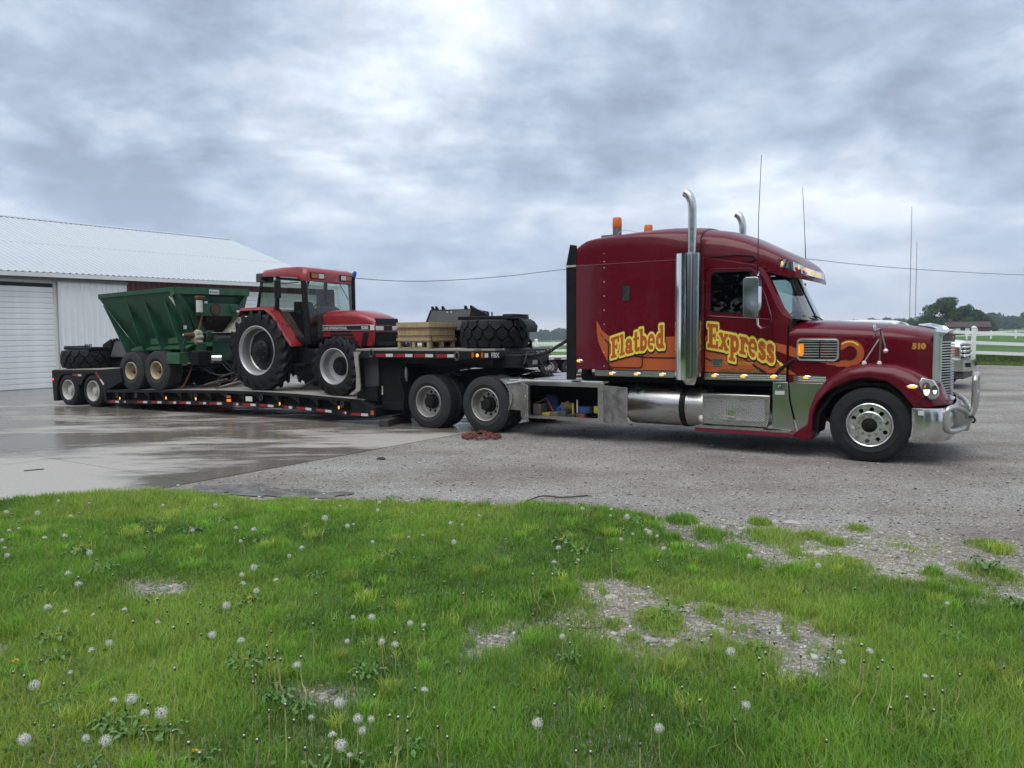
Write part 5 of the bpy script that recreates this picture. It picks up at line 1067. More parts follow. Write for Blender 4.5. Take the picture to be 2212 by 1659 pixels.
# deck planks, each following the camber
npl = 12
for k in range(npl):
    y0 = -TW + 0.04 + k * (2 * TW - 0.08) / npl; y1 = y0 + (2 * TW - 0.08) / npl - 0.010; dz = random.uniform(-0.004, 0.004)
    trl.p('plank', MB().loft([[(x, y0, zc(x) - 0.045), (x, y1, zc(x) - 0.045), (x, y1, zc(x) + dz), (x, y0, zc(x) + dz)] for x in XS]), 'deck_wood', smooth=0)
for sgn in (-1, 1):
    side = trl.p('side_rail', MB().loft([[(x, sgn * (TW - 0.035), zc(x) - 0.06), (x, sgn * TW, zc(x) - 0.06), (x, sgn * TW, zc(x) + 0.004), (x, sgn * (TW - 0.035), zc(x) + 0.004)] for x in XS]), 'black_steel', smooth=0)
    trl.p('lower_rail', MB().loft([[(x, sgn * (TW - 0.08), zc(x) - 0.335), (x, sgn * TW, zc(x) - 0.335), (x, sgn * TW, zc(x) - 0.255), (x, sgn * (TW - 0.08), zc(x) - 0.255)] for x in XS]), 'black_steel', side, smooth=0)
    trl.p('web_plate', MB().loft([[(x, sgn * (TW - 0.17), zc(x) - 0.34), (x, sgn * (TW - 0.15), zc(x) - 0.34), (x, sgn * (TW - 0.15), zc(x) - 0.05), (x, sgn * (TW - 0.17), zc(x) - 0.05)] for x in XS]), 'chassis', side, smooth=0)
    # outrigger gussets with drilled holes
    for x in (-10.15, -9.2, -8.65, -8.02, -7.62, -7.0, -6.45, -5.9, -5.42, -4.85, -4.25, -3.72, -3.2):
        z = zc(x)
        tri = [(x - 0.20, z - 0.062), (x + 0.20, z - 0.062), (x + 0.20, z - 0.245)]
        trl.p('gusset', MB().prism(tri, sgn * (TW - 0.14), sgn * (TW - 0.125), 'y', [circ(x + 0.15, z - 0.10, 0.020, 8), circ(x + 0.15, z - 0.16, 0.016, 8), circ(x + 0.06, z - 0.10, 0.018, 8)]), 'grey_dark', side, smooth=0)
        trl.p('gusset_edge', MB().tube([(x - 0.20, sgn * (TW - 0.122), z - 0.064), (x + 0.20, sgn * (TW - 0.122), z - 0.243)], 0.012, 4), 'black_steel', side)
        trl.p('post_plate', MB().bx(x + 0.215, x + 0.245, sgn * (TW - 0.145), sgn * (TW - 0.005), z - 0.256, z - 0.06), 'black_steel', side, smooth=0)
trl.p('belly', MB().loft([[(x, -1.05, zc(x) - 0.30), (x, 1.05, zc(x) - 0.30), (x, 1.05, zc(x) - 0.06), (x, -1.05, zc(x) - 0.06)] for x in XS]), 'chassis', smooth=0)
# tape, lamps, rings
def tape(x0, x1, zf, side='side', y=-TW - 0.003, h=0.052, frac=0.6):
    xm = x0 + (x1 - x0) * frac
    for a, b, m_ in ((x0, xm, 'tape_red'), (xm, x1, 'tape_white')):
        trl.p('reflective_tape', MB().loft([[(x, y, zf(x) - h / 2), (x, y + 0.002, zf(x) - h / 2), (x, y + 0.002, zf(x) + h / 2), (x, y, zf(x) + h / 2)] for x in (a, b)]), m_, smooth=0)
zl = lambda x: zc(x) - 0.295
for a, b in ((-10.5, -10.13), (-9.96, -9.86), (-9.41, -9.02), (-8.87, -8.48), (-8.2, -7.95), (-7.83, -7.43), (-7.15, -6.9), (-6.78, -6.38), (-6.01, -5.84), (-5.71, -5.29), (-5.17, -4.75), (-4.45, -4.2), (-4.07, -3.65), (-3.52, -3.09), (-2.80, -2.70)):
    tape(a, b, zl)
tape(-2.57, -2.13, lambda x: 0.21)
for x, dz, m_ in ((-10.1, -0.21, 'amber_lit'), (-8.32, -0.19, 'amber_lit'), (-7.26, -0.20, 'amber_lit'), (-6.15, -0.14, 'amber_plain'), (-6.15, -0.22, 'amber_dim'), (-4.57, -0.235, 'amber_lit'), (-2.9, -0.20, 'amber_lit')):
    z = zc(x) + dz
    if m_ == 'amber_lit': trl.p('marker_lamp', MB().sphere((x, -TW + 0.005, z), 0.034, 10, 6, (0.55, 0.4, 1.2)), m_)
    else: trl.p('side_lamp', MB().bx(x - 0.065, x + 0.065, -TW - 0.008, -TW + 0.02, z - 0.03, z + 0.03), m_, bv=0.01)
trl.p('data_plate', MB().bx(-5.6, -5.40, -TW - 0.002, -TW + 0.004, zc(-5.5) - 0.22, zc(-5.5) - 0.11), 'white_plastic')
def dring(x, z, y=-TW - 0.02, s=1.0):
    return trl.p('tie_ring', MB().tube([(x + 0.045 * s * math.cos(2 * PI * k / 16), y, z + 0.075 * s * math.sin(2 * PI * k / 16)) for k in range(16)], 0.016 * s, 6, True), 'grey_dark')
for x in (-10.23, -9.48, -7.29, -5.14, -2.82): dring(x, zc(x) - 0.13, -TW + 0.02, 0.8)
dring(-2.0, 1.44); dring(0.02, 1.40)
# front step box of the low deck
fb = trl.p('front_box', MB().prism([(-2.58, 0.155), (-2.03, 0.155), (-1.95, 0.18), (-1.95, 0.36), (-2.3, 0.49), (-2.58, 0.515)], -TW, TW), 'black_steel', bv=0.008)
trl.p('box_lamp', MB().bx(-2.06, -1.98, -TW - 0.006, -TW + 0.004, 0.215, 0.30), 'amber_plain', fb)
trl.p('box_top', MB().bx(-2.0, -1.45, -1.0, 1.0, 0.30, 0.46), 'black_steel', fb, bv=0.01)
# gooseneck: riser panel, ramp plate, upper deck
trl.p('riser_panel', MB().bx(-2.55, -2.03, -1.06, -1.02, 0.74, 1.40), 'grey_dark')
trl.p('riser_panel', MB().bx(-2.55, -2.03, 1.02, 1.06, 0.55, 1.40), 'grey_dark')
trl.p('riser_core', MB().bx(-2.5, -1.4, -0.98, 0.98, 0.45, 1.36), 'chassis')
trl.p('riser_foot', MB().prism([(-2.56, 0.50), (-2.02, 0.47), (-2.02, 0.79), (-2.53, 0.745)], -1.12, -1.0), 'black_steel', bv=0.01)
trl.p('hydraulic_rod', MB().cyl((-2.0, -0.98, 0.60), (-2.0, -0.98, 0.78), 0.022, 10), 'chrome')
rp_ = trl.p('ramp_plate', MB().prism([(-2.46, 1.47), (-2.27, 1.475), (-2.335, 1.40), (-2.345, 1.30), (-2.30, 0.76), (-2.32, 0.69), (-2.50, 0.60), (-2.60, 0.60), (-2.42, 0.72), (-2.40, 1.0)], -1.30, -1.27), 'deck_wood')
trl.p('ramp_surface', MB().prism([(-2.46, 1.47), (-2.42, 1.47), (-2.37, 0.74), (-2.40, 0.72)], -1.268, 1.26), 'black_steel', rp_)
GT, GB = 1.528, 1.345
plan = [(-2.46, -TW), (0.32, -TW), (0.71, -0.92), (0.71, 1.22), (0.65, TW), (-2.46, TW)]
trl.p('upper_frame', MB().prism(plan, GB, GT - 0.03, 'z'), 'black_steel', bv=0.012)
for k in range(9):
    y0 = -TW + 0.03 + k * (2 * TW - 0.06) / 9; y1 = y0 + (2 * TW - 0.06) / 9 - 0.008
    xe = min(0.68, 0.32 + (y0 + TW) * 1.05); trl.p('plank', MB().bx(-2.44, xe, y0, y1, GT - 0.032, GT + random.uniform(0, 0.004)), 'deck_wood', smooth=0)
for x0, x1, xx in ((-1.91, -1.48, 0), (-1.44, -1.01, 0), (-0.97, -0.53, 0), (-0.46, -0.04, 0)): tape(x0, x1, lambda x: 1.405, h=0.058)
# chamfered front corner with lamps and letters
ca, cb = Vector((0.32, -TW, 0)), Vector((0.71, -0.92, 0)); cd = (cb - ca).normalized(); cn = Vector((cd.y, -cd.x, 0))
def oncorner(t, z, d=0.0): q = ca + (cb - ca) * t + cn * d; return (q.x, q.y, z)
def cpatch(nm, t0, t1, z0, z1, d0, d1, m_):
    return trl.p(nm, MB().loft([[oncorner(t, z0, d0), oncorner(t, z0, d1), oncorner(t, z1, d1), oncorner(t, z1, d0)] for t in (t0, t1)]), m_)
cpatch('corner_lamp', 0.01, 0.09, 1.375, 1.47, 0.001, 0.008, 'amber_plain')
cpatch('corner_lamp', 0.34, 0.42, 1.37, 1.465, 0.001, 0.008, 'amber_plain')
cpatch('reflector', 0.47, 0.60, 1.375, 1.45, 0.001, 0.006, 'tape_white')
lx, ly, lz = oncorner(0.21, 1.415, 0.01)
trl.p('turn_lamp', MB().sphere((lx, ly, lz), 0.034, 12, 8, (0.8, 0.8, 1)), 'amber_lit')
v2, f2 = text_shape('FBX', 0.125, 0.003, sx=0.72)
trl.p('lettering', paint(v2, f2, lambda a, b: oncorner(0.70 + a / (cb - ca).length * 0.98, 1.372 + b, 0.004)), 'silver_decal', recalc=False, smooth=0)
v2, f2 = text_shape('GN TRS', 0.125, 0.003, sx=0.95)
trl.p('lettering', paint(v2, f2, lambda a, b: (0.7145, 0.52 + a, 1.37 + b)), 'silver_decal', recalc=False, smooth=0)
trl.p('corner_lamp', MB().bx(0.712, 0.718, 1.13, 1.20, 1.36, 1.47), 'amber_plain')
trl.p('reflector', MB().bx(0.712, 0.716, 1.03, 1.10, 1.44, 1.48), 'tape_white')
# neck beam, bolster and hydraulics
trl.p('neck_beam', MB().prism([(-1.9, 1.344), (0.75, 1.344), (0.9, 1.25), (0.55, 1.13), (-0.4, 1.16), (-1.0, 1.05), (-1.9, 0.95)], -0.48, 0.48), 'black_steel', bv=0.01)
for sgn in (-1, 1):
    trl.p('beam_flange', MB().bx(-1.9, 0.6, sgn * 0.9, sgn * 0.98, 1.24, 1.344), 'black_steel')
nk = trl.p('neck_head', MB().bx(0.60, 1.05, -0.72, 0.46, 1.16, 1.42), 'black_steel', bv=0.02)
for y in (-0.62, 0.18): trl.p('hydraulic_cylinder', MB().cyl((1.0, y, 1.25), (1.0, y + 0.26, 1.25), 0.055, 16), 'chassis', nk)
for y in (-0.52, 0.02, 0.40): trl.p('neck_rib', MB().prism([(0.98, 1.18), (1.12, 1.2), (0.98, 1.45)], y - 0.012, y + 0.012), 'black_steel', nk)
trl.p('data_plate', MB().bx(1.051, 1.054, -0.26, -0.06, 1.22, 1.30), 'white_plastic', nk)
trl.p('hand_rail', MB().tube([(1.06, -0.62, 1.24), (1.10, -0.55, 1.46), (1.10, -0.28, 1.47), (1.12, -0.15, 1.28)], 0.012, 6), 'grey_dark', nk)
def lug(x, y):
    P = [(x - 0.13, GT - 0.02), (x + 0.09, GT - 0.02)] + [(x + 0.085 * math.cos(a), GT + 0.10 + 0.085 * math.sin(a)) for a in np.linspace(-0.3, PI, 9)]
    return trl.p('lifting_lug', MB().prism(P, y - 0.02, y + 0.02, 'y', [circ(x, GT + 0.10, 0.032, 10)]), 'black_steel')
lug(0.60, -0.62); lug(0.62, 0.38)
# rear wheel bay
RD = 0.935
ZR = lambda x: RD + 0.02 * (x + 12.9)
trl.p('rear_deck', MB().loft([[(x, -TW, ZR(x) - 0.10), (x, TW, ZR(x) - 0.10), (x, TW, ZR(x)), (x, -TW, ZR(x))] for x in (-12.96, -10.9)]).prism([(-10.9, 0.97), (-10.05, 1.03), (-9.98, 0.70), (-10.6, 0.47), (-10.74, 0.50), (-10.9, 0.86)], -TW + 0.002, TW - 0.002), 'black_steel', bv=0.008)
for k in range(9):
    y0 = -TW + 0.03 + k * (2 * TW - 0.06) / 9; y1 = y0 + (2 * TW - 0.06) / 9 - 0.008
    trl.p('plank', MB().loft([[(x, y0, ZR(x)), (x, y1, ZR(x)), (x, y1, ZR(x) + 0.022), (x, y0, ZR(x) + 0.022)] for x in (-12.9, -10.1)]), 'deck_wood', smooth=0)
for sgn in (-1, 1):
    P_ = [(-12.98, 0.92), (-10.9, 0.95), (-10.68, 0.62), (-10.64, 0.17), (-10.72, 0.17), (-10.78, 0.55)] + [(-11.22 + 0.49 * math.cos(a), 0.42 + 0.46 * math.sin(a)) for a in np.linspace(0.25, PI - 0.35, 9)] + [(-12.29 + 0.49 * math.cos(a), 0.42 + 0.46 * math.sin(a)) for a in np.linspace(0.35, PI - 0.2, 9)] + [(-12.80, 0.11), (-12.95, 0.11), (-12.98, 0.60)]
    trl.p('wheel_guard', MB().prism(P_, sgn * 0.55, sgn * (TW - 0.004)), 'black_steel')
trl.p('tail_lamp', MB().sphere((-12.93, -TW - 0.002, 0.685), 0.03, 10, 6, (1, 0.5, 1)), 'red_lit')
trl.p('reflective_tape', MB().bx(-12.06, -11.80, -TW - 0.003, -TW + 0.001, 0.795, 0.845), 'tape_red'); trl.p('reflective_tape', MB().bx(-11.799, -11.66, -TW - 0.003, -TW + 0.001, 0.795, 0.845), 'tape_white')
for t0, t1, m_ in ((0.0, 0.58, 'tape_red'), (0.58, 1.0, 'tape_white')):
    a, b = Vector((-11.04, 0, 0.90)), Vector((-10.72, 0, 0.60)); p, q = a.lerp(b, t0), a.lerp(b, t1); n_ = Vector((0.036, 0, 0.038))
    trl.p('reflective_tape', MB().prism([(p.x - 0.02, p.z - 0.02), (q.x - 0.02, q.z - 0.02), (q.x + 0.02, q.z + 0.02), (p.x + 0.02, p.z + 0.02)], -TW - 0.003, -TW + 0.001), m_)
trl.p('rear_axle', MB().cyl((-12.29, -0.9, 0.42), (-12.29, 0.9, 0.42), 0.08, 10), 'chassis'); trl.p('rear_axle', MB().cyl((-11.22, -0.9, 0.43), (-11.22, 0.9, 0.43), 0.08, 10), 'chassis')
W_TR = {
    'tyre': mesh_of(tyre_mb(0.42, 0.25, 0.262, 0.0, 'rib', 44), 'rubber', 'tyre'),
    'tyre_in': mesh_of(tyre_mb(0.42, 0.25, 0.262, 0.29, 'rib', 32), 'rubber', 'tyre'),
    'rim': mesh_of(MB().lathe([(0.268, 0.03), (0.270, 0.004), (0.256, -0.002), (0.248, 0.010), (0.240, 0.06), (0.230, 0.13), (0.205, 0.15)], (0, 0, 0), 'y', 40), 'wheel_white', 'rim'),
    'disc': mesh_of(disc_holes(0.215, 0.024, 0.165, 8, 0.135, 0.150), 'wheel_white', 'wheel_disc'),
    'hub': mesh_of(MB().lathe([(0.12, 0.14), (0.115, 0.10), (0.09, 0.095), (0.085, 0.05), (0.0, 0.04)], (0, 0, 0), 'y', 20), 'wheel_white', 'hub'),
}
for ax, az in ((-12.29, 0.42), (-11.21, 0.42)):
    dual_wheel(trl, (ax, -TW + 0.01, az), (0, random.random(), 0), meshes=W_TR); dual_wheel(trl, (ax, TW - 0.01, az), (0, 0, PI), meshes=W_TR)
# timber block under the neck, on the slab
single('timber_block', 'dark wet timber beam lying on the slab under the front of the lowboy deck', 'timber', MB().box((-1.85, -0.75, 0.075), (0.20, 1.35, 0.13), (0, 0, 0.30)), 'timber_dark', TL, (-1.85, -0.75, 0.011), bv=0.012)
# ================================================================== CHAINS
def link_mesh(r=0.007, L_=0.042, W=0.026):
    pts = []
    for k in range(12):
        a = 2 * PI * k / 12; pts.append(((L_ / 2 - W / 2) * (1 if math.cos(a) > 0 else -1) + W / 2 * math.cos(a), W / 2 * math.sin(a), 0))
    return MB().tube(pts, r, 5, True)
def chain_mb(path, r=0.007, L_=0.042, jitter=0.0):
    P = [Vector(p) for p in path]; d = [0.0]
    for i in range(1, len(P)): d.append(d[-1] + (P[i] - P[i - 1]).length)
    n = int(d[-1] / (L_ * 0.72)); base = link_mesh(r, L_, L_ * 0.62); mb = MB()
    for k in range(n):
        s_ = (k + 0.5) / n * d[-1]; i = max(j for j in range(len(d)) if d[j] <= s_); i = min(i, len(P) - 2)
        t = (s_ - d[i]) / max(1e-6, d[i + 1] - d[i]); p = P[i].lerp(P[i + 1], t); dr = (P[i + 1] - P[i]).normalized()
        R = dr.to_track_quat('X', 'Z').to_matrix() @ Matrix.Rotation((PI / 2 if k % 2 else 0) + random.uniform(-jitter, jitter), 3, 'X')
        mb.add([R @ Vector(v) + p for v in base.v], base.f)
    return mb
random.seed(3)
cpts = []
for k in range(95):
    a = random.random() * 2 * PI; rr = 0.30 * math.sqrt(random.random())
    cpts.append((-0.55 + rr * 1.25 * math.cos(a), 13.32 + rr * 1.3 * math.sin(a), 0.035 + 0.10 * max(0, 1 - rr / 0.26) * random.random()))
cp2 = [cpts[0]]; rest = cpts[1:]
while rest:
    j = min(range(len(rest)), key=lambda q: (Vector(rest[q]) - Vector(cp2[-1])).length + random.random() * 0.15); cp2.append(rest.pop(j))
ch = single('chain_heap', 'tangled heap of rusty red tie-down chain on the ground beside the drive wheels', 'chain', chain_mb(cp2, 0.0075, 0.052, 0.5), 'rust_red', WF, (-0.55, 13.3, 0.012), smooth=50)
def tiedown(a, b, lb, binder=True):
    sag = [Vector(a).lerp(Vector(b), t / 8) - Vector((0, 0, 0.05 * math.sin(PI * t / 8))) for t in range(9)]
    base = (a[0], a[1], a[2]); t = Thing('tie_down_chain', lb, 'chain', TL, base)
    t.p('chain', chain_mb(sag, 0.008, 0.05, 0.1), 'rust', smooth=50)
    if binder:
        m_ = Vector(a).lerp(Vector(b), 0.4); d = (Vector(b) - Vector(a)).normalized()
        t.p('binder', MB().tube([m_ - d * 0.28, m_ - d * 0.1, m_ + d * 0.12, m_ + d * 0.30], [0.016, 0.03, 0.026, 0.014], 8), 'steel_worn')
        t.p('lever', MB().tube([m_, m_ + d * 0.15 + Vector((0, 0, 0.09)), m_ + d * 0.42 + Vector((0, 0, 0.10))], 0.014, 6), 'steel_worn')
tiedown((-7.85, -1.2, 0.56), (-7.85, -0.85, 1.15), 'short chain hanging from the green spreader to the deck edge', False)
tiedown((-7.8, -0.75, 0.60), (-7.0, -0.2, 0.85), 'rusty chain and binder stretched over the deck in front of the spreader')
tiedown((-6.75, -1.15, 0.60), (-5.95, -0.65, 0.86), 'rusty chain and binder running to the back of the red tractor')
tiedown((-4.75, -0.5, 0.60), (-4.25, 0.0, 1.05), 'thin chain pulled down from the belly of the red tractor')
# ================================================================== FARM TRACTOR (on the deck)
trc = Thing('farm_tractor', 'red farm tractor with glass cab and silver rims chained on the trailer deck', 'tractor', TL, (-4.4, 0, 0.575))
def ag_tyre(r, w, rr, nl, lh, sl):
    """tractor drive tyre: carcass + chevron lugs; axis Y, outer face y=0"""
    h = r - lh - rr; R0 = r - lh
    pr = [(rr - 0.01, 0.06), (rr, 0.03), (rr + h * 0.15, 0.010), (rr + h * 0.5, -0.004), (rr + h * 0.8, 0.012), (R0 - 0.02, 0.05), (R0, w * 0.3), (R0 + 0.006, w * 0.5), (R0, w * 0.7), (R0 - 0.02, w - 0.05), (rr + h * 0.8, w - 0.012), (rr + h * 0.5, w + 0.004), (rr, w - 0.03), (rr - 0.01, w - 0.06)]
    mb = MB().lathe(pr, (0, 0, 0), 'y', 48, close_prof=True)
    for side in (0, 1):
        for k in range(nl):
            a0 = 2 * PI * (k + 0.5 * side) / nl; rings = []
            for t in (0.0, 0.35, 0.7, 0.9, 1.0):
                y = w * 0.53 - (w * 0.55 + 0.012) * t; a = a0 - sl * t ** 1.15
                rt = r - 0.012 * t ** 2 if t < 0.95 else r - 0.11 * (r / 0.9); rb = R0 - 0.03 if t < 0.95 else R0 - 0.15 * (r / 0.9)
                da = (0.026 + 0.006 * t) / r * 1.25
                rings.append([((q) * math.cos(a + s_), (y if side == 0 else w - y), q * math.sin(a + s_)) for q, s_ in ((rb, -da * 1.5), (rt, -da), (rt, da), (rb, da * 1.5))])
            mb.loft(rings)
    return mb
WR = {'tyre': mesh_of(ag_tyre(0.905, 0.44, 0.53, 20, 0.055, 0.42), 'rubber_new', 'tyre', 30),
      'rim': mesh_of(MB().lathe([(0.535, 0.05), (0.553, 0.02), (0.556, 0.002), (0.54, -0.004), (0.525, 0.010), (0.515, 0.035), (0.498, 0.04), (0.488, 0.07), (0.483, 0.16), (0.470, 0.23), (0.44, 0.26), (0.42, 0.27)], (0, 0, 0), 'y', 56), 'wheel_silver', 'rim', 30),
      'dish': mesh_of(MB().prism(circ(0, 0, 0.44, 6, 0.3), 0.215, 0.27).lathe([(0.43, 0.235), (0.36, 0.205), (0.25, 0.185), (0.24, 0.12), (0.20, 0.09), (0.16, 0.08), (0.14, 0.04), (0.10, 0.02), (0.0, 0.015)], (0, 0, 0), 'y', 32), 'black', 'hub', 30)}
WF_ = {'tyre': mesh_of(ag_tyre(0.625, 0.36, 0.36, 18, 0.042, 0.42), 'rubber_new', 'tyre', 30),
       'rim': mesh_of(MB().lathe([(0.362, 0.05), (0.382, 0.02), (0.384, 0.002), (0.37, -0.004), (0.358, 0.01), (0.35, 0.035), (0.34, 0.05), (0.335, 0.15), (0.31, 0.20), (0.22, 0.225), (0.19, 0.23)], (0, 0, 0), 'y', 48), 'wheel_silver', 'rim', 30),
       'dish': mesh_of(MB().lathe([(0.20, 0.235), (0.19, 0.19), (0.15, 0.18), (0.13, 0.12), (0.0, 0.11)], (0, 0, 0), 'y', 24), 'black', 'hub', 30)}
def ag_wheel(D, loc, rot):
    w = trc.put('wheel', D['tyre'], loc, rot)
    link(bpy.data.objects.new('rim', D['rim']), w); link(bpy.data.objects.new('hub', D['dish']), w)
    for k in range(8 if D is WR else 0):
        a = 2 * PI * k / 8; o = bpy.data.objects.new('lug_nut', W_FRONT['nut']); link(o, w); o.location = (0.19 * math.cos(a), 0.10, 0.19 * math.sin(a)); o.scale = (0.8, 0.8, 0.8)
RWZ = zc(-5.5) + 0.895; FWZ = zc(-3.22) + 0.615
ag_wheel(WR, (-5.48, -1.05, RWZ), (0, 0.1, 0)); ag_wheel(WR, (-5.48, 1.05, RWZ), (0, 0.3, PI))
ag_wheel(WF_, (-3.22, -1.05, FWZ), (0, 0.2, 0)); ag_wheel(WF_, (-3.22, 1.05, FWZ), (0, 0.5, PI))
trc.p('rear_axle', MB().cyl((-5.48, -0.8, RWZ), (-5.48, 0.8, RWZ), 0.14, 16), 'black')
trc.p('front_axle', MB().cyl((-3.22, -0.85, FWZ - 0.02), (-3.22, 0.85, FWZ - 0.02), 0.09, 12), 'black')
trc.p('transmission', MB().bx(-5.6, -3.3, -0.28, 0.28, 1.10, 1.75), 'black_matte', bv=0.03)
trc.p('fuel_tank', MB().bx(-4.62, -3.98, -0.70, -0.30, 1.02, 1.52), 'black', bv=0.04)
# bonnet, lofted
bst = [(-4.10, 0.38, 2.34), (-3.9, 0.43, 2.36), (-3.4, 0.445, 2.355), (-3.1, 0.445, 2.33), (-2.85, 0.44, 2.27), (-2.70, 0.43, 2.21), (-2.63, 0.41, 2.16)]
bon = trc.p('bonnet', MB().loft([arch_section(x, hw, 1.98, zt - 0.15, zt, n=2.8, k=8, mid=2) for x, hw, zt in bst]), 'case_red', smooth=50)
trc.p('bonnet_side', MB().prism([(-4.08, 1.90), (-2.62, 1.90), (-2.68, 1.57), (-3.14, 1.56), (-3.5, 1.76), (-4.08, 1.76)], -0.425, 0.425), 'case_red', bon, bv=0.02)
trc.p('stripe', MB().bx(-4.08, -2.72, -0.447, -0.440, 1.905, 2.025), 'silver_decal', bon)
trc.p('stripe_panel', MB().bx(-4.075, -2.73, -0.4495, -0.4475, 1.915, 2.012), 'black_decal', bon)
trc.p('stripe_core', MB().bx(-4.08, -2.66, -0.44, 0.44, 1.90, 1.98), 'black', bon)
trc.p('stripe_end', MB().bx(-2.72, -2.62, -0.448, -0.43, 1.905, 2.02), 'white_plastic', bon)
v2, f2 = text_shape('CASE INTERNATIONAL', 0.085, 0.0025, sx=0.78)
trc.p('lettering', paint(v2, f2, lambda a, b: (-4.05 + a, -0.4515, 1.93 + b)), 'silver_decal', bon, recalc=False, smooth=0)
v2, f2 = text_shape('5250', 0.092, 0.003, sx=1.0)
trc.p('lettering', paint(v2, f2, lambda a, b: (-2.965 + a, -0.4515, 1.93 + b)), 'white_plastic', bon, recalc=False, smooth=0)
# nose: lamps, grille panels
nose = trc.p('nose', MB().bx(-2.70, -2.61, -0.43, 0.43, 1.86, 2.05), 'case_red', bv=0.02)
trc.p('grille', MB().prism([(-2.64, 2.015), (-2.600, 2.015), (-2.622, 2.155), (-2.66, 2.165)], -0.37, 0.37), 'black', nose, bv=0.006)
trc.p('grille_bar', MB().bx(-2.60, -2.595, -0.36, 0.36, 2.075, 2.085), 'black_matte', nose)
trc.p('lamp_strip', MB().bx(-2.63, -2.606, -0.42, 0.42, 1.895, 1.995), 'black', nose)
trc.p('lower_grille', MB().prism([(-2.66, 1.86), (-2.608, 1.86), (-2.655, 1.585), (-2.70, 1.585)], -0.37, 0.37), 'black_matte', nose, bv=0.006)
for y in (-0.28, 0.28): trc.p('headlamp', MB().bx(-2.62, -2.598, y - 0.13, y + 0.13, 1.90, 1.99), 'white_plastic', nose, bv=0.008)
for k in range(3): trc.p('side_louvre', MB().bx(-3.85, -3.27 + 0.05 * k, -0.436, -0.426, 1.865 - k * 0.075, 1.905 - k * 0.075), 'black_matte', bon)
trc.p('side_screen', MB().prism([(-2.92, 1.86), (-2.78, 1.86), (-2.86, 1.585), (-2.99, 1.585)], -0.438, -0.426), 'black_matte', bon)
trc.p('exhaust_pipe', MB().tube([(-3.93, 0.44, 2.30), (-3.93, 0.44, 3.02), (-3.925, 0.44, 3.10), (-3.905, 0.44, 3.16)], 0.042, 14), 'black')
trc.p('exhaust_cover', MB().tube([(-3.915, 0.44, 3.13), (-3.89, 0.44, 3.20), (-3.865, 0.44, 3.25)], [0.046, 0.052, 0.03], 10), 'blue_plastic')
# cab: roof, posts, glass, wings
cr_ = [(-5.64, 0.62, 3.16, 3.25), (-5.55, 0.74, 3.13, 3.29), (-5.0, 0.79, 3.12, 3.315), (-4.45, 0.81, 3.07, 3.31), (-4.30, 0.815, 3.00, 3.29), (-4.20, 0.80, 2.98, 3.24), (-4.16, 0.77, 2.98, 3.16)]
croof = trc.p('cab_roof', MB().loft([[(x, -hw, zb), (x, -hw, (zb + zt) / 2), (x, -hw + 0.05, zt - 0.02), (x, -hw + 0.12, zt), (x, hw - 0.12, zt), (x, hw - 0.05, zt - 0.02), (x, hw, (zb + zt) / 2), (x, hw, zb)] for x, hw, zb, zt in cr_]), 'case_red', smooth=40)
trc.p('rear_lamp_box', MB().bx(-5.80, -5.60, -0.72, -0.35, 3.02, 3.22), 'grey_dark', croof, bv=0.03)
for y0, f_ in ((-0.70, 0), (0.24, 1)):
    trc.p('lamp_bezel', MB().bx(-4.19, -4.150, y0, y0 + 0.46, 3.035, 3.175), 'black', croof, bv=0.006)
    ya, yb = (y0 + 0.04, y0 + 0.26) if f_ == 0 else (y0 + 0.22, y0 + 0.04)
    trc.p('turn_lamp', MB().bx(-4.149, -4.138, ya, ya + 0.18, 3.055, 3.155), 'amber_plain', croof); trc.p('work_lamp', MB().bx(-4.149, -4.138, yb, yb + 0.16, 3.055, 3.155), 'white_plastic', croof)
def post(a, b, m_='black', r=0.035):
    return trc.p('cab_post', MB().tube([a, b], r, 6), m_)
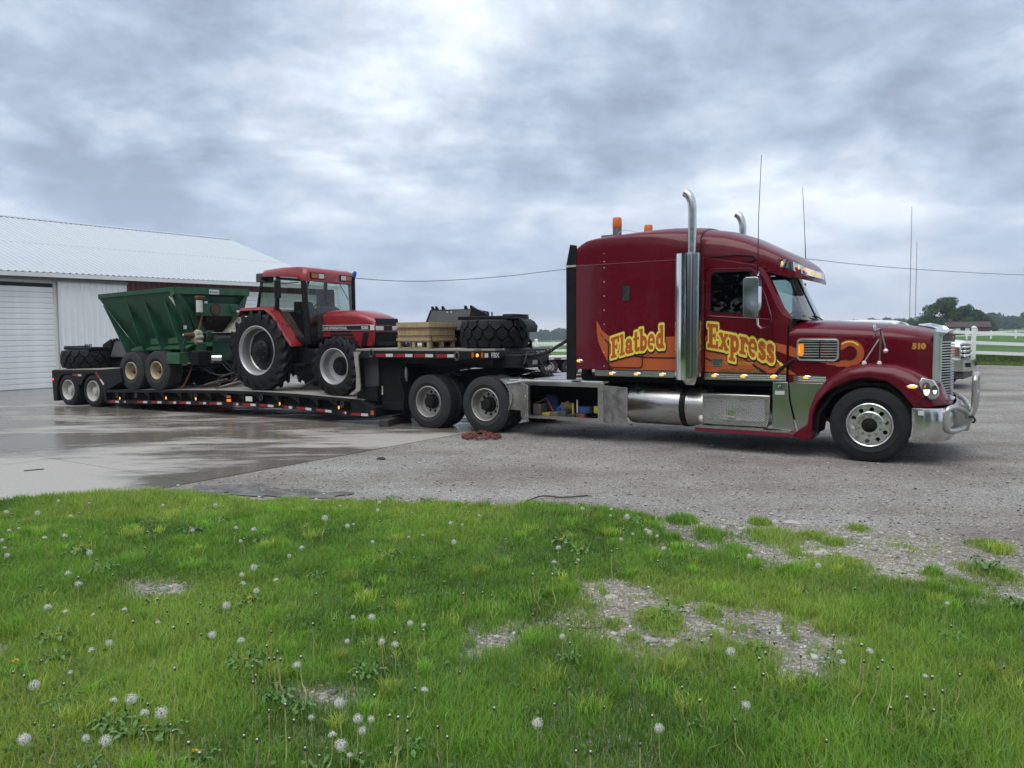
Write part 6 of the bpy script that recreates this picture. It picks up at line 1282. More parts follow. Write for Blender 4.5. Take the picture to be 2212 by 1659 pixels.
for sgn in (-1, 1):
    y = sgn * 0.76
    post((-5.76, y * 0.93, 2.44), (-5.58, y * 0.95, 3.12)); post((-5.12, y, 2.40), (-5.06, y, 3.12), r=0.045); post((-4.16, y * 0.98, 1.62), (-4.28, y, 3.02), r=0.048)
    post((-5.76, y * 0.93, 2.44), (-5.12, y, 2.42)); post((-4.17, y * 0.98, 1.68), (-4.10, y * 0.5, 1.70), r=0.03)
    trc.p('window', MB().prism([(-5.74, 2.45), (-5.14, 2.43), (-5.08, 3.1), (-5.57, 3.1)], y - 0.004, y + 0.004), 'glass_tractor')
    dr = trc.p('door', MB().prism([(-5.10, 2.40), (-4.62, 1.72), (-4.22, 1.66), (-4.31, 3.03), (-5.05, 3.10)], y - 0.006, y + 0.006, 'y', [inset([(-5.06, 2.42), (-4.62, 1.80), (-4.28, 1.73), (-4.36, 3.0), (-5.02, 3.06)], 0.02)]), 'black')
    trc.p('door_glass', MB().loft([[(-4.62, y, 1.80), (-4.28, y, 1.73)], [(-5.06, y, 2.42), (-4.31, y, 2.30)], [(-5.02, y, 3.06), (-4.36, y, 3.0)]], False), 'glass_tractor', dr, recalc=False)
    trc.p('door_handle', MB().bx(-4.50, -4.36, y - 0.03, y + 0.03, 2.28, 2.34), 'black', dr)
    rg = []
    for x, z in ((-6.05, 2.32), (-5.96, 2.44), (-5.22, 2.445), (-4.98, 2.30), (-4.60, 1.82), (-4.44, 1.64)):
        rg.append([(x, sgn * 0.62, z), (x, sgn * 1.02, z - 0.005), (x, sgn * 1.04, z - 0.07), (x + 0.02, sgn * 1.0, z - 0.07), (x + 0.02, sgn * 0.62, z - 0.05)])
    trc.p('rear_wing', MB().loft(rg), 'case_red', smooth=30)
    trc.p('wing_inner', MB().prism([(-6.0, 2.30), (-5.96, 2.42), (-5.22, 2.42), (-4.98, 2.28), (-4.60, 1.80), (-4.44, 1.64), (-4.5, 1.3), (-6.0, 1.3)], sgn * 0.58, sgn * 0.61), 'black')
    trc.p('step', MB().bx(-4.60, -4.20, sgn * 0.62, sgn * 0.85, 1.15, 1.19), 'black')
    trc.p('grab_rail', MB().tube([(-4.30, sgn * 0.80, 1.25), (-4.18, sgn * 0.82, 1.60), (-4.22, sgn * 0.80, 1.70)], 0.012, 6), 'black')
mir_ = trc.p('mirror', MB().bx(-4.92, -4.73, -1.02, -0.98, 2.62, 3.02), 'black', bv=0.02)
trc.p('mirror_arm', MB().tube([(-4.83, -1.0, 2.95), (-4.62, -0.95, 2.94), (-4.40, -0.80, 2.96)], 0.014, 6), 'black', mir_)
trc.p('windscreen', MB().loft([[(-4.15, -0.74, 1.70), (-4.06, -0.4, 1.70), (-4.06, 0.4, 1.70), (-4.15, 0.74, 1.70)], [(-4.19, -0.74, 2.35), (-4.12, -0.4, 2.36), (-4.12, 0.4, 2.36), (-4.19, 0.74, 2.35)], [(-4.24, -0.74, 3.0), (-4.18, -0.4, 3.0), (-4.18, 0.4, 3.0), (-4.24, 0.74, 3.0)]], False), 'glass_tractor', recalc=False)
trc.p('rear_glass', MB().loft([[(-5.76, -0.7, 2.45), (-5.76, 0.7, 2.45)], [(-5.58, -0.7, 3.1), (-5.58, 0.7, 3.1)]], False), 'glass_tractor', recalc=False)
trc.p('cab_base', MB().prism([(-5.7, 2.30), (-5.0, 2.20), (-4.55, 1.62), (-4.15, 1.62), (-4.16, 1.70), (-4.3, 1.72), (-4.5, 1.78), (-4.95, 2.34), (-5.7, 2.42)], -0.72, 0.72), 'black')
trc.p('dash', MB().prism([(-4.42, 1.7), (-4.18, 1.7), (-4.18, 2.40), (-4.34, 2.48), (-4.40, 2.38)], -0.25, 0.25), 'grey_dark', bv=0.03)
trc.p('seat', MB().bx(-5.0, -4.55, -0.27, 0.27, 2.05, 2.18).bx(-5.12, -4.98, -0.26, 0.26, 2.1, 2.58), 'seat', bv=0.04)
trc.p('steering_wheel', MB().tube([Vector((-4.52, 0.0, 2.46)) + Matrix.Rotation(math.radians(-40), 3, 'Y') @ Vector((0.2 * math.cos(2 * PI * k / 20), 0.2 * math.sin(2 * PI * k / 20), 0)) for k in range(20)], 0.014, 6, True), 'black')
trc.p('wiper', MB().tube([(-4.16, 0.25, 2.96), (-4.10, 0.45, 2.62)], 0.008, 5), 'black')
trc.p('front_weight', MB().bx(-2.75, -2.64, -0.3, 0.3, 1.56, 1.68), 'black', bv=0.02)
# ================================================================== FERTILISER SPREADER
spr = Thing('spreader', 'dark green tandem-axle spreader with ribbed hopper loaded behind the tractor', 'spreader', TL, (-9.2, 0, 0.52))
XF, XB = -7.95, -10.9                      # hopper front and back at the top
def hz(x): return 0.03 * (x + 9.5)         # nose-up pitch
TY, BY = 1.22, 0.62
top = 2.93; bot = 1.50
def V_(x, y, z): return (x, y if y < 0 else y * 0.84, z + hz(x) + 0.018 * (y + 1.2))
for sgn in (-1, 1):
    hop = spr.p('hopper_side', MB().loft([[V_(x0, sgn * y, z), V_(x0, sgn * (y - 0.012), z), V_(x1, sgn * (y - 0.012), z), V_(x1, sgn * y, z)] for x0, x1, y, z in ((-10.25, -8.15, BY, bot), (XB, XF, TY - 0.04, top - 0.13), (XB, XF, TY, top - 0.10), (XB, XF, TY, top))]), 'green_paint', smooth=0)
    for x, xt in ((-10.55, -10.86), (-9.75, -9.92), (-9.05, -9.22), (-8.35, -8.47)):
        xb = max(-10.2, x + 0.28)
        xq = {-10.55: -10.2, -9.75: -9.50, -9.05: -8.82, -8.35: -8.12}[x]
        spr.p('hopper_rib', MB().loft([[V_(xt, sgn * (TY - 0.10), top - 0.28), V_(xt + 0.04, sgn * (TY - 0.10), top - 0.28), V_(xt + 0.02, sgn * (TY - 0.08), top - 0.28)], [V_(xq, sgn * BY, bot - 0.1), V_(xq + 0.04, sgn * BY, bot - 0.1), V_(xq + 0.02, sgn * (BY + 0.36), bot - 0.12)]]), 'green_paint', hop, smooth=0)
    spr.p('rail', MB().bx(-10.3, -7.6, sgn * 0.66, sgn * 0.72, 1.40, 1.56).xf(lambda p: V_(*p)), 'green_light', smooth=0)
    spr.p('flare_rail', MB().loft([[V_(x, sgn * 0.72, 1.58), V_(x, sgn * 0.92, 1.50), V_(x, sgn * 0.92, 1.46), V_(x, sgn * 0.72, 1.54)] for x in (-10.1, -7.9)]), 'green_light', smooth=0)
    for x in (-9.75, -9.05, -8.35): spr.p('cover_plate', MB().loft([[V_(x - 0.02, sgn * 0.78, 1.60), V_(x + 0.56, sgn * 0.78, 1.60)], [V_(x - 0.02, sgn * 0.70, 1.82), V_(x + 0.56, sgn * 0.70, 1.82)]], False), 'green_light', recalc=False, smooth=0)
spr.p('hopper_back', MB().loft([[V_(XB + 0.003, -TY, top), V_(XB + 0.003, TY, top)], [V_(XB + 0.003, -TY + 0.04, top - 0.13), V_(XB + 0.003, TY - 0.04, top - 0.13)], [V_(-10.247, -BY, bot), V_(-10.247, BY, bot)]], False), 'green_paint', recalc=False, smooth=0)
spr.p('hopper_floor', MB().bx(-10.3, -7.7, -0.64, 0.64, 1.38, 1.5).xf(lambda p: V_(*p)), 'chassis')
# front end wall, set back and sloping, with side flanges and box beam
spr.p('front_wall', MB().loft([[V_(XF - 0.10, -TY + 0.05, top - 0.2), V_(XF - 0.10, TY - 0.05, top - 0.2)], [V_(-8.15, -0.95, 2.36), V_(-8.15, 0.95, 2.36)]], False), 'green_paint', recalc=False, smooth=0)
spr.p('front_chute_wall', MB().loft([[V_(-8.153, -0.95, 2.357), V_(-8.153, 0.95, 2.357)], [V_(-8.45, -BY, bot + 0.1), V_(-8.45, BY, bot + 0.1)]], False), 'rust_brown', recalc=False, smooth=0)
spr.p('front_top', MB().prism([(XF - 0.16, top - 0.24), (XF, top - 0.16), (XF, top), (XF - 0.05, top), (XF - 0.16, top - 0.10)], -TY, TY).xf(lambda p: V_(*p)), 'green_light')
for sgn in (-1, 1):
    spr.p('front_flange', MB().loft([[V_(XF + 0.0, sgn * TY, top), V_(XF + 0.0, sgn * (TY - 0.12), top), V_(XF - 0.10, sgn * TY, top)], [V_(-8.03, sgn * 0.72, bot), V_(-8.03, sgn * 0.52, bot), V_(-8.13, sgn * 0.72, bot)]]), 'green_paint', smooth=0)
    spr.p('front_gusset', MB().loft([[V_(XF - 0.02, sgn * (TY - 0.12), top - 0.15), V_(XF - 0.04, sgn * (TY - 0.12), top - 0.15), V_(XF - 0.04, sgn * 1.0, top - 0.22), V_(XF - 0.02, sgn * 1.0, top - 0.22)], [V_(-8.0, sgn * 0.55, bot + 0.30), V_(-8.02, sgn * 0.55, bot + 0.30), V_(-8.02, sgn * 0.25, bot + 0.30), V_(-8.0, sgn * 0.25, bot + 0.30)]]), 'green_paint', smooth=0)
bb_ = spr.p('tank_beam', MB().bx(-8.0, -7.70, -0.62, 0.42, 2.30, 2.60), 'green_light', bv=0.008)
spr.p('sight_disc', MB().cyl((-7.70, -0.28, 2.455), (-7.685, -0.28, 2.455), 0.135, 24), 'rust', bb_); spr.p('disc_rim', MB().tube([(-7.69, -0.28 + 0.14 * math.cos(2 * PI * k / 24), 2.455 + 0.14 * math.sin(2 * PI * k / 24)) for k in range(24)], 0.010, 6, True), 'black', bb_)
spr.p('filter', MB().cyl((-7.62, -0.80, 2.38), (-7.62, -0.80, 2.66), 0.075, 16), 'white_plastic', bb_); spr.p('filter_head', MB().box((-7.62, -0.78, 2.72), (0.16, 0.2, 0.09)), 'rust', bb_, bv=0.02)
spr.p('valve', MB().box((-7.66, 0.25, 2.5), (0.1, 0.14, 0.2)), 'green_paint', bb_, bv=0.01); spr.p('valve_fitting', MB().cyl((-7.62, 0.30, 2.42), (-7.5, 0.42, 2.40), 0.03, 10), 'chrome_dull', bb_)
spr.p('filler_cap', MB().cyl((-7.85, -0.42, 2.60), (-7.85, -0.42, 2.66), 0.035, 10), 'white_plastic', bb_)
spr.p('badge', MB().bx(XF + 0.002, XF + 0.006, -0.24, 0.06, top - 0.135 + hz(XF), top - 0.02 + hz(XF)), 'white_plastic')
v2, f2 = text_shape("McLendon", 0.066, 0.001, sx=0.95)
spr.p('badge_lettering', paint(v2, f2, lambda a, b: (XF + 0.008, -0.225 + a, top - 0.10 + hz(XF) + b)), 'green_light', recalc=False, smooth=0)
spr.p('decal', MB().loft([[(-8.0, -0.965, 1.98), (-7.99, -0.88, 1.98)], [(-8.0, -0.965, 2.07), (-7.99, -0.88, 2.07)]], False), 'silver_decal', recalc=False)
spr.p('decal', MB().loft([[(-8.04, -1.12, 2.50), (-8.03, -1.135, 2.50)], [(-8.20, -1.20, 2.76), (-8.06, -1.20, 2.76)]], False), 'silver_decal', recalc=False)
# chute, motor, drive, hoses
spr.p('chute', MB().loft([[(-7.75, 0.05, 1.86), (-7.75, 0.45, 2.28), (-7.9, 0.45, 2.28), (-7.9, 0.05, 1.86)], [(-7.5, 0.25, 1.90), (-7.5, 0.62, 2.28), (-7.9, 0.62, 2.28), (-7.9, 0.25, 1.9)]]), 'lime', smooth=0)
spr.p('beam_support', MB().prism([(-0.55, 2.30), (-0.30, 2.30), (-0.36, 2.16), (-0.50, 2.16)], -7.9, -7.75, 'x'), 'black')
spr.p('conveyor_roller', MB().cyl((-7.55, -0.45, 1.76), (-7.55, 0.7, 1.76), 0.10, 20), 'grey_dark')
spr.p('front_panel', MB().bx(-7.52, -7.46, -0.55, 0.72, 1.22, 1.68), 'green_paint', bv=0.006); spr.p('panel_lip', MB().bx(-7.54, -7.44, -0.57, 0.74, 1.68, 1.70), 'green_light')
spr.p('panel_lip', MB().bx(-8.0, -7.44, -0.5, 0.74, 1.885, 1.90), 'lime')
spr.p('gearbox', MB().sphere((-7.62, -0.86, 1.78), 0.16, 14, 10, (0.7, 0.8, 1.2)).xf(lambda p: (p[0] + 0.02 * math.sin(p[2] * 50), p[1] + 0.02 * math.sin(p[0] * 60), p[2])), 'lime')
spr.p('drive_shaft', MB().tube([(-7.72, -1.18, 1.84), (-7.66, -1.0, 1.83), (-7.62, -0.8, 1.80)], [0.045, 0.07, 0.06], 12), 'rust'); spr.p('shaft_end', MB().cyl((-7.73, -1.20, 1.84), (-7.725, -1.185, 1.84), 0.025, 10), 'white_plastic')
spr.p('chain_guard', MB().tube([(-7.62, -0.72, 2.32), (-7.64, -0.80, 2.0), (-7.66, -0.86, 1.85)], [0.022, 0.028, 0.04], 8), 'rust')
spr.p('guard_plate', MB().bx(-7.64, -7.60, -0.62, -0.40, 1.66, 1.94), 'green_paint', bv=0.02)
pump = spr.p('pump', MB().box((-7.50, -0.92, 1.30), (0.30, 0.34, 0.34)), 'black', bv=0.03)
for k in range(4): spr.p('pump_fin', MB().bx(-7.66, -7.34, -1.10, -0.74, 1.18 + 0.07 * k, 1.20 + 0.07 * k), 'black_matte', pump)
spr.p('motor', MB().cyl((-7.40, -0.66, 1.28), (-7.22, -0.52, 1.28), 0.085, 16), 'chrome_dull', pump)
for k, (a, b, sag) in enumerate((((-7.3, -0.6, 1.38), (-6.9, -0.2, 0.95), 0.25), ((-7.25, -0.55, 1.2), (-6.95, -0.3, 1.0), 0.35), ((-7.6, -1.0, 1.2), (-6.9, -0.4, 0.95), 0.18), ((-7.7, -1.1, 1.8), (-7.6, -1.0, 1.35), -0.2), ((-7.5, -0.8, 1.15), (-6.8, 0.0, 0.9), 0.30))):
    pts = []
    for i in range(13):
        t = i / 12; p = Vector(a).lerp(Vector(b), t); o_ = math.sin(PI * t) * sag; pts.append((p.x + (0.3 * o_ if k < 2 else 0), p.y + (o_ if k == 3 else 0), p.z - (0 if k == 3 else o_) + (0.5 * o_ if k < 2 and t < .5 else 0)))
    spr.p('hydraulic_hose', MB().tube(smooth_path(pts, 2), 0.014, 6), 'hose')
spr.p('battery_box', MB().prism([(-8.33, 1.16), (-7.86, 1.155), (-7.86, 1.43), (-8.33, 1.415)], -1.22, -0.95), 'green_light', bv=0.01)
spr.p('drawbar', MB().prism([(-7.6, 1.15), (-6.75, 0.95), (-6.75, 0.82), (-7.6, 1.0)], -0.12, 0.12), 'black')
spr.p('chassis_beam', MB().bx(-10.5, -7.4, -0.55, -0.43, 1.15, 1.38), 'green_paint'); spr.p('chassis_beam', MB().bx(-10.5, -7.4, 0.43, 0.55, 1.15, 1.38), 'green_paint')
spr.p('cross_bar', MB().bx(-7.95, -7.5, -1.0, -0.4, 1.16, 1.19), 'lime')
WS = {'tyre': mesh_of(tyre_mb(0.475, 0.42, 0.215, 0.0, 'rib', 44), 'rubber_dusty', 'tyre'),
      'rim': mesh_of(MB().lathe([(0.22, 0.03), (0.223, 0.004), (0.208, -0.003), (0.198, 0.012), (0.19, 0.05), (0.175, 0.14), (0.13, 0.16), (0.12, 0.15), (0.0, 0.15)], (0, 0, 0), 'y', 36), 'wheel_cream', 'rim'),
      'hub': mesh_of(MB().lathe([(0.075, 0.16), (0.072, 0.08), (0.05, 0.05), (0.0, 0.045)], (0, 0, 0), 'y', 16).box((0.09, 0.13, 0), (0.03, 0.03, 0.03)).box((-0.05, 0.13, 0.08), (0.03, 0.03, 0.03)).box((-0.05, 0.13, -0.08), (0.03, 0.03, 0.03)), 'rust', 'hub')}
for ax in (-9.73, -8.75):
    zw = zc(ax) + 0.47
    for sgn in (-1, 1):
        w = spr.put('wheel', WS['tyre'], (ax, sgn * 1.20, zw), (0, random.random(), 0 if sgn < 0 else PI))
        link(bpy.data.objects.new('rim', WS['rim']), w); link(bpy.data.objects.new('hub', WS['hub']), w)
    spr.p('axle', MB().cyl((ax, -0.95, zw), (ax, 0.95, zw), 0.06, 10), 'black')
# ================================================================== WOODEN CRATE ON ITS PALLET (gooseneck deck)
GD = GT + 0.006
CX0, CX1, CY0, CY1 = -1.56, -0.80, -1.02, -0.12
pal = Thing('pallet', 'pale wooden pallet on the upper trailer deck carrying the slatted crate', 'pallet', TL, ((CX0 + CX1) / 2, (CY0 + CY1) / 2, GD))
for y in (CY0, (CY0 + CY1) / 2 - 0.05, CY1 - 0.10):
    for x in (CX0, (CX0 + CX1) / 2 - 0.03, CX1 - 0.06): pal.p('block', MB().bx(x, x + 0.06, y, y + 0.10, GD + 0.021, GD + 0.125), 'pallet_wood', bv=0.003)
    pal.p('bottom_board', MB().bx(CX0, CX1, y, y + 0.10, GD, GD + 0.02), 'pallet_wood')
for k in range(7):
    y = CY0 + k * (CY1 - CY0 - 0.10) / 6; pal.p('board', MB().bx(CX0, CX1, y, y + 0.10, GD + 0.126, GD + 0.146), 'pallet_wood')
crt = Thing('crate', 'strapped square crate of upright wooden boards on the upper trailer deck', 'crate', TL, ((CX0 + CX1) / 2, (CY0 + CY1) / 2, GD + 0.147))
zb_, zt_ = GD + 0.147, GD + 0.50
for k in range(8):
    x = CX0 + k * (CX1 - CX0) / 8; wd = (CX1 - CX0) / 8
    for y in (CY0, CY1 - 0.02): crt.p('board', MB().bx(x + 0.002, x + wd - 0.002, y, y + 0.02, zb_, zt_ - 0.08 + random.uniform(-0.004, 0.004)), 'crate_wood', bv=0.002)
for k in range(9):
    y = CY0 + 0.02 + k * (CY1 - CY0 - 0.04) / 9; wd = (CY1 - CY0 - 0.04) / 9
    for x in (CX0, CX1 - 0.02): crt.p('board', MB().bx(x, x + 0.02, y + 0.002, y + wd - 0.002, zb_, zt_ - 0.08 + random.uniform(-0.004, 0.004)), 'crate_wood', bv=0.002)
for (x0, x1, y0, y1) in ((CX0 - 0.02, CX1 + 0.02, CY0 - 0.02, CY0), (CX0 - 0.02, CX1 + 0.02, CY1, CY1 + 0.02), (CX0 - 0.02, CX0, CY0 + 0.002, CY1 - 0.002), (CX1, CX1 + 0.02, CY0 + 0.002, CY1 - 0.002)):
    crt.p('top_rail', MB().bx(x0, x1, y0, y1, zt_ - 0.09, zt_), 'crate_wood', bv=0.003); crt.p('bottom_rail', MB().bx(x0, x1, y0, y1, zb_ + 0.002, zb_ + 0.055), 'crate_wood', bv=0.003)
crt.p('lid', MB().bx(CX0 - 0.01, CX1 + 0.01, CY0 - 0.01, CY1 + 0.01, zt_ + 0.001, zt_ + 0.012), 'crate_wood')
for z in (zb_ + 0.10, zb_ + 0.235):
    crt.p('strap', MB().tube([(CX0 - 0.024, CY0 - 0.024, z), (CX1 + 0.024, CY0 - 0.024, z), (CX1 + 0.024, CY1 + 0.024, z), (CX0 - 0.024, CY1 + 0.024, z)], 0.009, 4, True), 'rust')
crt.p('tie_strap', MB().tube([(CX1 + 0.03, CY0 + 0.03, zb_ + 0.10), (CX1 + 0.04, CY0 + 0.08, GD + 0.02), (CX1 + 0.04, CY1 - 0.15, GD + 0.02), (CX1 + 0.03, CY1 - 0.05, zb_ + 0.10)], 0.009, 5), 'rust')
# ================================================================== BIG TYRES LYING FLAT, EACH UNDER A STEEL ATTACHMENT
def loader_tyre(r, h, n=17):
    """lying flat: axis Z, base z=0"""
    ri = r * 0.46
    pr = [(ri, 0.08), (ri + 0.05, 0.02), (r * 0.8, 0.0), (r - 0.09, 0.035), (r - 0.055, 0.08), (r - 0.05, h / 2), (r - 0.055, h - 0.08), (r - 0.09, h - 0.035), (r * 0.8, h), (ri + 0.05, h - 0.02), (ri, h - 0.08)]
    mb = MB().lathe(pr, (0, 0, 0), 'z', 56, close_prof=True)
    for k in range(n):
        for row in range(3):
            a0 = 2 * PI * (k + (0.5 if row == 1 else 0.0)) / n; zz = (h * 0.20, h * 0.5, h * 0.80)[row]; hh = h * (0.19, 0.21, 0.19)[row]; da = PI / n * 0.84
            hexp = ([(-da, -hh * 0.9), (da, -hh * 0.9), (da, hh * 0.15), (0.0, hh), (-da, hh * 0.15)], [(0.0, -hh * 1.1), (da, -hh * 0.4), (da, hh * 0.4), (0.0, hh * 1.1), (-da, hh * 0.4), (-da, -hh * 0.4)], [(-da, -hh * 0.15), (0.0, -hh), (da, -hh * 0.15), (da, hh * 0.9), (-da, hh * 0.9)])[row]
            def ring(rad, s_): return [((rad - 0.05 * (abs(zz + q[1] * s_ - h / 2) / (h / 2)) ** 3) * math.cos(a0 + q[0] * s_), (rad - 0.05 * (abs(zz + q[1] * s_ - h / 2) / (h / 2)) ** 3) * math.sin(a0 + q[0] * s_), zz + q[1] * s_) for q in hexp]
            mb.loft([ring(r - 0.07, 1.0), ring(r - 0.012, 0.97), ring(r, 0.86)])
    return mb
def stack(cx, cy, zb, r, h, rz, tl, al, flip):
    me = loader_tyre(r, h).mesh('t', True, 35, (0, 0, 0)); me.materials.append(MATS['rubber_new'])
    o = bpy.data.objects.new('loader_tyre', me); link(o); o.location = TL.w(cx, cy, zb); o.rotation_euler = (0, 0, TL.yaw + rz); tag(o, tl, 'tyre')
    a = Thing('steel_attachment', al, 'attachment', TL, (cx, cy, zb + h + 0.001)); z = zb + h + 0.001; f = -1 if flip else 1
    X = lambda x: cx + f * x
    def B_(nm, x0, x1, y0, y1, z0, z1, m_='black_steel', bv=0.01, par=None): return a.p(nm, MB().bx(min(X(x0), X(x1)), max(X(x0), X(x1)), cy + y0, cy + y1, z + z0, z + z1), m_, par, bv=bv)
    B_('base_plate', -0.64, 0.60, -0.34, 0.30, 0.0, 0.07); B_('cross_beam', 0.36, 0.62, -0.32, 0.26, 0.071, 0.10)
    xl, xr, yb, yt = -1.80, -0.68, 0.14, 0.30
    bx_ = a.p('hopper', MB().loft([[(X(xl - 0.06), cy + yb, z - 0.22), (X(xr), cy + yb, z - 0.22), (X(xr), cy + 0.9, z + 0.0), (X(xl - 0.06), cy + 0.9, z + 0.0)], [(X(xl + 0.05), cy + yt, z + 0.24), (X(xr), cy + yt, z + 0.24), (X(xr), cy + 0.9, z + 0.20), (X(xl + 0.05), cy + 0.9, z + 0.20)]]), 'black_steel', bv=0.01)
    a.p('stand', MB().bx(min(X(xl + 0.1), X(xr - 0.02)), max(X(xl + 0.1), X(xr - 0.02)), cy + 0.24, cy + 0.85, zb + 0.002, z - 0.2), 'black_matte', bx_)
    a.p('face_plate', MB().loft([[(X(xl + 0.03), cy + yb - 0.008, z - 0.19), (X(xr - 0.05), cy + yb - 0.008, z - 0.19), (X(xr - 0.05), cy + yb + 0.004, z - 0.19), (X(xl + 0.03), cy + yb + 0.004, z - 0.19)], [(X(xl + 0.11), cy + yt - 0.022, z + 0.215), (X(xr - 0.05), cy + yt - 0.022, z + 0.215), (X(xr - 0.05), cy + yt - 0.008, z + 0.215), (X(xl + 0.11), cy + yt - 0.008, z + 0.215)]]), 'grey_dark', bx_, bv=0.004)
    P3 = [(cy + yb - 0.06, z - 0.27), (cy + yt - 0.02, z + 0.29), (cy + 0.86, z + 0.10), (cy + 0.5, z - 0.1)]
    a.p('cheek_plate', MB().prism(P3, X(xr), X(xr + 0.02), 'x'), 'black_steel', bx_)
    a.p('side_arm', MB().prism([(X(xr + 0.02), z + 0.28), (X(-0.30), z + 0.13), (X(-0.30), z + 0.072), (X(xr + 0.02), z + 0.072)], cy + 0.20, cy + 0.26), 'black_steel', bx_, bv=0.006)
    for x in (xl + 0.10, xl + 0.20, xl + 0.36, xr - 0.20, xr - 0.06):
        a.p('tooth', MB().loft([[(X(x - 0.03), cy + yt + 0.02, z + 0.235), (X(x + 0.03), cy + yt + 0.02, z + 0.235), (X(x + 0.03), cy + yt + 0.09, z + 0.235), (X(x - 0.03), cy + yt + 0.09, z + 0.235)], [(X(x - 0.02), cy + yt, z + 0.31), (X(x + 0.02), cy + yt, z + 0.31), (X(x + 0.02), cy + yt + 0.03, z + 0.31), (X(x - 0.02), cy + yt + 0.03, z + 0.31)]]), 'black_steel', bx_)
    for x in (-0.26, -0.18, -0.08, 0.0): a.p('bolt', MB().cyl((X(x), cy - 0.10, z + 0.07), (X(x), cy - 0.10, z + 0.15), 0.015, 8), 'black', None)
    for k in (-0.05, 0.05): a.p('lamp_slot', MB().box((X((xl + xr) / 2 + k), cy + yt - 0.034, z + 0.18), (0.024, 0.01, 0.036)), 'tape_white', bx_)
    # curved mudguard sticking out past the tyre
    rg = []
    for t, drop in ((0.56, 0.0), (0.66, -0.02), (0.75, -0.07), (0.82, -0.16)): rg.append([(X(t), cy - 0.20, z + 0.03 + drop), (X(t), cy + 0.25, z + 0.03 + drop), (X(t - 0.02), cy + 0.25, z - 0.10 + drop * 0.9), (X(t - 0.02), cy - 0.20, z - 0.10 + drop * 0.9)])
    a.p('mudguard', MB().loft(rg), 'black', smooth=50)
stack(0.20, -0.22, GD, 0.68, 0.545, 0.1, 'huge black tyre lying flat on the upper trailer deck beside the crate', 'black steel attachment with teeth resting on the tyre beside the crate', False)
stack(-12.45, -0.55, ZR(-12.4) + 0.024, 0.69, 0.50, 0.4, 'huge black tyre lying flat on the rear trailer deck behind the spreader', 'black steel attachment lying on the rear tyre behind the spreader', True)
# ================================================================== BACKGROUND VEHICLES
PK = Fr((13.05, 22.53, 0), math.radians(-38))
pkz = H(12.0, 23.0)
pk = Thing('pickup_truck', 'white crew cab pickup truck parked behind the maroon bonnet', 'pickup truck', PK, (0, 0, pkz))
def pz(z): return z + pkz
def psec(x, hw, zb, zs, zt, n=4): return [(a, b, pz(c)) for a, b, c in arch_section(x, hw, zb, zs, zt, n, 8, 3)]
# origin of frame: front bumper centre line at x=+0.35 ; vehicle extends to negative x
pk.p('body', MB().loft([psec(*s_) for s_ in ((-5.3, 0.97, 0.55, 1.30, 1.42), (-3.6, 1.0, 0.55, 1.28, 1.40), (-1.6, 1.0, 0.55, 1.22, 1.36), (-0.6, 1.0, 0.55, 1.22, 1.44), (-0.05, 0.99, 0.6, 1.22, 1.40), (0.18, 0.93, 0.7, 1.15, 1.32))]), 'white_paint', smooth=40)
pk.p('cab_roof', MB().loft([psec(*s_) for s_ in ((-3.55, 0.74, 1.90, 1.93, 1.97), (-3.3, 0.80, 1.88, 1.94, 2.01), (-2.4, 0.82, 1.88, 1.95, 2.03), (-1.75, 0.80, 1.88, 1.94, 2.0), (-1.5, 0.74, 1.86, 1.89, 1.93))]), 'white_paint', smooth=40)
for sgn in (-1, 1):
    for a, b in (((-3.66, 0.97, 1.36), (-3.50, 0.80, 1.92)), ((-2.55, 0.98, 1.36), (-2.52, 0.83, 1.92)), ((-0.95, 0.96, 1.40), (-1.58, 0.78, 1.90))):
        pk.p('pillar', MB().tube([(a[0], sgn * a[1], pz(a[2])), (b[0], sgn * b[1], pz(b[2]))], 0.06, 6), 'white_paint')
    pk.p('side_window', MB().loft([[(-3.6, sgn * 0.96, pz(1.37)), (-1.0, sgn * 0.96, pz(1.38))], [(-3.48, sgn * 0.80, pz(1.92)), (-1.6, sgn * 0.80, pz(1.91))]], False), 'glass_dark', recalc=False)
    hl = pk.p('headlamp', MB().bx(-0.02, 0.22, sgn * 0.62, sgn * 0.985, pz(0.92), pz(1.24)), 'chrome_dull', bv=0.03)
    pk.p('turn_lamp', MB().bx(-0.03, 0.10, sgn * 0.95, sgn * 0.998, pz(1.02), pz(1.22)), 'amber_plain', hl)
    pk.p('door_mirror', MB().bx(-1.35, -1.2, sgn * 1.02, sgn * 1.25, pz(1.36), pz(1.68)), 'black', bv=0.03)
pk.p('windscreen', MB().loft([[(-0.95, -0.9, pz(1.40)), (-0.8, 0, pz(1.43)), (-0.95, 0.9, pz(1.40))], [(-1.58, -0.74, pz(1.92)), (-1.5, 0, pz(1.95)), (-1.58, 0.74, pz(1.92))]], False), 'glass_dark', recalc=False)
pk.p('cab_interior', MB().bx(-3.5, -1.1, -0.8, 0.8, pz(1.0), pz(1.38)), 'black_matte')
gl = pk.p('grille', MB().bx(0.16, 0.26, -0.62, 0.62, pz(0.88), pz(1.27)), 'black', bv=0.02)
for k in range(3): pk.p('grille_bar', MB().bx(0.20, 0.30, -0.64, 0.64, pz(0.93 + 0.12 * k), pz(0.99 + 0.12 * k)), 'chrome', gl, bv=0.015)
pb = pk.p('bumper', MB().loft([[(x, y, pz(z)) for x, y in ((0.0, -1.0), (0.28, -0.95), (0.40, -0.7), (0.42, 0), (0.40, 0.7), (0.28, 0.95), (0.0, 1.0), (0.05, 0.9), (0.3, 0.6), (0.3, -0.6), (0.05, -0.9))] for z in (0.52, 0.60, 0.84)]), 'chrome_dull', smooth=40)
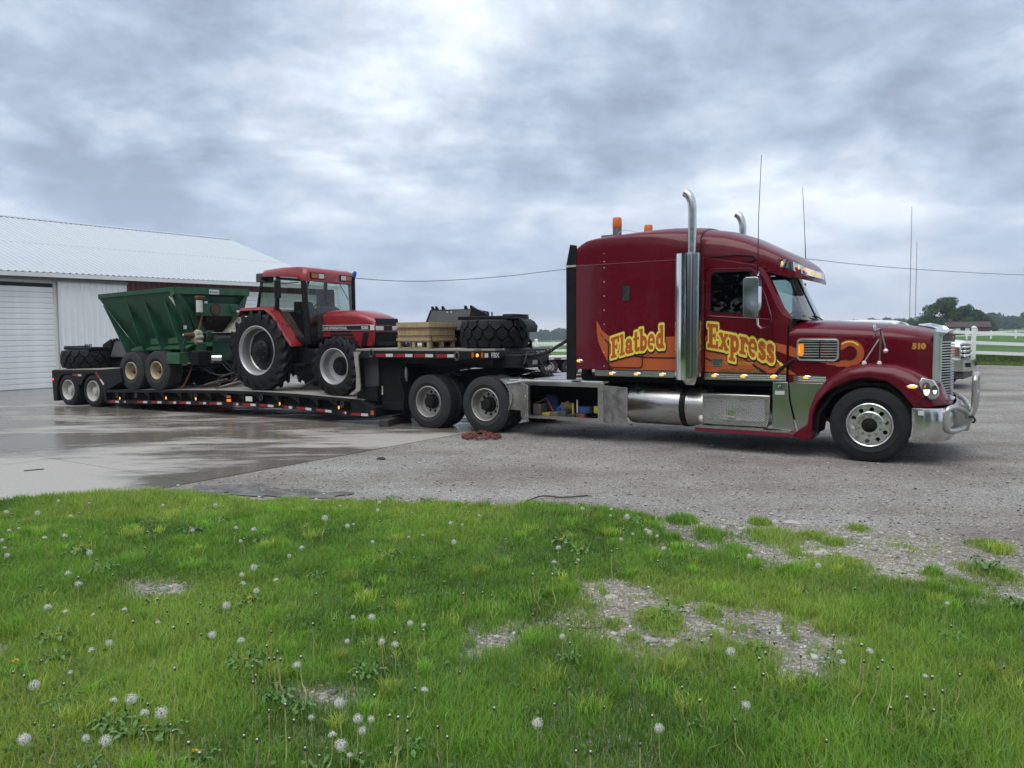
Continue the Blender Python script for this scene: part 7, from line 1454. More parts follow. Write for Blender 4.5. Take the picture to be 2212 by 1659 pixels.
pk.p('fog_lamp', MB().bx(0.36, 0.43, -0.78, -0.55, pz(0.64), pz(0.76)), 'black', pb); pk.p('fog_lamp', MB().bx(0.36, 0.43, 0.55, 0.78, pz(0.64), pz(0.76)), 'black', pb)
pk.p('air_dam', MB().bx(0.0, 0.30, -0.85, 0.85, pz(0.30), pz(0.53)), 'grey_dark', bv=0.03)
PWm = {'tyre': mesh_of(tyre_mb(0.41, 0.27, 0.24, 0, 'rib', 36), 'rubber', 'tyre'), 'rim': mesh_of(MB().lathe([(0.245, 0.03), (0.24, 0.0), (0.22, 0.02), (0.2, 0.06), (0.08, 0.03), (0.0, 0.02)], (0, 0, 0), 'y', 28), 'chrome_dull', 'rim')}
for x in (-0.55, -4.25):
    for sgn in (-1, 1):
        w_ = pk.put('wheel', PWm['tyre'], (x, sgn * 0.99, pz(0.41)), (0, 0, 0 if sgn < 0 else PI)); link(bpy.data.objects.new('rim', PWm['rim']), w_)
        pk.p('wheel_arch', MB().prism(circ(x, pz(0.45), 0.50, 24), sgn * 0.95, sgn * 1.004), 'black_matte')
# flatbed utility trailer far behind the gooseneck
FT = Fr((1.62, 33.0, 0), math.radians(2)); fz0 = H(1.6, 33)
ft = Thing('flatbed_trailer', 'flat white-decked utility trailer with tape stripe parked far behind the sleeper', 'trailer', FT, (1.5, 1.2, fz0))
ft.p('frame', MB().bx(-0.75, 6.5, 0.0, 2.4, fz0 + 0.66, fz0 + 0.76), 'black_steel')
for k in range(8): ft.p('plank', MB().bx(-0.75, 6.5, 0.02 + 0.296 * k, 0.30 + 0.296 * k, fz0 + 0.761, fz0 + 0.80), 'white_plastic')
for k in range(12): ft.p('reflective_tape', MB().bx(-0.7 + 0.3 * k, -0.7 + 0.3 * k + 0.298, -0.006, -0.002, fz0 + 0.685, fz0 + 0.74), 'tape_red' if k % 2 else 'tape_white')
FWm = {'tyre': mesh_of(tyre_mb(0.37, 0.22, 0.21, 0, 'rib', 32), 'rubber_dusty', 'tyre'), 'rim': mesh_of(disc_holes(0.20, 0.03, 0.13, 8, 0.02, 0.04).lathe([(0.215, 0.03), (0.21, 0.0), (0.195, 0.02)], (0, 0, 0), 'y', 28), 'wheel_grey', 'rim')}
for x in (0.0, 0.92):
    for yy, rz_ in ((0.05, 0), (2.35, PI)):
        w_ = ft.put('wheel', FWm['tyre'], (x, yy, fz0 + 0.37), (0, 0, rz_)); link(bpy.data.objects.new('rim', FWm['rim']), w_)
ft.p('axle_beam', MB().bx(-0.4, 1.4, 0.3, 2.1, fz0 + 0.35, fz0 + 0.66), 'chassis')
ft.p('tongue', MB().bx(6.5, 7.8, 1.1, 1.3, fz0 + 0.5, fz0 + 0.62), 'black_steel'); ft.p('jack', MB().cyl((7.6, 1.2, fz0), (7.6, 1.2, fz0 + 0.9), 0.04, 8), 'grey_dark')
# ================================================================== TREES
def leaf_mat(name, c1, c2):
    m = bpy.data.materials.new(name); m.use_nodes = True; MATS[name] = m; t = m.node_tree; b = t.nodes['Principled BSDF']
    b.inputs['Roughness'].default_value = 0.5; b.inputs['Specular IOR Level'].default_value = 0.35
    at = t.nodes.new('ShaderNodeVertexColor'); at.layer_name = 'tint'; t.links.new(at.outputs[0], b.inputs['Base Color'])
    o = t.nodes['Material Output']; tr = t.nodes.new('ShaderNodeBsdfTranslucent'); t.links.new(at.outputs[0], tr.inputs[0]); mx_ = t.nodes.new('ShaderNodeMixShader'); mx_.inputs[0].default_value = 0.45
    t.links.new(b.outputs[0], mx_.inputs[1]); t.links.new(tr.outputs[0], mx_.inputs[2]); t.links.new(mx_.outputs[0], o.inputs[0]); return m
leaf_mat('leaf', None, None)
def crown_arrays(rs, clumps, per, leaf, c1, c2):
    """clumps: (x,y,z,r); leaf quads scattered through each clump"""
    V = []; Cc = []
    for (x, y, z, r) in clumps:
        d = rs.normal(size=(per, 3)); d /= np.linalg.norm(d, axis=1)[:, None]; rad = r * rs.uniform(0.35, 1.0, per) ** 0.5
        p = np.array([x, y, z]) + d * rad[:, None] * np.array([1, 1, 0.8])
        u = rs.normal(size=(per, 3)); u /= np.linalg.norm(u, axis=1)[:, None]; w_ = np.cross(u, rs.normal(size=(per, 3))); w_ /= np.linalg.norm(w_, axis=1)[:, None] + 1e-6
        s_ = leaf * rs.uniform(0.6, 1.3, per)[:, None]
        V.append(np.stack([p - u * s_, p + w_ * s_ * 0.6, p + u * s_, p - w_ * s_ * 0.6], 1).reshape(-1, 3))
        k = rs.uniform(0, 1, per)[:, None] * 0.75 + rs.uniform(0, 0.25); c = np.array(c1) * (1 - k) + np.array(c2) * k
        Cc.append(np.repeat(np.concatenate([c, np.ones((per, 1))], 1), 4, 0))
    V = np.concatenate(V); n = len(V) // 4
    return V, np.arange(n * 4).reshape(n, 4), np.concatenate(Cc)
def tree(x, y, h, wd, label, seed, c1=(0.030, 0.075, 0.020), c2=(0.085, 0.165, 0.05), nc=26, per=170, leaf=0.22, low=0.15, group=None, name='broadleaf_tree', z0=None):
    rs = np.random.RandomState(seed); z0 = H(x, y) if z0 is None else z0
    t = Thing(name, label, 'tree', WF, (x, y, z0), group)
    mb = MB(); th_ = h * 0.62; r0 = h * 0.028
    mb.tube([(x, y, z0 - 0.1), (x + 0.02 * h * rs.normal(), y, z0 + th_ * 0.4), (x + 0.03 * h * rs.normal(), y + 0.02 * h * rs.normal(), z0 + th_)], [r0 * 1.3, r0, r0 * 0.4], 8)
    cl = []
    for k in range(nc):
        a = rs.uniform(0, 2 * PI); q = rs.uniform(0, 1); zz = low + (1 - low) * rs.uniform(0.05, 0.98); prof = math.sin(PI * min(0.97, 0.22 + 0.78 * (zz - low) / (1 - low))) ** 0.6
        rr = wd * 0.5 * prof * math.sqrt(q) * 0.88; cl.append((x + rr * math.cos(a), y + rr * math.sin(a), z0 + zz * h * 0.93, wd * rs.uniform(0.08, 0.16)))
        if k < 9: mb.tube([(x, y, z0 + th_ * rs.uniform(0.35, 0.9)), ((x + cl[-1][0]) / 2, (y + cl[-1][1]) / 2, (z0 + th_ * 0.7 + cl[-1][2]) / 2), cl[-1][:3]], [r0 * 0.45, r0 * 0.3, r0 * 0.1], 5)
    t.p('trunk', mb, 'bark')
    V, F, Cc = crown_arrays(rs, cl, per, leaf, c1, c2); V -= np.array([x, y, z0])
    o = bpy.data.objects.new('crown', npmesh('crown', V, [F], 'leaf', Cc)); link(o, t.e); return t
def px_at(u, D): p = at_depth(u, 715, D); return p.x, p.y
# the big tree clump at the right, beyond the pasture
for (u, D, h, wd, lb, sd_) in ((2042, 205, 9.8, 14.0, 'largest dark green tree beyond the fence, behind the small brown house', 1), (2084, 200, 7.8, 9.0, 'dark green tree on the right shoulder of the largest tree', 2), (2006, 210, 5.6, 8.0, 'low dark green tree on the left of the largest tree', 3), (2108, 235, 7.5, 7.0, 'paler tree just right of the dark clump', 4), (2128, 250, 5.6, 7.0, 'small tree at the right end of the dark clump', 5)):
    x, y = px_at(u, D); tree(x, y, h, wd, lb, sd_, leaf=0.27, low=0.02, per=150, nc=52)
for (u, D, h, wd, lb, sd_) in ((2140, 520, 11, 17, 'hazy rounded tree on the far horizon, right of the dark clump', 6), (2168, 560, 9, 11, 'hazy small tree on the far horizon between two larger ones', 7), (2188, 540, 10, 13, 'hazy rounded tree on the far horizon near the right edge', 8), (2216, 560, 12, 16, 'hazy tree at the right edge of the far horizon', 9), (1968, 420, 8, 7, 'thin far tree at the foot of the two masts', 10), (1986, 430, 6, 6, 'low far tree just right of the two masts', 11)):
    x, y = px_at(u, D); tree(x, y, h, wd, lb, sd_, leaf=0.8, low=0.0, per=80, nc=22)
# far wood along the horizon (one mass)
rs = np.random.RandomState(5); cl = []
for k in range(620):
    a = math.radians(-38 + 78 * k / 620); D = rs.uniform(880, 1000); x, y = D * math.sin(a), D * math.cos(a); hh = rs.uniform(9, 15)
    cl.append((x, y, H(x, y) + hh * 0.35, hh * 0.55)); cl.append((x + rs.uniform(-4, 4), y, H(x, y) + hh * 0.75, hh * 0.38))
V, F, Cc = crown_arrays(rs, cl, 55, 1.9, (0.022, 0.06, 0.028), (0.05, 0.105, 0.045))
o = bpy.data.objects.new('treeline', npmesh('treeline', V, [F], 'leaf', Cc)); link(o); o['kind'] = 'stuff'; tag(o, 'far-off green wood along the horizon', 'wood')
# wood behind the camera, seen only as dark reflections in chrome and paint
cl = []
for k in range(110):
    x = rs.uniform(-44, 34); y = rs.uniform(-22, -14); hh = rs.uniform(9, 14)
    if k >= 65: x = rs.uniform(-48, -38); y = rs.uniform(-20, 12)
    for q in range(4): cl.append((x + rs.uniform(-1.5, 1.5), y + rs.uniform(-1.5, 1.5), hh * (0.12 + 0.24 * q), 2.3))
V, F, Cc = crown_arrays(rs, cl, 90, 0.33, (0.02, 0.05, 0.016), (0.05, 0.10, 0.035))
o = bpy.data.objects.new('woodland', npmesh('woodland', V, [F], 'leaf', Cc)); link(o); o['kind'] = 'stuff'; tag(o, 'leafy woodland edge facing the lot, mirrored in the chrome', 'wood')
# ================================================================== HOUSE, MASTS, WIRES
hx, hy_0 = px_at(2088, 185); hzz = H(hx, hy_0)
hs = Thing('house', 'small brown brick house with dark roof and chimney in front of the big tree', 'house', Fr((hx, hy_0, 0), math.radians(-25)), (0, 0, hzz))
hs.p('wall', MB().bx(-4.3, 4.3, -3, 3, hzz, hzz + 2.0), 'brick_far')
rf = hs.p('roof', MB().prism([(-3.4, hzz + 2.0), (0, hzz + 3.3), (3.4, hzz + 2.0)], -4.7, 4.7, 'x'), 'shingle')
hs.p('chimney', MB().bx(-4.0, -3.1, -0.5, 0.5, hzz + 2.1, hzz + 4.1), 'brick_far', rf)
for x in (-2.6, 1.0): hs.p('window', MB().bx(x, x + 1.0, -3.02, -2.98, hzz + 0.9, hzz + 1.7), 'trim_white')
hs.p('door', MB().bx(-0.6, 0.3, -3.02, -2.98, hzz, hzz + 1.8), 'trim_white')
tilt_up = Vector((-0.0187, 0.0076, 1)).normalized()
for (u, vt, D, lb) in ((1964.5, 447, 620, 'taller and nearer of the two thin guyed masts on the horizon'), (1977, 522, 760, 'shorter fainter mast right beside the tall one')):
    b_ = at_depth(u, 700, D); b_.z = H(b_.x, b_.y); tp = at_depth(u, vt, D); Lm = tp.z - b_.z; e_ = Vector((-0.004, 0, 1)) * Lm
    single('radio_mast', lb, 'mast', MB().tube([b_, b_ + e_ * 0.5, b_ + e_], [0.34 * D / 620, 0.30 * D / 620, 0.24 * D / 620], 6), 'mast', WF, tuple(b_))
pp0 = at_depth(1490, 558, 46)
gp = H(pp0.x, pp0.y)
up_ = Thing('utility_pole', 'wooden utility pole standing behind the truck cab carrying the wire', 'pole', WF, (pp0.x, pp0.y, gp))
up_.p('pole', MB().tube([(pp0.x, pp0.y, gp - 0.2), (pp0.x, pp0.y, pp0.z + 0.15)], [0.14, 0.10], 10), 'bark'); up_.p('insulator', MB().cyl((pp0.x, pp0.y, pp0.z + 0.15), (pp0.x, pp0.y, pp0.z + 0.27), 0.04, 8), 'grey_dark')
def wire(pts, lb, nm='overhead_wire', r=0.015): single(nm, lb, 'wire', MB().tube(smooth_path(pts, 6), r, 5), 'black', WF, tuple(pts[0]))
wire([at_depth(1490, 557, 46), at_depth(1220, 582, 44), at_depth(1100, 596, 42), at_depth(960, 606, 40), at_depth(860, 607, 38.5), at_depth(760, 600, 37), at_depth(690, 590, 36)], 'sagging overhead wire between the barn gable and the truck cab')
wire([at_depth(1490, 557, 46), at_depth(1600, 553, 46.5), at_depth(1735, 559, 47), at_depth(1850, 571, 47.5), at_depth(2000, 583, 48), at_depth(2212, 594, 49), at_depth(2600, 606, 51)], 'overhead wire running right from behind the cab across the sky')
# ================================================================== LAWN: GRASS, GRAVEL, DANDELIONS
rg_ = np.random.RandomState(11)
LAT = rg_.uniform(0, 1, (64, 64))
def vnoise(x, y, f):
    x = np.asarray(x) * f + 100.3; y = np.asarray(y) * f + 57.1; i = np.floor(x).astype(int); j = np.floor(y).astype(int); u = x - i; v = y - j; u = u * u * (3 - 2 * u); v = v * v * (3 - 2 * v)
    g = lambda a, b: LAT[a % 64, b % 64]
    return (g(i, j) * (1 - u) + g(i + 1, j) * u) * (1 - v) + (g(i, j + 1) * (1 - u) + g(i + 1, j + 1) * u) * v
def z1(a, b): p = gnd(a * 0.5, 1042.4 + b * 0.5); return (p.x, p.y)
def z2(a, b): p = gnd(1106 + a * 0.5, 1042.4 + b * 0.5); return (p.x, p.y)
SPARSE = [z2(*p) for p in [(560, 120), (900, 130), (1100, 140), (1400, 160), (1800, 200), (2500, 270), (2700, 520), (2100, 545), (1950, 475), (1700, 460), (1450, 435), (1380, 390), (1050, 398), (850, 352), (700, 335), (600, 250), (520, 190)]]
BARE = [[z2(*p) for p in [(290, 440), (430, 405), (560, 440), (700, 525), (900, 545), (1050, 530), (1330, 600), (1430, 690), (1380, 820), (1240, 880), (1150, 830), (1120, 750), (900, 720), (700, 765), (470, 800), (440, 730), (270, 690), (240, 600)]],
        [z1(*p) for p in [(510, 445), (600, 425), (790, 445), (780, 485), (560, 492)]], [z1(*p) for p in [(1560, 470), (1690, 462), (1690, 505), (1560, 505)]],
        [z1(*p) for p in [(2040, 650), (2212, 600), (2330, 640), (2212, 720), (2010, 770)]], [z1(*p) for p in [(-80, 720), (100, 715), (110, 785), (-80, 800)]], [z2(*p) for p in [(1690, 625), (1850, 600), (1880, 640), (1740, 665)]],
        [z1(*p) for p in [(1250, 900), (1420, 890), (1560, 930), (1660, 960), (1640, 990), (1480, 975), (1300, 940)]], [z2(*p) for p in [(2020, 470), (2212, 440), (2400, 500), (2212, 540), (2060, 535)]]]
TUFTS = [(z2(640, 610), 0.30), (z2(430, 625), 0.14), (z2(395, 485), 0.09), (z2(330, 545), 0.12), (z2(890, 705), 0.12), (z2(1060, 745), 0.2), (z2(850, 575), 0.2), (z2(520, 690), 0.12), (z2(1130, 245), 0.45), (z2(860, 240), 0.3), (z2(1300, 240), 0.22), (z2(740, 175), 0.3), (z2(1490, 205), 0.2), (z2(2050, 395), 0.4), (z2(1930, 440), 0.2), (z2(1075, 180), 0.2), (z2(1230, 310), 0.2), (z2(950, 300), 0.25), (z2(1380, 265), 0.2), (z2(2060, 280), 0.35), (z2(1830, 410), 0.25), (z2(1220, 685), 0.07)]
def density(x, y):
    nz = (vnoise(x, y, 3.0) - 0.5) * 0.35 + (vnoise(x, y, 9.0) - 0.5) * 0.18
    d = np.clip(-(sd_poly(x, y, lawn_poly) + nz * 0.9) / 0.26, 0, 1)
    s_ = np.clip(-(sd_poly(x, y, SPARSE) + nz * 1.6) / 0.25, 0, 1)
    sp = np.clip((vnoise(x, y, 4.5) * 0.6 + vnoise(x, y, 13.0) * 0.4 - 0.57) * 1.5, 0.05, 0.45)
    d = d * (1 - s_) + d * s_ * sp
    for B in BARE:
        s_ = np.clip(-(sd_poly(x, y, B) - 0.07 + nz * 0.9) / 0.22, 0, 1); d = d * (1 - s_ * (0.97 - 0.3 * (vnoise(x, y, 11.0) > 0.72)))
    for (tx, ty), r in TUFTS: d = np.maximum(d, np.clip(1.5 - np.hypot((x - tx), (y - ty) * 0.75) / (r * 0.42) + nz * 2, 0, 0.95))
    return np.clip(d + (vnoise(x, y, 1.7) - 0.62) * 0.5 * (d > 0.5), 0, 1)
def scatter(n, ymin, ymax, pad):
    y = rg_.uniform(ymin, ymax, n); hw = 0.70 * y + pad; x = rg_.uniform(-1, 1, n) * hw
    return x, y
def blades(X, Y, hgt, wid, col):
    n = len(X); a = rg_.uniform(0, 2 * PI, n); lean = rg_.uniform(0.05, 0.75, n); la = a + rg_.normal(0, 0.5, n)
    wx, wy = np.cos(a + PI / 2) * wid / 2, np.sin(a + PI / 2) * wid / 2
    dx, dy = np.cos(la) * lean * hgt, np.sin(la) * lean * hgt; z0 = np.full(n, 0.004)
    P = np.zeros((n, 5, 3), np.float32)
    P[:, 0] = np.stack([X - wx, Y - wy, z0], 1); P[:, 1] = np.stack([X + wx, Y + wy, z0], 1)
    mx_, my_ = X + dx * 0.3, Y + dy * 0.3; mz = hgt * 0.58
    P[:, 2] = np.stack([mx_ - wx * 0.8, my_ - wy * 0.8, mz], 1); P[:, 3] = np.stack([mx_ + wx * 0.8, my_ + wy * 0.8, mz], 1)
    P[:, 4] = np.stack([X + dx, Y + dy, hgt * (1 - 0.28 * lean)], 1)
    i = np.arange(n)[:, None] * 5
    C5 = np.repeat(np.concatenate([col, np.ones((n, 1))], 1)[:, None, :], 5, 1).copy()
    C5[:, 4, :3] *= 1.12
    return P.reshape(-1, 3), [i + np.array([[0, 1, 3, 2]]), i + np.array([[2, 3, 4]])], C5.reshape(-1, 4)
Xs, Ys, Ws = [], [], []
for n, y0, y1, pad, wd in ((350000, 2.3, 4.4, 2.7, 0.0042), (320000, 4.4, 6.3, 2.7, 0.0054), (340000, 6.3, 8.9, 2.7, 0.0072)):
    x, y = scatter(n, y0, y1, pad); Xs.append(x); Ys.append(y); Ws.append(np.full(n, wd))
X, Y, W_ = np.concatenate(Xs), np.concatenate(Ys), np.concatenate(Ws)
D_ = density(X, Y); keep = rg_.uniform(0, 1, len(X)) < D_ * 0.93; X, Y, W_, D_ = X[keep], Y[keep], W_[keep], D_[keep]
n1_, n2_, n3_ = vnoise(X, Y, 1.3), vnoise(X, Y, 5.0), vnoise(X, Y, 0.6)
tall = np.clip((4.6 - Y) / 2.0, 0, 1) * np.clip((X + 0.3) / 1.2, 0, 1)
left = np.clip((-3.4 - X) / 1.0, 0, 1) * np.clip((Y - 7.4) / 0.8, 0, 1)
hg = (0.040 + 0.046 * n1_ + 0.022 * n2_ + 0.045 * tall + 0.06 * left) * rg_.uniform(0.55, 1.25, len(X)) * np.clip(0.45 + 0.6 * D_, 0.4, 1)
c_dark, c_mid, c_yel, c_blue = np.array([0.085, 0.190, 0.020]), np.array([0.225, 0.420, 0.050]), np.array([0.410, 0.520, 0.090]), np.array([0.22, 0.37, 0.14])
k = np.clip((n2_ * 0.6 + n1_ * 0.4 - 0.5) * 1.6 + 0.55 + rg_.normal(0, 0.2, len(X)), 0, 1)[:, None]
col = c_dark * (1 - k) + c_mid * k
yk = np.clip((n3_ - 0.45) * 2.2 + rg_.normal(0, 0.14, len(X)) + 0.30 * np.clip((Y - 6.2) / 2, 0, 1), 0, 0.62)[:, None]; col = col * (1 - yk) + c_yel * yk
bk = (rg_.uniform(0, 1, len(X)) < 0.10)[:, None]; col = np.where(bk, c_blue, col)
dk = (rg_.uniform(0, 1, len(X)) < 0.035)[:, None]; col = np.where(dk, np.array([0.30, 0.25, 0.11]), col)
# clumps of taller, fresher blades and flattened straw
cx_c, cy_c = scatter(420, 2.6, 8.6, 0.8); dc = density(cx_c, cy_c); cx_c, cy_c = cx_c[dc > 0.5], cy_c[dc > 0.5]
for q in range(len(cx_c)):
    n = rg_.randint(50, 130); rr_ = rg_.uniform(0.03, 0.11); a_ = rg_.uniform(0, 2 * PI, n); r_ = rr_ * np.sqrt(rg_.uniform(0, 1, n)); tone = rg_.uniform(0.75, 1.35) * (c_mid if rg_.uniform() < 0.65 else c_yel * 0.9)
    X = np.concatenate([X, cx_c[q] + r_ * np.cos(a_)]); Y = np.concatenate([Y, cy_c[q] + r_ * np.sin(a_)]); W_ = np.concatenate([W_, np.full(n, 0.0045 if cy_c[q] < 5 else 0.006)])
    hg = np.concatenate([hg, rg_.uniform(0.07, 0.13, n)]); col = np.concatenate([col, tone[None] * rg_.uniform(0.7, 1.2, n)[:, None]])
sx_, sy_ = scatter(9000, 2.5, 8.8, 0.8); ds = density(sx_, sy_); kp = ds > 0.25; sx_, sy_ = sx_[kp], sy_[kp]; n = len(sx_)
X = np.concatenate([X, sx_]); Y = np.concatenate([Y, sy_]); W_ = np.concatenate([W_, np.full(n, 0.004)]); hg = np.concatenate([hg, rg_.uniform(0.03, 0.075, n)]); col = np.concatenate([col, np.array([0.42, 0.36, 0.19])[None] * rg_.uniform(0.5, 1.1, n)[:, None]])
V, F, Cc = blades(X, Y, hg, W_, col)
o = bpy.data.objects.new('grass', npmesh('grass', V, F, 'leaf', Cc)); link(o); o['kind'] = 'stuff'; tag(o, 'short green lawn grass in the foreground', 'grass')
# taller rough grass under the white fence
x = rg_.uniform(12, 40, 60000); y = 33.0 + rg_.uniform(-2.7, 2.2, 60000) + np.where(x < 19.8, (19.8 - x) * 0.35, (x - 19.8) * 0.06)
keep = np.hypot(x - 16, 0) < 30; x, y = x[keep], y[keep]
tl_ = np.clip((y - np.where(x < 19.8, 33.0 + (19.8 - x) * 0.35, 33 + (x - 19.8) * 0.06) + 0.5) / 0.6, 0, 1)
hgt = (0.10 + 0.36 * tl_) * rg_.uniform(0.5, 1.2, len(x)); kk = rg_.uniform(0, 1, len(x))[:, None]; col = np.array([0.06, 0.13, 0.025]) * (1 - kk) + np.array([0.17, 0.22, 0.06]) * kk
V, F, Cc = blades(x, y, hgt, np.full(len(x), 0.022), col); V[:, 2] += np.array([H(a, b) for a, b in zip(V[::5, 0], V[::5, 1])]).repeat(5) - 0.03
o = bpy.data.objects.new('rough_grass', npmesh('rough_grass', V, F, 'leaf', Cc)); link(o); o['kind'] = 'stuff'; tag(o, 'tall rough grass growing along the white fence', 'grass')
# clover and small broad leaves among the grass
x, y = scatter(26000, 2.5, 8.7, 0.8); d = density(x, y); keep = (rg_.uniform(0, 1, len(x)) < d * np.clip((vnoise(x, y, 2.1) - 0.42) * 3.5, 0.05, 1)); x, y = x[keep], y[keep]; n = len(x)
a = rg_.uniform(0, 2 * PI, n); s_ = rg_.uniform(0.007, 0.016, n); tl_ = rg_.uniform(-0.5, 0.5, n); z = rg_.uniform(0.025, 0.062, n)
P = np.zeros((n, 6, 3))
for q in range(6):
    an = a + 2 * PI * q / 6; P[:, q] = np.stack([x + s_ * np.cos(an), y + s_ * 0.8 * np.sin(an), z + s_ * tl_ * np.cos(an - a)], 1)
kk = rg_.uniform(0, 1, n)[:, None]; col = np.array([0.06, 0.14, 0.03]) * (1 - kk) + np.array([0.14, 0.25, 0.07]) * kk
o = bpy.data.objects.new('clover', npmesh('clover', P.reshape(-1, 3), [np.arange(n * 6).reshape(n, 6)], 'leaf', np.repeat(np.concatenate([col, np.ones((n, 1))], 1), 6, 0))); link(o); o['kind'] = 'stuff'; tag(o, 'clover and small weeds mixed into the lawn', 'ground cover')
# loose stones on the gravel and in the bare patches
m_ = bpy.data.materials.new('stone'); m_.use_nodes = True; MATS['stone'] = m_; tt = m_.node_tree; at = tt.nodes.new('ShaderNodeVertexColor'); at.layer_name = 'tint'; tt.links.new(at.outputs[0], tt.nodes['Principled BSDF'].inputs['Base Color']); tt.nodes['Principled BSDF'].inputs['Roughness'].default_value = 0.85
x, y = scatter(60000, 3.6, 15.5, 1.5); d = density(x, y); pad_l = ((x - PD.o.x) * PD.y.x + (y - PD.o.y) * PD.y.y)
keep = (d < 0.35) & (pad_l < -0.02) & (rg_.uniform(0, 1, len(x)) < np.where(sd_poly(x, y, lawn_poly) > 0.0, 0.30, 0.9)); x, y = x[keep], y[keep]; n = len(x)
onlot = sd_poly(x, y, lawn_poly) > 0.05; sz = np.exp(rg_.normal(math.log(0.0075), 0.42, n)); sz = np.clip(sz, 0.0035, 0.024) * np.where(onlot, 0.72, 1.0); cube = np.array([[-1, -1, -1], [1, -1, -1], [1, 1, -1], [-1, 1, -1], [-1, -1, 1], [1, -1, 1], [1, 1, 1], [-1, 1, 1]], float)
P = cube[None] * rg_.uniform(0.55, 1.0, (n, 8, 3)) * sz[:, None, None] * np.array([1.25, 1.0, 0.62]); a = rg_.uniform(0, 2 * PI, n); ca_, sa_ = np.cos(a)[:, None], np.sin(a)[:, None]
Q = np.stack([P[:, :, 0] * ca_ - P[:, :, 1] * sa_ + x[:, None], P[:, :, 0] * sa_ + P[:, :, 1] * ca_ + y[:, None], P[:, :, 2] + (0.006 + sz * 0.25)[:, None]], 2)
fc = np.array([[0, 3, 2, 1], [4, 5, 6, 7], [0, 1, 5, 4], [1, 2, 6, 5], [2, 3, 7, 6], [3, 0, 4, 7]])
g = np.clip(rg_.normal(0.34, 0.11, n), 0.10, 0.7)[:, None] * np.array([1.0, 0.97, 0.93]) * (1 + rg_.normal(0, 0.05, (n, 3)))
o = bpy.data.objects.new('gravel', npmesh('gravel', Q.reshape(-1, 3), [(np.arange(n)[:, None, None] * 8 + fc[None]).reshape(-1, 4)], 'stone', np.repeat(np.concatenate([g, np.ones((n, 1))], 1), 8, 0))); link(o); o['kind'] = 'stuff'; tag(o, 'loose grey gravel stones on the lot and bare patches', 'gravel')
# ---- dandelions
M('stem_green', (0.30, 0.36, 0.11), 0.6, var=0.3, vs=14); M('stem_tan', (0.34, 0.27, 0.13), 0.7, var=0.3, vs=14)
fm = bpy.data.materials.new('seed_fluff'); fm.use_nodes = True; MATS['seed_fluff'] = fm; ft_ = fm.node_tree; fo = ft_.nodes['Material Output']; fx = ft_.nodes.new('ShaderNodeMixShader'); ftr = ft_.nodes.new('ShaderNodeBsdfTransparent'); fx.inputs[0].default_value = 0.50
ft_.nodes['Principled BSDF'].inputs['Base Color'].default_value = (0.72, 0.72, 0.69, 1); ft_.nodes['Principled BSDF'].inputs['Roughness'].default_value = 0.9
ft_.links.new(ft_.nodes['Principled BSDF'].outputs[0], fx.inputs[1]); ft_.links.new(ftr.outputs[0], fx.inputs[2]); ft_.links.new(fx.outputs[0], fo.inputs[0])
M('seed_core', (0.10, 0.075, 0.05), 0.9, var=0.2); M('petal_yellow', (0.70, 0.42, 0.01), 0.6, var=0.15); M('bud', (0.06, 0.07, 0.035), 0.8, var=0.3)
leaf_plain = M('weed_leaf', (0.095, 0.205, 0.045), 0.55, var=0.35, vs=12)
def puff(r, seed, cut=1.0, n=210):
    rr = np.random.RandomState(seed); mb = MB(); mb.sphere((0, 0, 0), r * 0.22, 8, 6); core = len(mb.f)
    fl = MB()
    for k in range(n):
        zz = 1 - 2 * (k + 0.5) / n
        if zz < -cut: continue
        a = k * 2.39996 + rr.normal(0, 0.1); s_ = math.sqrt(1 - zz * zz); d = Vector((s_ * math.cos(a), s_ * math.sin(a), zz)); L_ = r * rr.uniform(0.72, 1.08); p = d * L_
        t1 = d.orthogonal().normalized(); t2 = d.cross(t1); q = r * rr.uniform(0.08, 0.17); ro = rr.uniform(0, PI)
        u = t1 * math.cos(ro) + t2 * math.sin(ro); v = d.cross(u)
        fl.add([p + u * q, p + v * q + d * q * 0.2, p - u * q, p - v * q + d * q * 0.2], [(0, 1, 2, 3)])
        fl.add([d * r * 0.2 + u * 0.0004, d * r * 0.2 - u * 0.0004, p], [(0, 1, 2)])
    return mb, fl
def me_(mb, m, nm, sm=40): q = mb.mesh(nm, False, sm); q.materials.append(mat(m)); return q
PUFF = []
for k, (r, cut) in enumerate(((0.027, 1.0), (0.025, 1.0), (0.024, 0.25), (0.022, -0.1))):
    c_, f_ = puff(r, k + 1, cut); PUFF.append((me_(c_, 'seed_core', 'seed_core'), me_(f_, 'seed_fluff', 'seed_head', 0)))
SPENT = me_(MB().sphere((0, 0, 0.004), 0.0075, 8, 6, (1, 1, 0.7)), 'white_plastic', 'seed_base'); BUDM = me_(MB().lathe([(0.002, -0.018), (0.008, -0.012), (0.009, -0.002), (0.004, 0.004)], (0, 0, 0), 'z', 8), 'bud', 'bud')
yl = MB()
for k in range(46):
    a = k * 2.4; e_ = 0.2 + 0.9 * (k / 46); yl.add([(0.003 * math.cos(a + 1.5), 0.003 * math.sin(a + 1.5), 0.004), (0.020 * math.cos(a) * e_, 0.020 * math.sin(a) * e_, 0.010 + 0.008 * (1 - e_)), (-0.003 * math.cos(a + 1.5), -0.003 * math.sin(a + 1.5), 0.004)], [(0, 1, 2)])
YEL = me_(yl, 'petal_yellow', 'flower', 0)
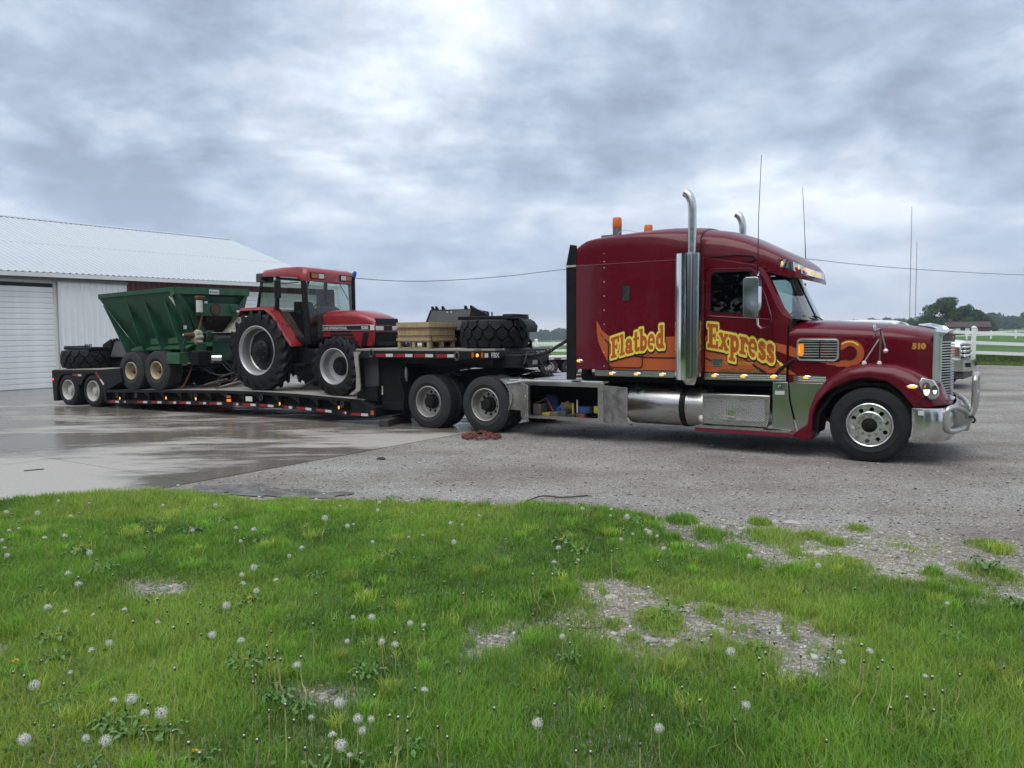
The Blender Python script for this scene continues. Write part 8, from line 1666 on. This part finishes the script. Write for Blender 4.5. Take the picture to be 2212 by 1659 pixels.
def rosette(seed, n=11, L0=0.12):
    rr = np.random.RandomState(seed); mb = MB()
    for k in range(n):
        a = 2 * PI * k / n + rr.normal(0, 0.25); L_ = L0 * rr.uniform(0.6, 1.1); pts = []; ca, sa = math.cos(a), math.sin(a)
        for i in range(8):
            t = i / 7; w_ = (0.004 + 0.013 * t) * (1.0 if i % 2 == 0 else 0.45) * (1 if t < 0.9 else 0.3); r_ = L_ * t; z = 0.012 + 0.05 * math.sin(PI * t * 0.75) * rr.uniform(0.7, 1.3)
            pts.append(((r_ * ca - w_ * sa, r_ * sa + w_ * ca, z + 0.006), (r_ * ca, r_ * sa, z), (r_ * ca + w_ * sa, r_ * sa - w_ * ca, z + 0.006)))
        mb.loft(pts, False, False)
    return me_(mb, 'weed_leaf', 'leaves', 0)
ROS = [rosette(s_) for s_ in (1, 2, 3)]
STEMS = []
for k in range(6):
    rr = np.random.RandomState(40 + k); bx_, by_ = rr.normal(0, 0.22), rr.normal(0, 0.22)
    mid = (bx_ * 0.9, by_ * 0.9, 0.5)
    STEMS.append([me_(MB().tube(smooth_path([(0, 0, 0), (bx_ * 0.5 + rr.normal(0, 0.05), by_ * 0.5, 0.3), mid, (bx_, by_, 1.0)], 4), [0.0125] * 13, 5), m__, 'stem') for m__ in ('stem_green', 'stem_tan')] + [(bx_, by_)])
def dandelion(hp, hgt, kind, lab, grp, rosette_on):
    """hp: where the head is in the world at height hgt"""
    si = random.randrange(6); st = STEMS[si]; bx_, by_ = st[2]; s_ = hgt; yaw = random.uniform(0, 2 * PI); ox = (bx_ * math.cos(yaw) - by_ * math.sin(yaw)) * s_; oy = (bx_ * math.sin(yaw) + by_ * math.cos(yaw)) * s_
    e_ = bpy.data.objects.new('dandelion', None); link(e_); e_.empty_display_size = 0.05; e_.location = (hp[0] - ox, hp[1] - oy, 0.006); tag(e_, lab, 'dandelion', grp)
    sm = bpy.data.objects.new('stem', st[0] if (kind != 'spent' or random.random() < 0.6) else st[1]); link(sm, e_); sm.rotation_euler = (0, 0, yaw); sm.scale = (s_, s_, s_)
    def put(nm, me, sc_=1.0):
        q = bpy.data.objects.new(nm, me); link(q, e_); q.location = (ox, oy, hgt); q.rotation_euler = (random.uniform(-0.3, 0.3), random.uniform(-0.3, 0.3), yaw); q.scale = (sc_,) * 3; return q
    if kind == 'puff':
        c_, f_ = PUFF[random.choice((0, 0, 1, 1, 2, 2, 3, 3))]; k = random.uniform(0.6, 1.08); h_ = put('seed_head', f_, k); q = bpy.data.objects.new('seed_core', c_); link(q, h_)
    elif kind == 'spent': put('seed_base', SPENT, random.uniform(0.4, 0.75)); put('bud', BUDM, 0.7)
    else: put('flower', YEL, 1.1)
    if rosette_on: q = bpy.data.objects.new('leaves', random.choice(ROS)); link(q, e_); q.rotation_euler = (0, 0, random.uniform(0, 6)); k = random.uniform(0.6, 1.1); q.scale = (k, k, k)
random.seed(21)
A1 = [(148, 880), (305, 828), (490, 950), (568, 940), (371, 1110), (457, 1122), (104, 1115), (1546, 1026), (1604, 1031), (1564, 1077), (1467, 957), (1345, 1023), (1472, 1140), (1510, 1187), (1437, 1100), (1097, 370), (1051, 443), (1193, 428), (1108, 472), (978, 535), (1044, 402), (295, 397), (340, 444), (207, 545), (285, 565), (404, 577), (538, 556), (682, 610), (395, 730), (472, 697), (1042, 690), (917, 663), (280, 235), (386, 93), (40, 213), (80, 202), (1040, 256), (1610, 262), (1305, 287), (1250, 320), (1525, 588), (1606, 586), (1772, 612), (1832, 622), (1500, 690), (1650, 692), (1707, 710), (1833, 905), (1283, 797), (625, 1003), (698, 1000)]
A2 = [(182, 350), (286, 340), (200, 287), (656, 290), (1025, 322), (1344, 305), (1323, 362), (1880, 528), (945, 735), (1010, 970), (635, 1068), (1415, 740), (1430, 780), (1545, 735), (1785, 845), (110, 1045), (217, 670)]
LA, LB, LC = 'white dandelion seed head on a thin stalk in the lawn', 'spent dandelion stalk with bare white tip in the lawn', 'yellow dandelion flower low in the lawn'
GA, GB_, GC = 'dandelion seed heads in the lawn', 'spent dandelion stalks in the lawn', 'yellow dandelions in the lawn'
for (a, b), off in [(p, 0) for p in A1] + [(p, 1106) for p in A2]:
    hgt = random.uniform(0.13, 0.20); p = gnd(off + a * 0.5, 1042.4 + b * 0.5, hgt); dandelion(p, hgt, 'puff', LA, GA, random.random() < 0.08)
cnt = 0
while cnt < 80:
    a, b = random.uniform(0, 2212), 1042 + 30 + abs(random.gauss(0, 55)); u = random.random() ** 1.5 * 1900
    hgt = random.uniform(0.09, 0.17); p = gnd(u, b + 8, hgt)
    if float(density(np.array([p.x]), np.array([p.y]))[0]) > 0.4: dandelion(p, hgt, 'puff' if random.random() < 0.75 else 'spent', LA if False else LA, GA, random.random() < 0.06) if random.random() < 0.75 else dandelion(p, hgt, 'spent', LB, GB_, False); cnt += 1
B1 = [(104, 840), (722, 558), (812, 610), (1162, 765), (1185, 762), (1212, 768), (1200, 735), (1105, 838), (1090, 800), (1163, 990), (737, 1052), (747, 1080), (815, 1130), (1110, 1118), (1232, 965), (755, 808), (1300, 758), (1352, 615), (1153, 710), (1172, 648), (1720, 1020), (1760, 1080), (1890, 1060), (430, 540), (575, 605), (870, 660), (750, 630)]
B2 = [(1095, 740), (1068, 765), (1247, 750), (1113, 648), (1815, 845), (1935, 835), (1600, 775), (1580, 805), (1645, 805), (1520, 775), (1510, 705), (555, 1135), (735, 890), (340, 1170), (1390, 665), (860, 665), (820, 690), (1860, 905), (90, 400), (175, 400), (430, 300), (453, 290), (980, 325)]
for (a, b), off in [(p, 0) for p in B1] + [(p, 1106) for p in B2]:
    hgt = random.uniform(0.18, 0.28); p = gnd(off + a * 0.5, 1042.4 + b * 0.5, hgt); dandelion(p, hgt, 'spent', LB, GB_, random.random() < 0.08)
cnt = 0
while cnt < 80:
    u, v = random.uniform(-40, 2250), random.uniform(1085, 1640); hgt = random.uniform(0.10, 0.20); p = gnd(u, v, hgt)
    if float(density(np.array([p.x]), np.array([p.y]))[0]) > 0.45 and random.random() < (1.0 if u < 1250 else 0.55): dandelion(p, hgt, 'spent', LB, GB_, random.random() < 0.06); cnt += 1
for (a, b), off in [(p, 0) for p in [(842, 1175), (100, 497), (332, 297), (254, 665), (1060, 775), (952, 533), (998, 457), (1080, 505), (1690, 303), (826, 203), (68, 780), (944, 160)]] + [(p, 1106) for p in [(578, 175), (300, 293), (215, 250)]]:
    p = gnd(off + a * 0.5, 1042.4 + b * 0.5, 0.06); dandelion(p, 0.06, 'yellow', LC, GC, True)
# broad weeds
WLS = ['large weed rosette in the sparse gravelly grass near the right edge', 'weed rosette beside the grass tuft in the middle of the bare patch', 'weed rosette at the lawn edge beside the yellow dandelion, right of centre', 'small weed rosette at the left of the tuft in the bare patch', 'weed rosette in thick grass at the lower right', 'weed rosette left of centre near the small bare spot with dandelions', 'weed rosette in mid lawn near the cluster of seed heads', 'weed rosette in the left lawn right of the small bare patch', 'weed rosette at the far left near a bare spot', 'weed rosette beside the seed heads and yellow flower in mid lawn', 'weed on the gravel edge just above the lawn, left of centre', 'weed at the gravel edge near the middle of the lawn', 'weed rosette at the upper left corner of the bare patch', 'weed rosette in the grass strip between the two bare areas', 'weed rosette at the lower edge of the bare patch', 'weed rosette cut by the right edge of the picture', 'weed rosette at the lower right corner of the bare patch']
for k, (a, b, off, sc_) in enumerate(((2050, 390, 1106, 2.2), (700, 590, 1106, 1.8), (540, 190, 1106, 1.9), (640, 615, 1106, 1.3), (1900, 700, 1106, 1.6), (1590, 860, 0, 1.8), (1370, 430, 0, 1.6), (660, 540, 0, 1.4), (250, 790, 0, 1.7), (970, 580, 0, 1.5), (1690, 85, 0, 1.4), (1840, 95, 0, 1.6), (200, 420, 1106, 1.6), (1250, 490, 1106, 1.5), (1060, 745, 1106, 1.4), (2190, 560, 1106, 1.9), (1380, 800, 1106, 1.3))):
    p = gnd(off + a * 0.5, 1042.4 + b * 0.5); e_ = bpy.data.objects.new('weed', random.choice(ROS)); link(e_); e_.location = (p.x, p.y, 0.008); e_.scale = (sc_ * 0.5,) * 3; e_.rotation_euler = (0, 0, random.uniform(0, 6)); tag(e_, WLS[k], 'weed', 'broad weeds in the foreground')
# twigs, pale stones, clod
def twig(pts, r, lb): single('twig', lb, 'twig', MB().tube(smooth_path([(p.x, p.y, z) for p, z in pts], 4), r, 5), 'twig', WF, (pts[0][0].x, pts[0][0].y, 0.01))
twig([(gnd(1136, 1087), 0.02), (gnd(1172, 1077), 0.03), (gnd(1215, 1078), 0.02), (gnd(1270, 1074), 0.02)], 0.009, 'thin dark twig on the gravel at the edge of the lawn')
twig([(gnd(1222, 1359), 0.015), (gnd(1265, 1361), 0.012), (gnd(1300, 1359), 0.012)], 0.004, 'dark wiry twig across the bare patch in the lawn')
twig([(gnd(52, 1020), 0.02), (gnd(95, 1016), 0.02)], 0.007, 'small dark stick on the pale dry slab')
def rock(u, v, sx, sy, sz_, lb, m_='stone_pale'):
    p = gnd(u, v); rr = random.Random(int(u)); single('stone', lb, 'stone', MB().sphere((p.x, p.y, sz_ * 0.35), 1.0, 10, 6, (sx, sy, sz_)).xf(lambda q: (q[0] + rr.uniform(-1, 1) * sx * 0.12, q[1] + rr.uniform(-1, 1) * sy * 0.12, q[2])), m_, WF, (p.x, p.y, 0.0), smooth=50)
rock(1708, 1133, 0.09, 0.05, 0.03, 'pale flat stone at the top of the thin grass')
rock(1756, 1200, 0.16, 0.035, 0.03, 'long pale stone lying in the bare ground at the right')
rock(1784, 1165, 0.05, 0.035, 0.025, 'small tan stone between the tufts at the right')
rock(823, 993, 0.07, 0.035, 0.03, 'small dark clod on the gravel in front of the trailer neck', 'timber_dark')
rock(1322, 1293, 0.05, 0.04, 0.02, 'pale flat stone in the bare patch of the lawn')
# ================================================================== HAZE
hzb = MB().bx(-1500, 1500, -60, 1400, -60, 140)
hm = bpy.data.materials.new('haze'); hm.use_nodes = True; MATS['haze'] = hm; ht = hm.node_tree; ht.nodes.clear()
ho = ht.nodes.new('ShaderNodeOutputMaterial'); pv = ht.nodes.new('ShaderNodeVolumePrincipled'); pv.inputs['Color'].default_value = (0.80, 0.88, 1.0, 1); pv.inputs['Density'].default_value = HAZE; pv.inputs['Anisotropy'].default_value = 0.2
ht.links.new(pv.outputs[0], ho.inputs['Volume'])
if HAZE > 0:
    me = hzb.mesh('haze', True, 0); me.materials.append(hm); o = bpy.data.objects.new('haze', me); link(o); o['kind'] = 'stuff'; tag(o, 'thin pale haze over the far fields', 'haze')
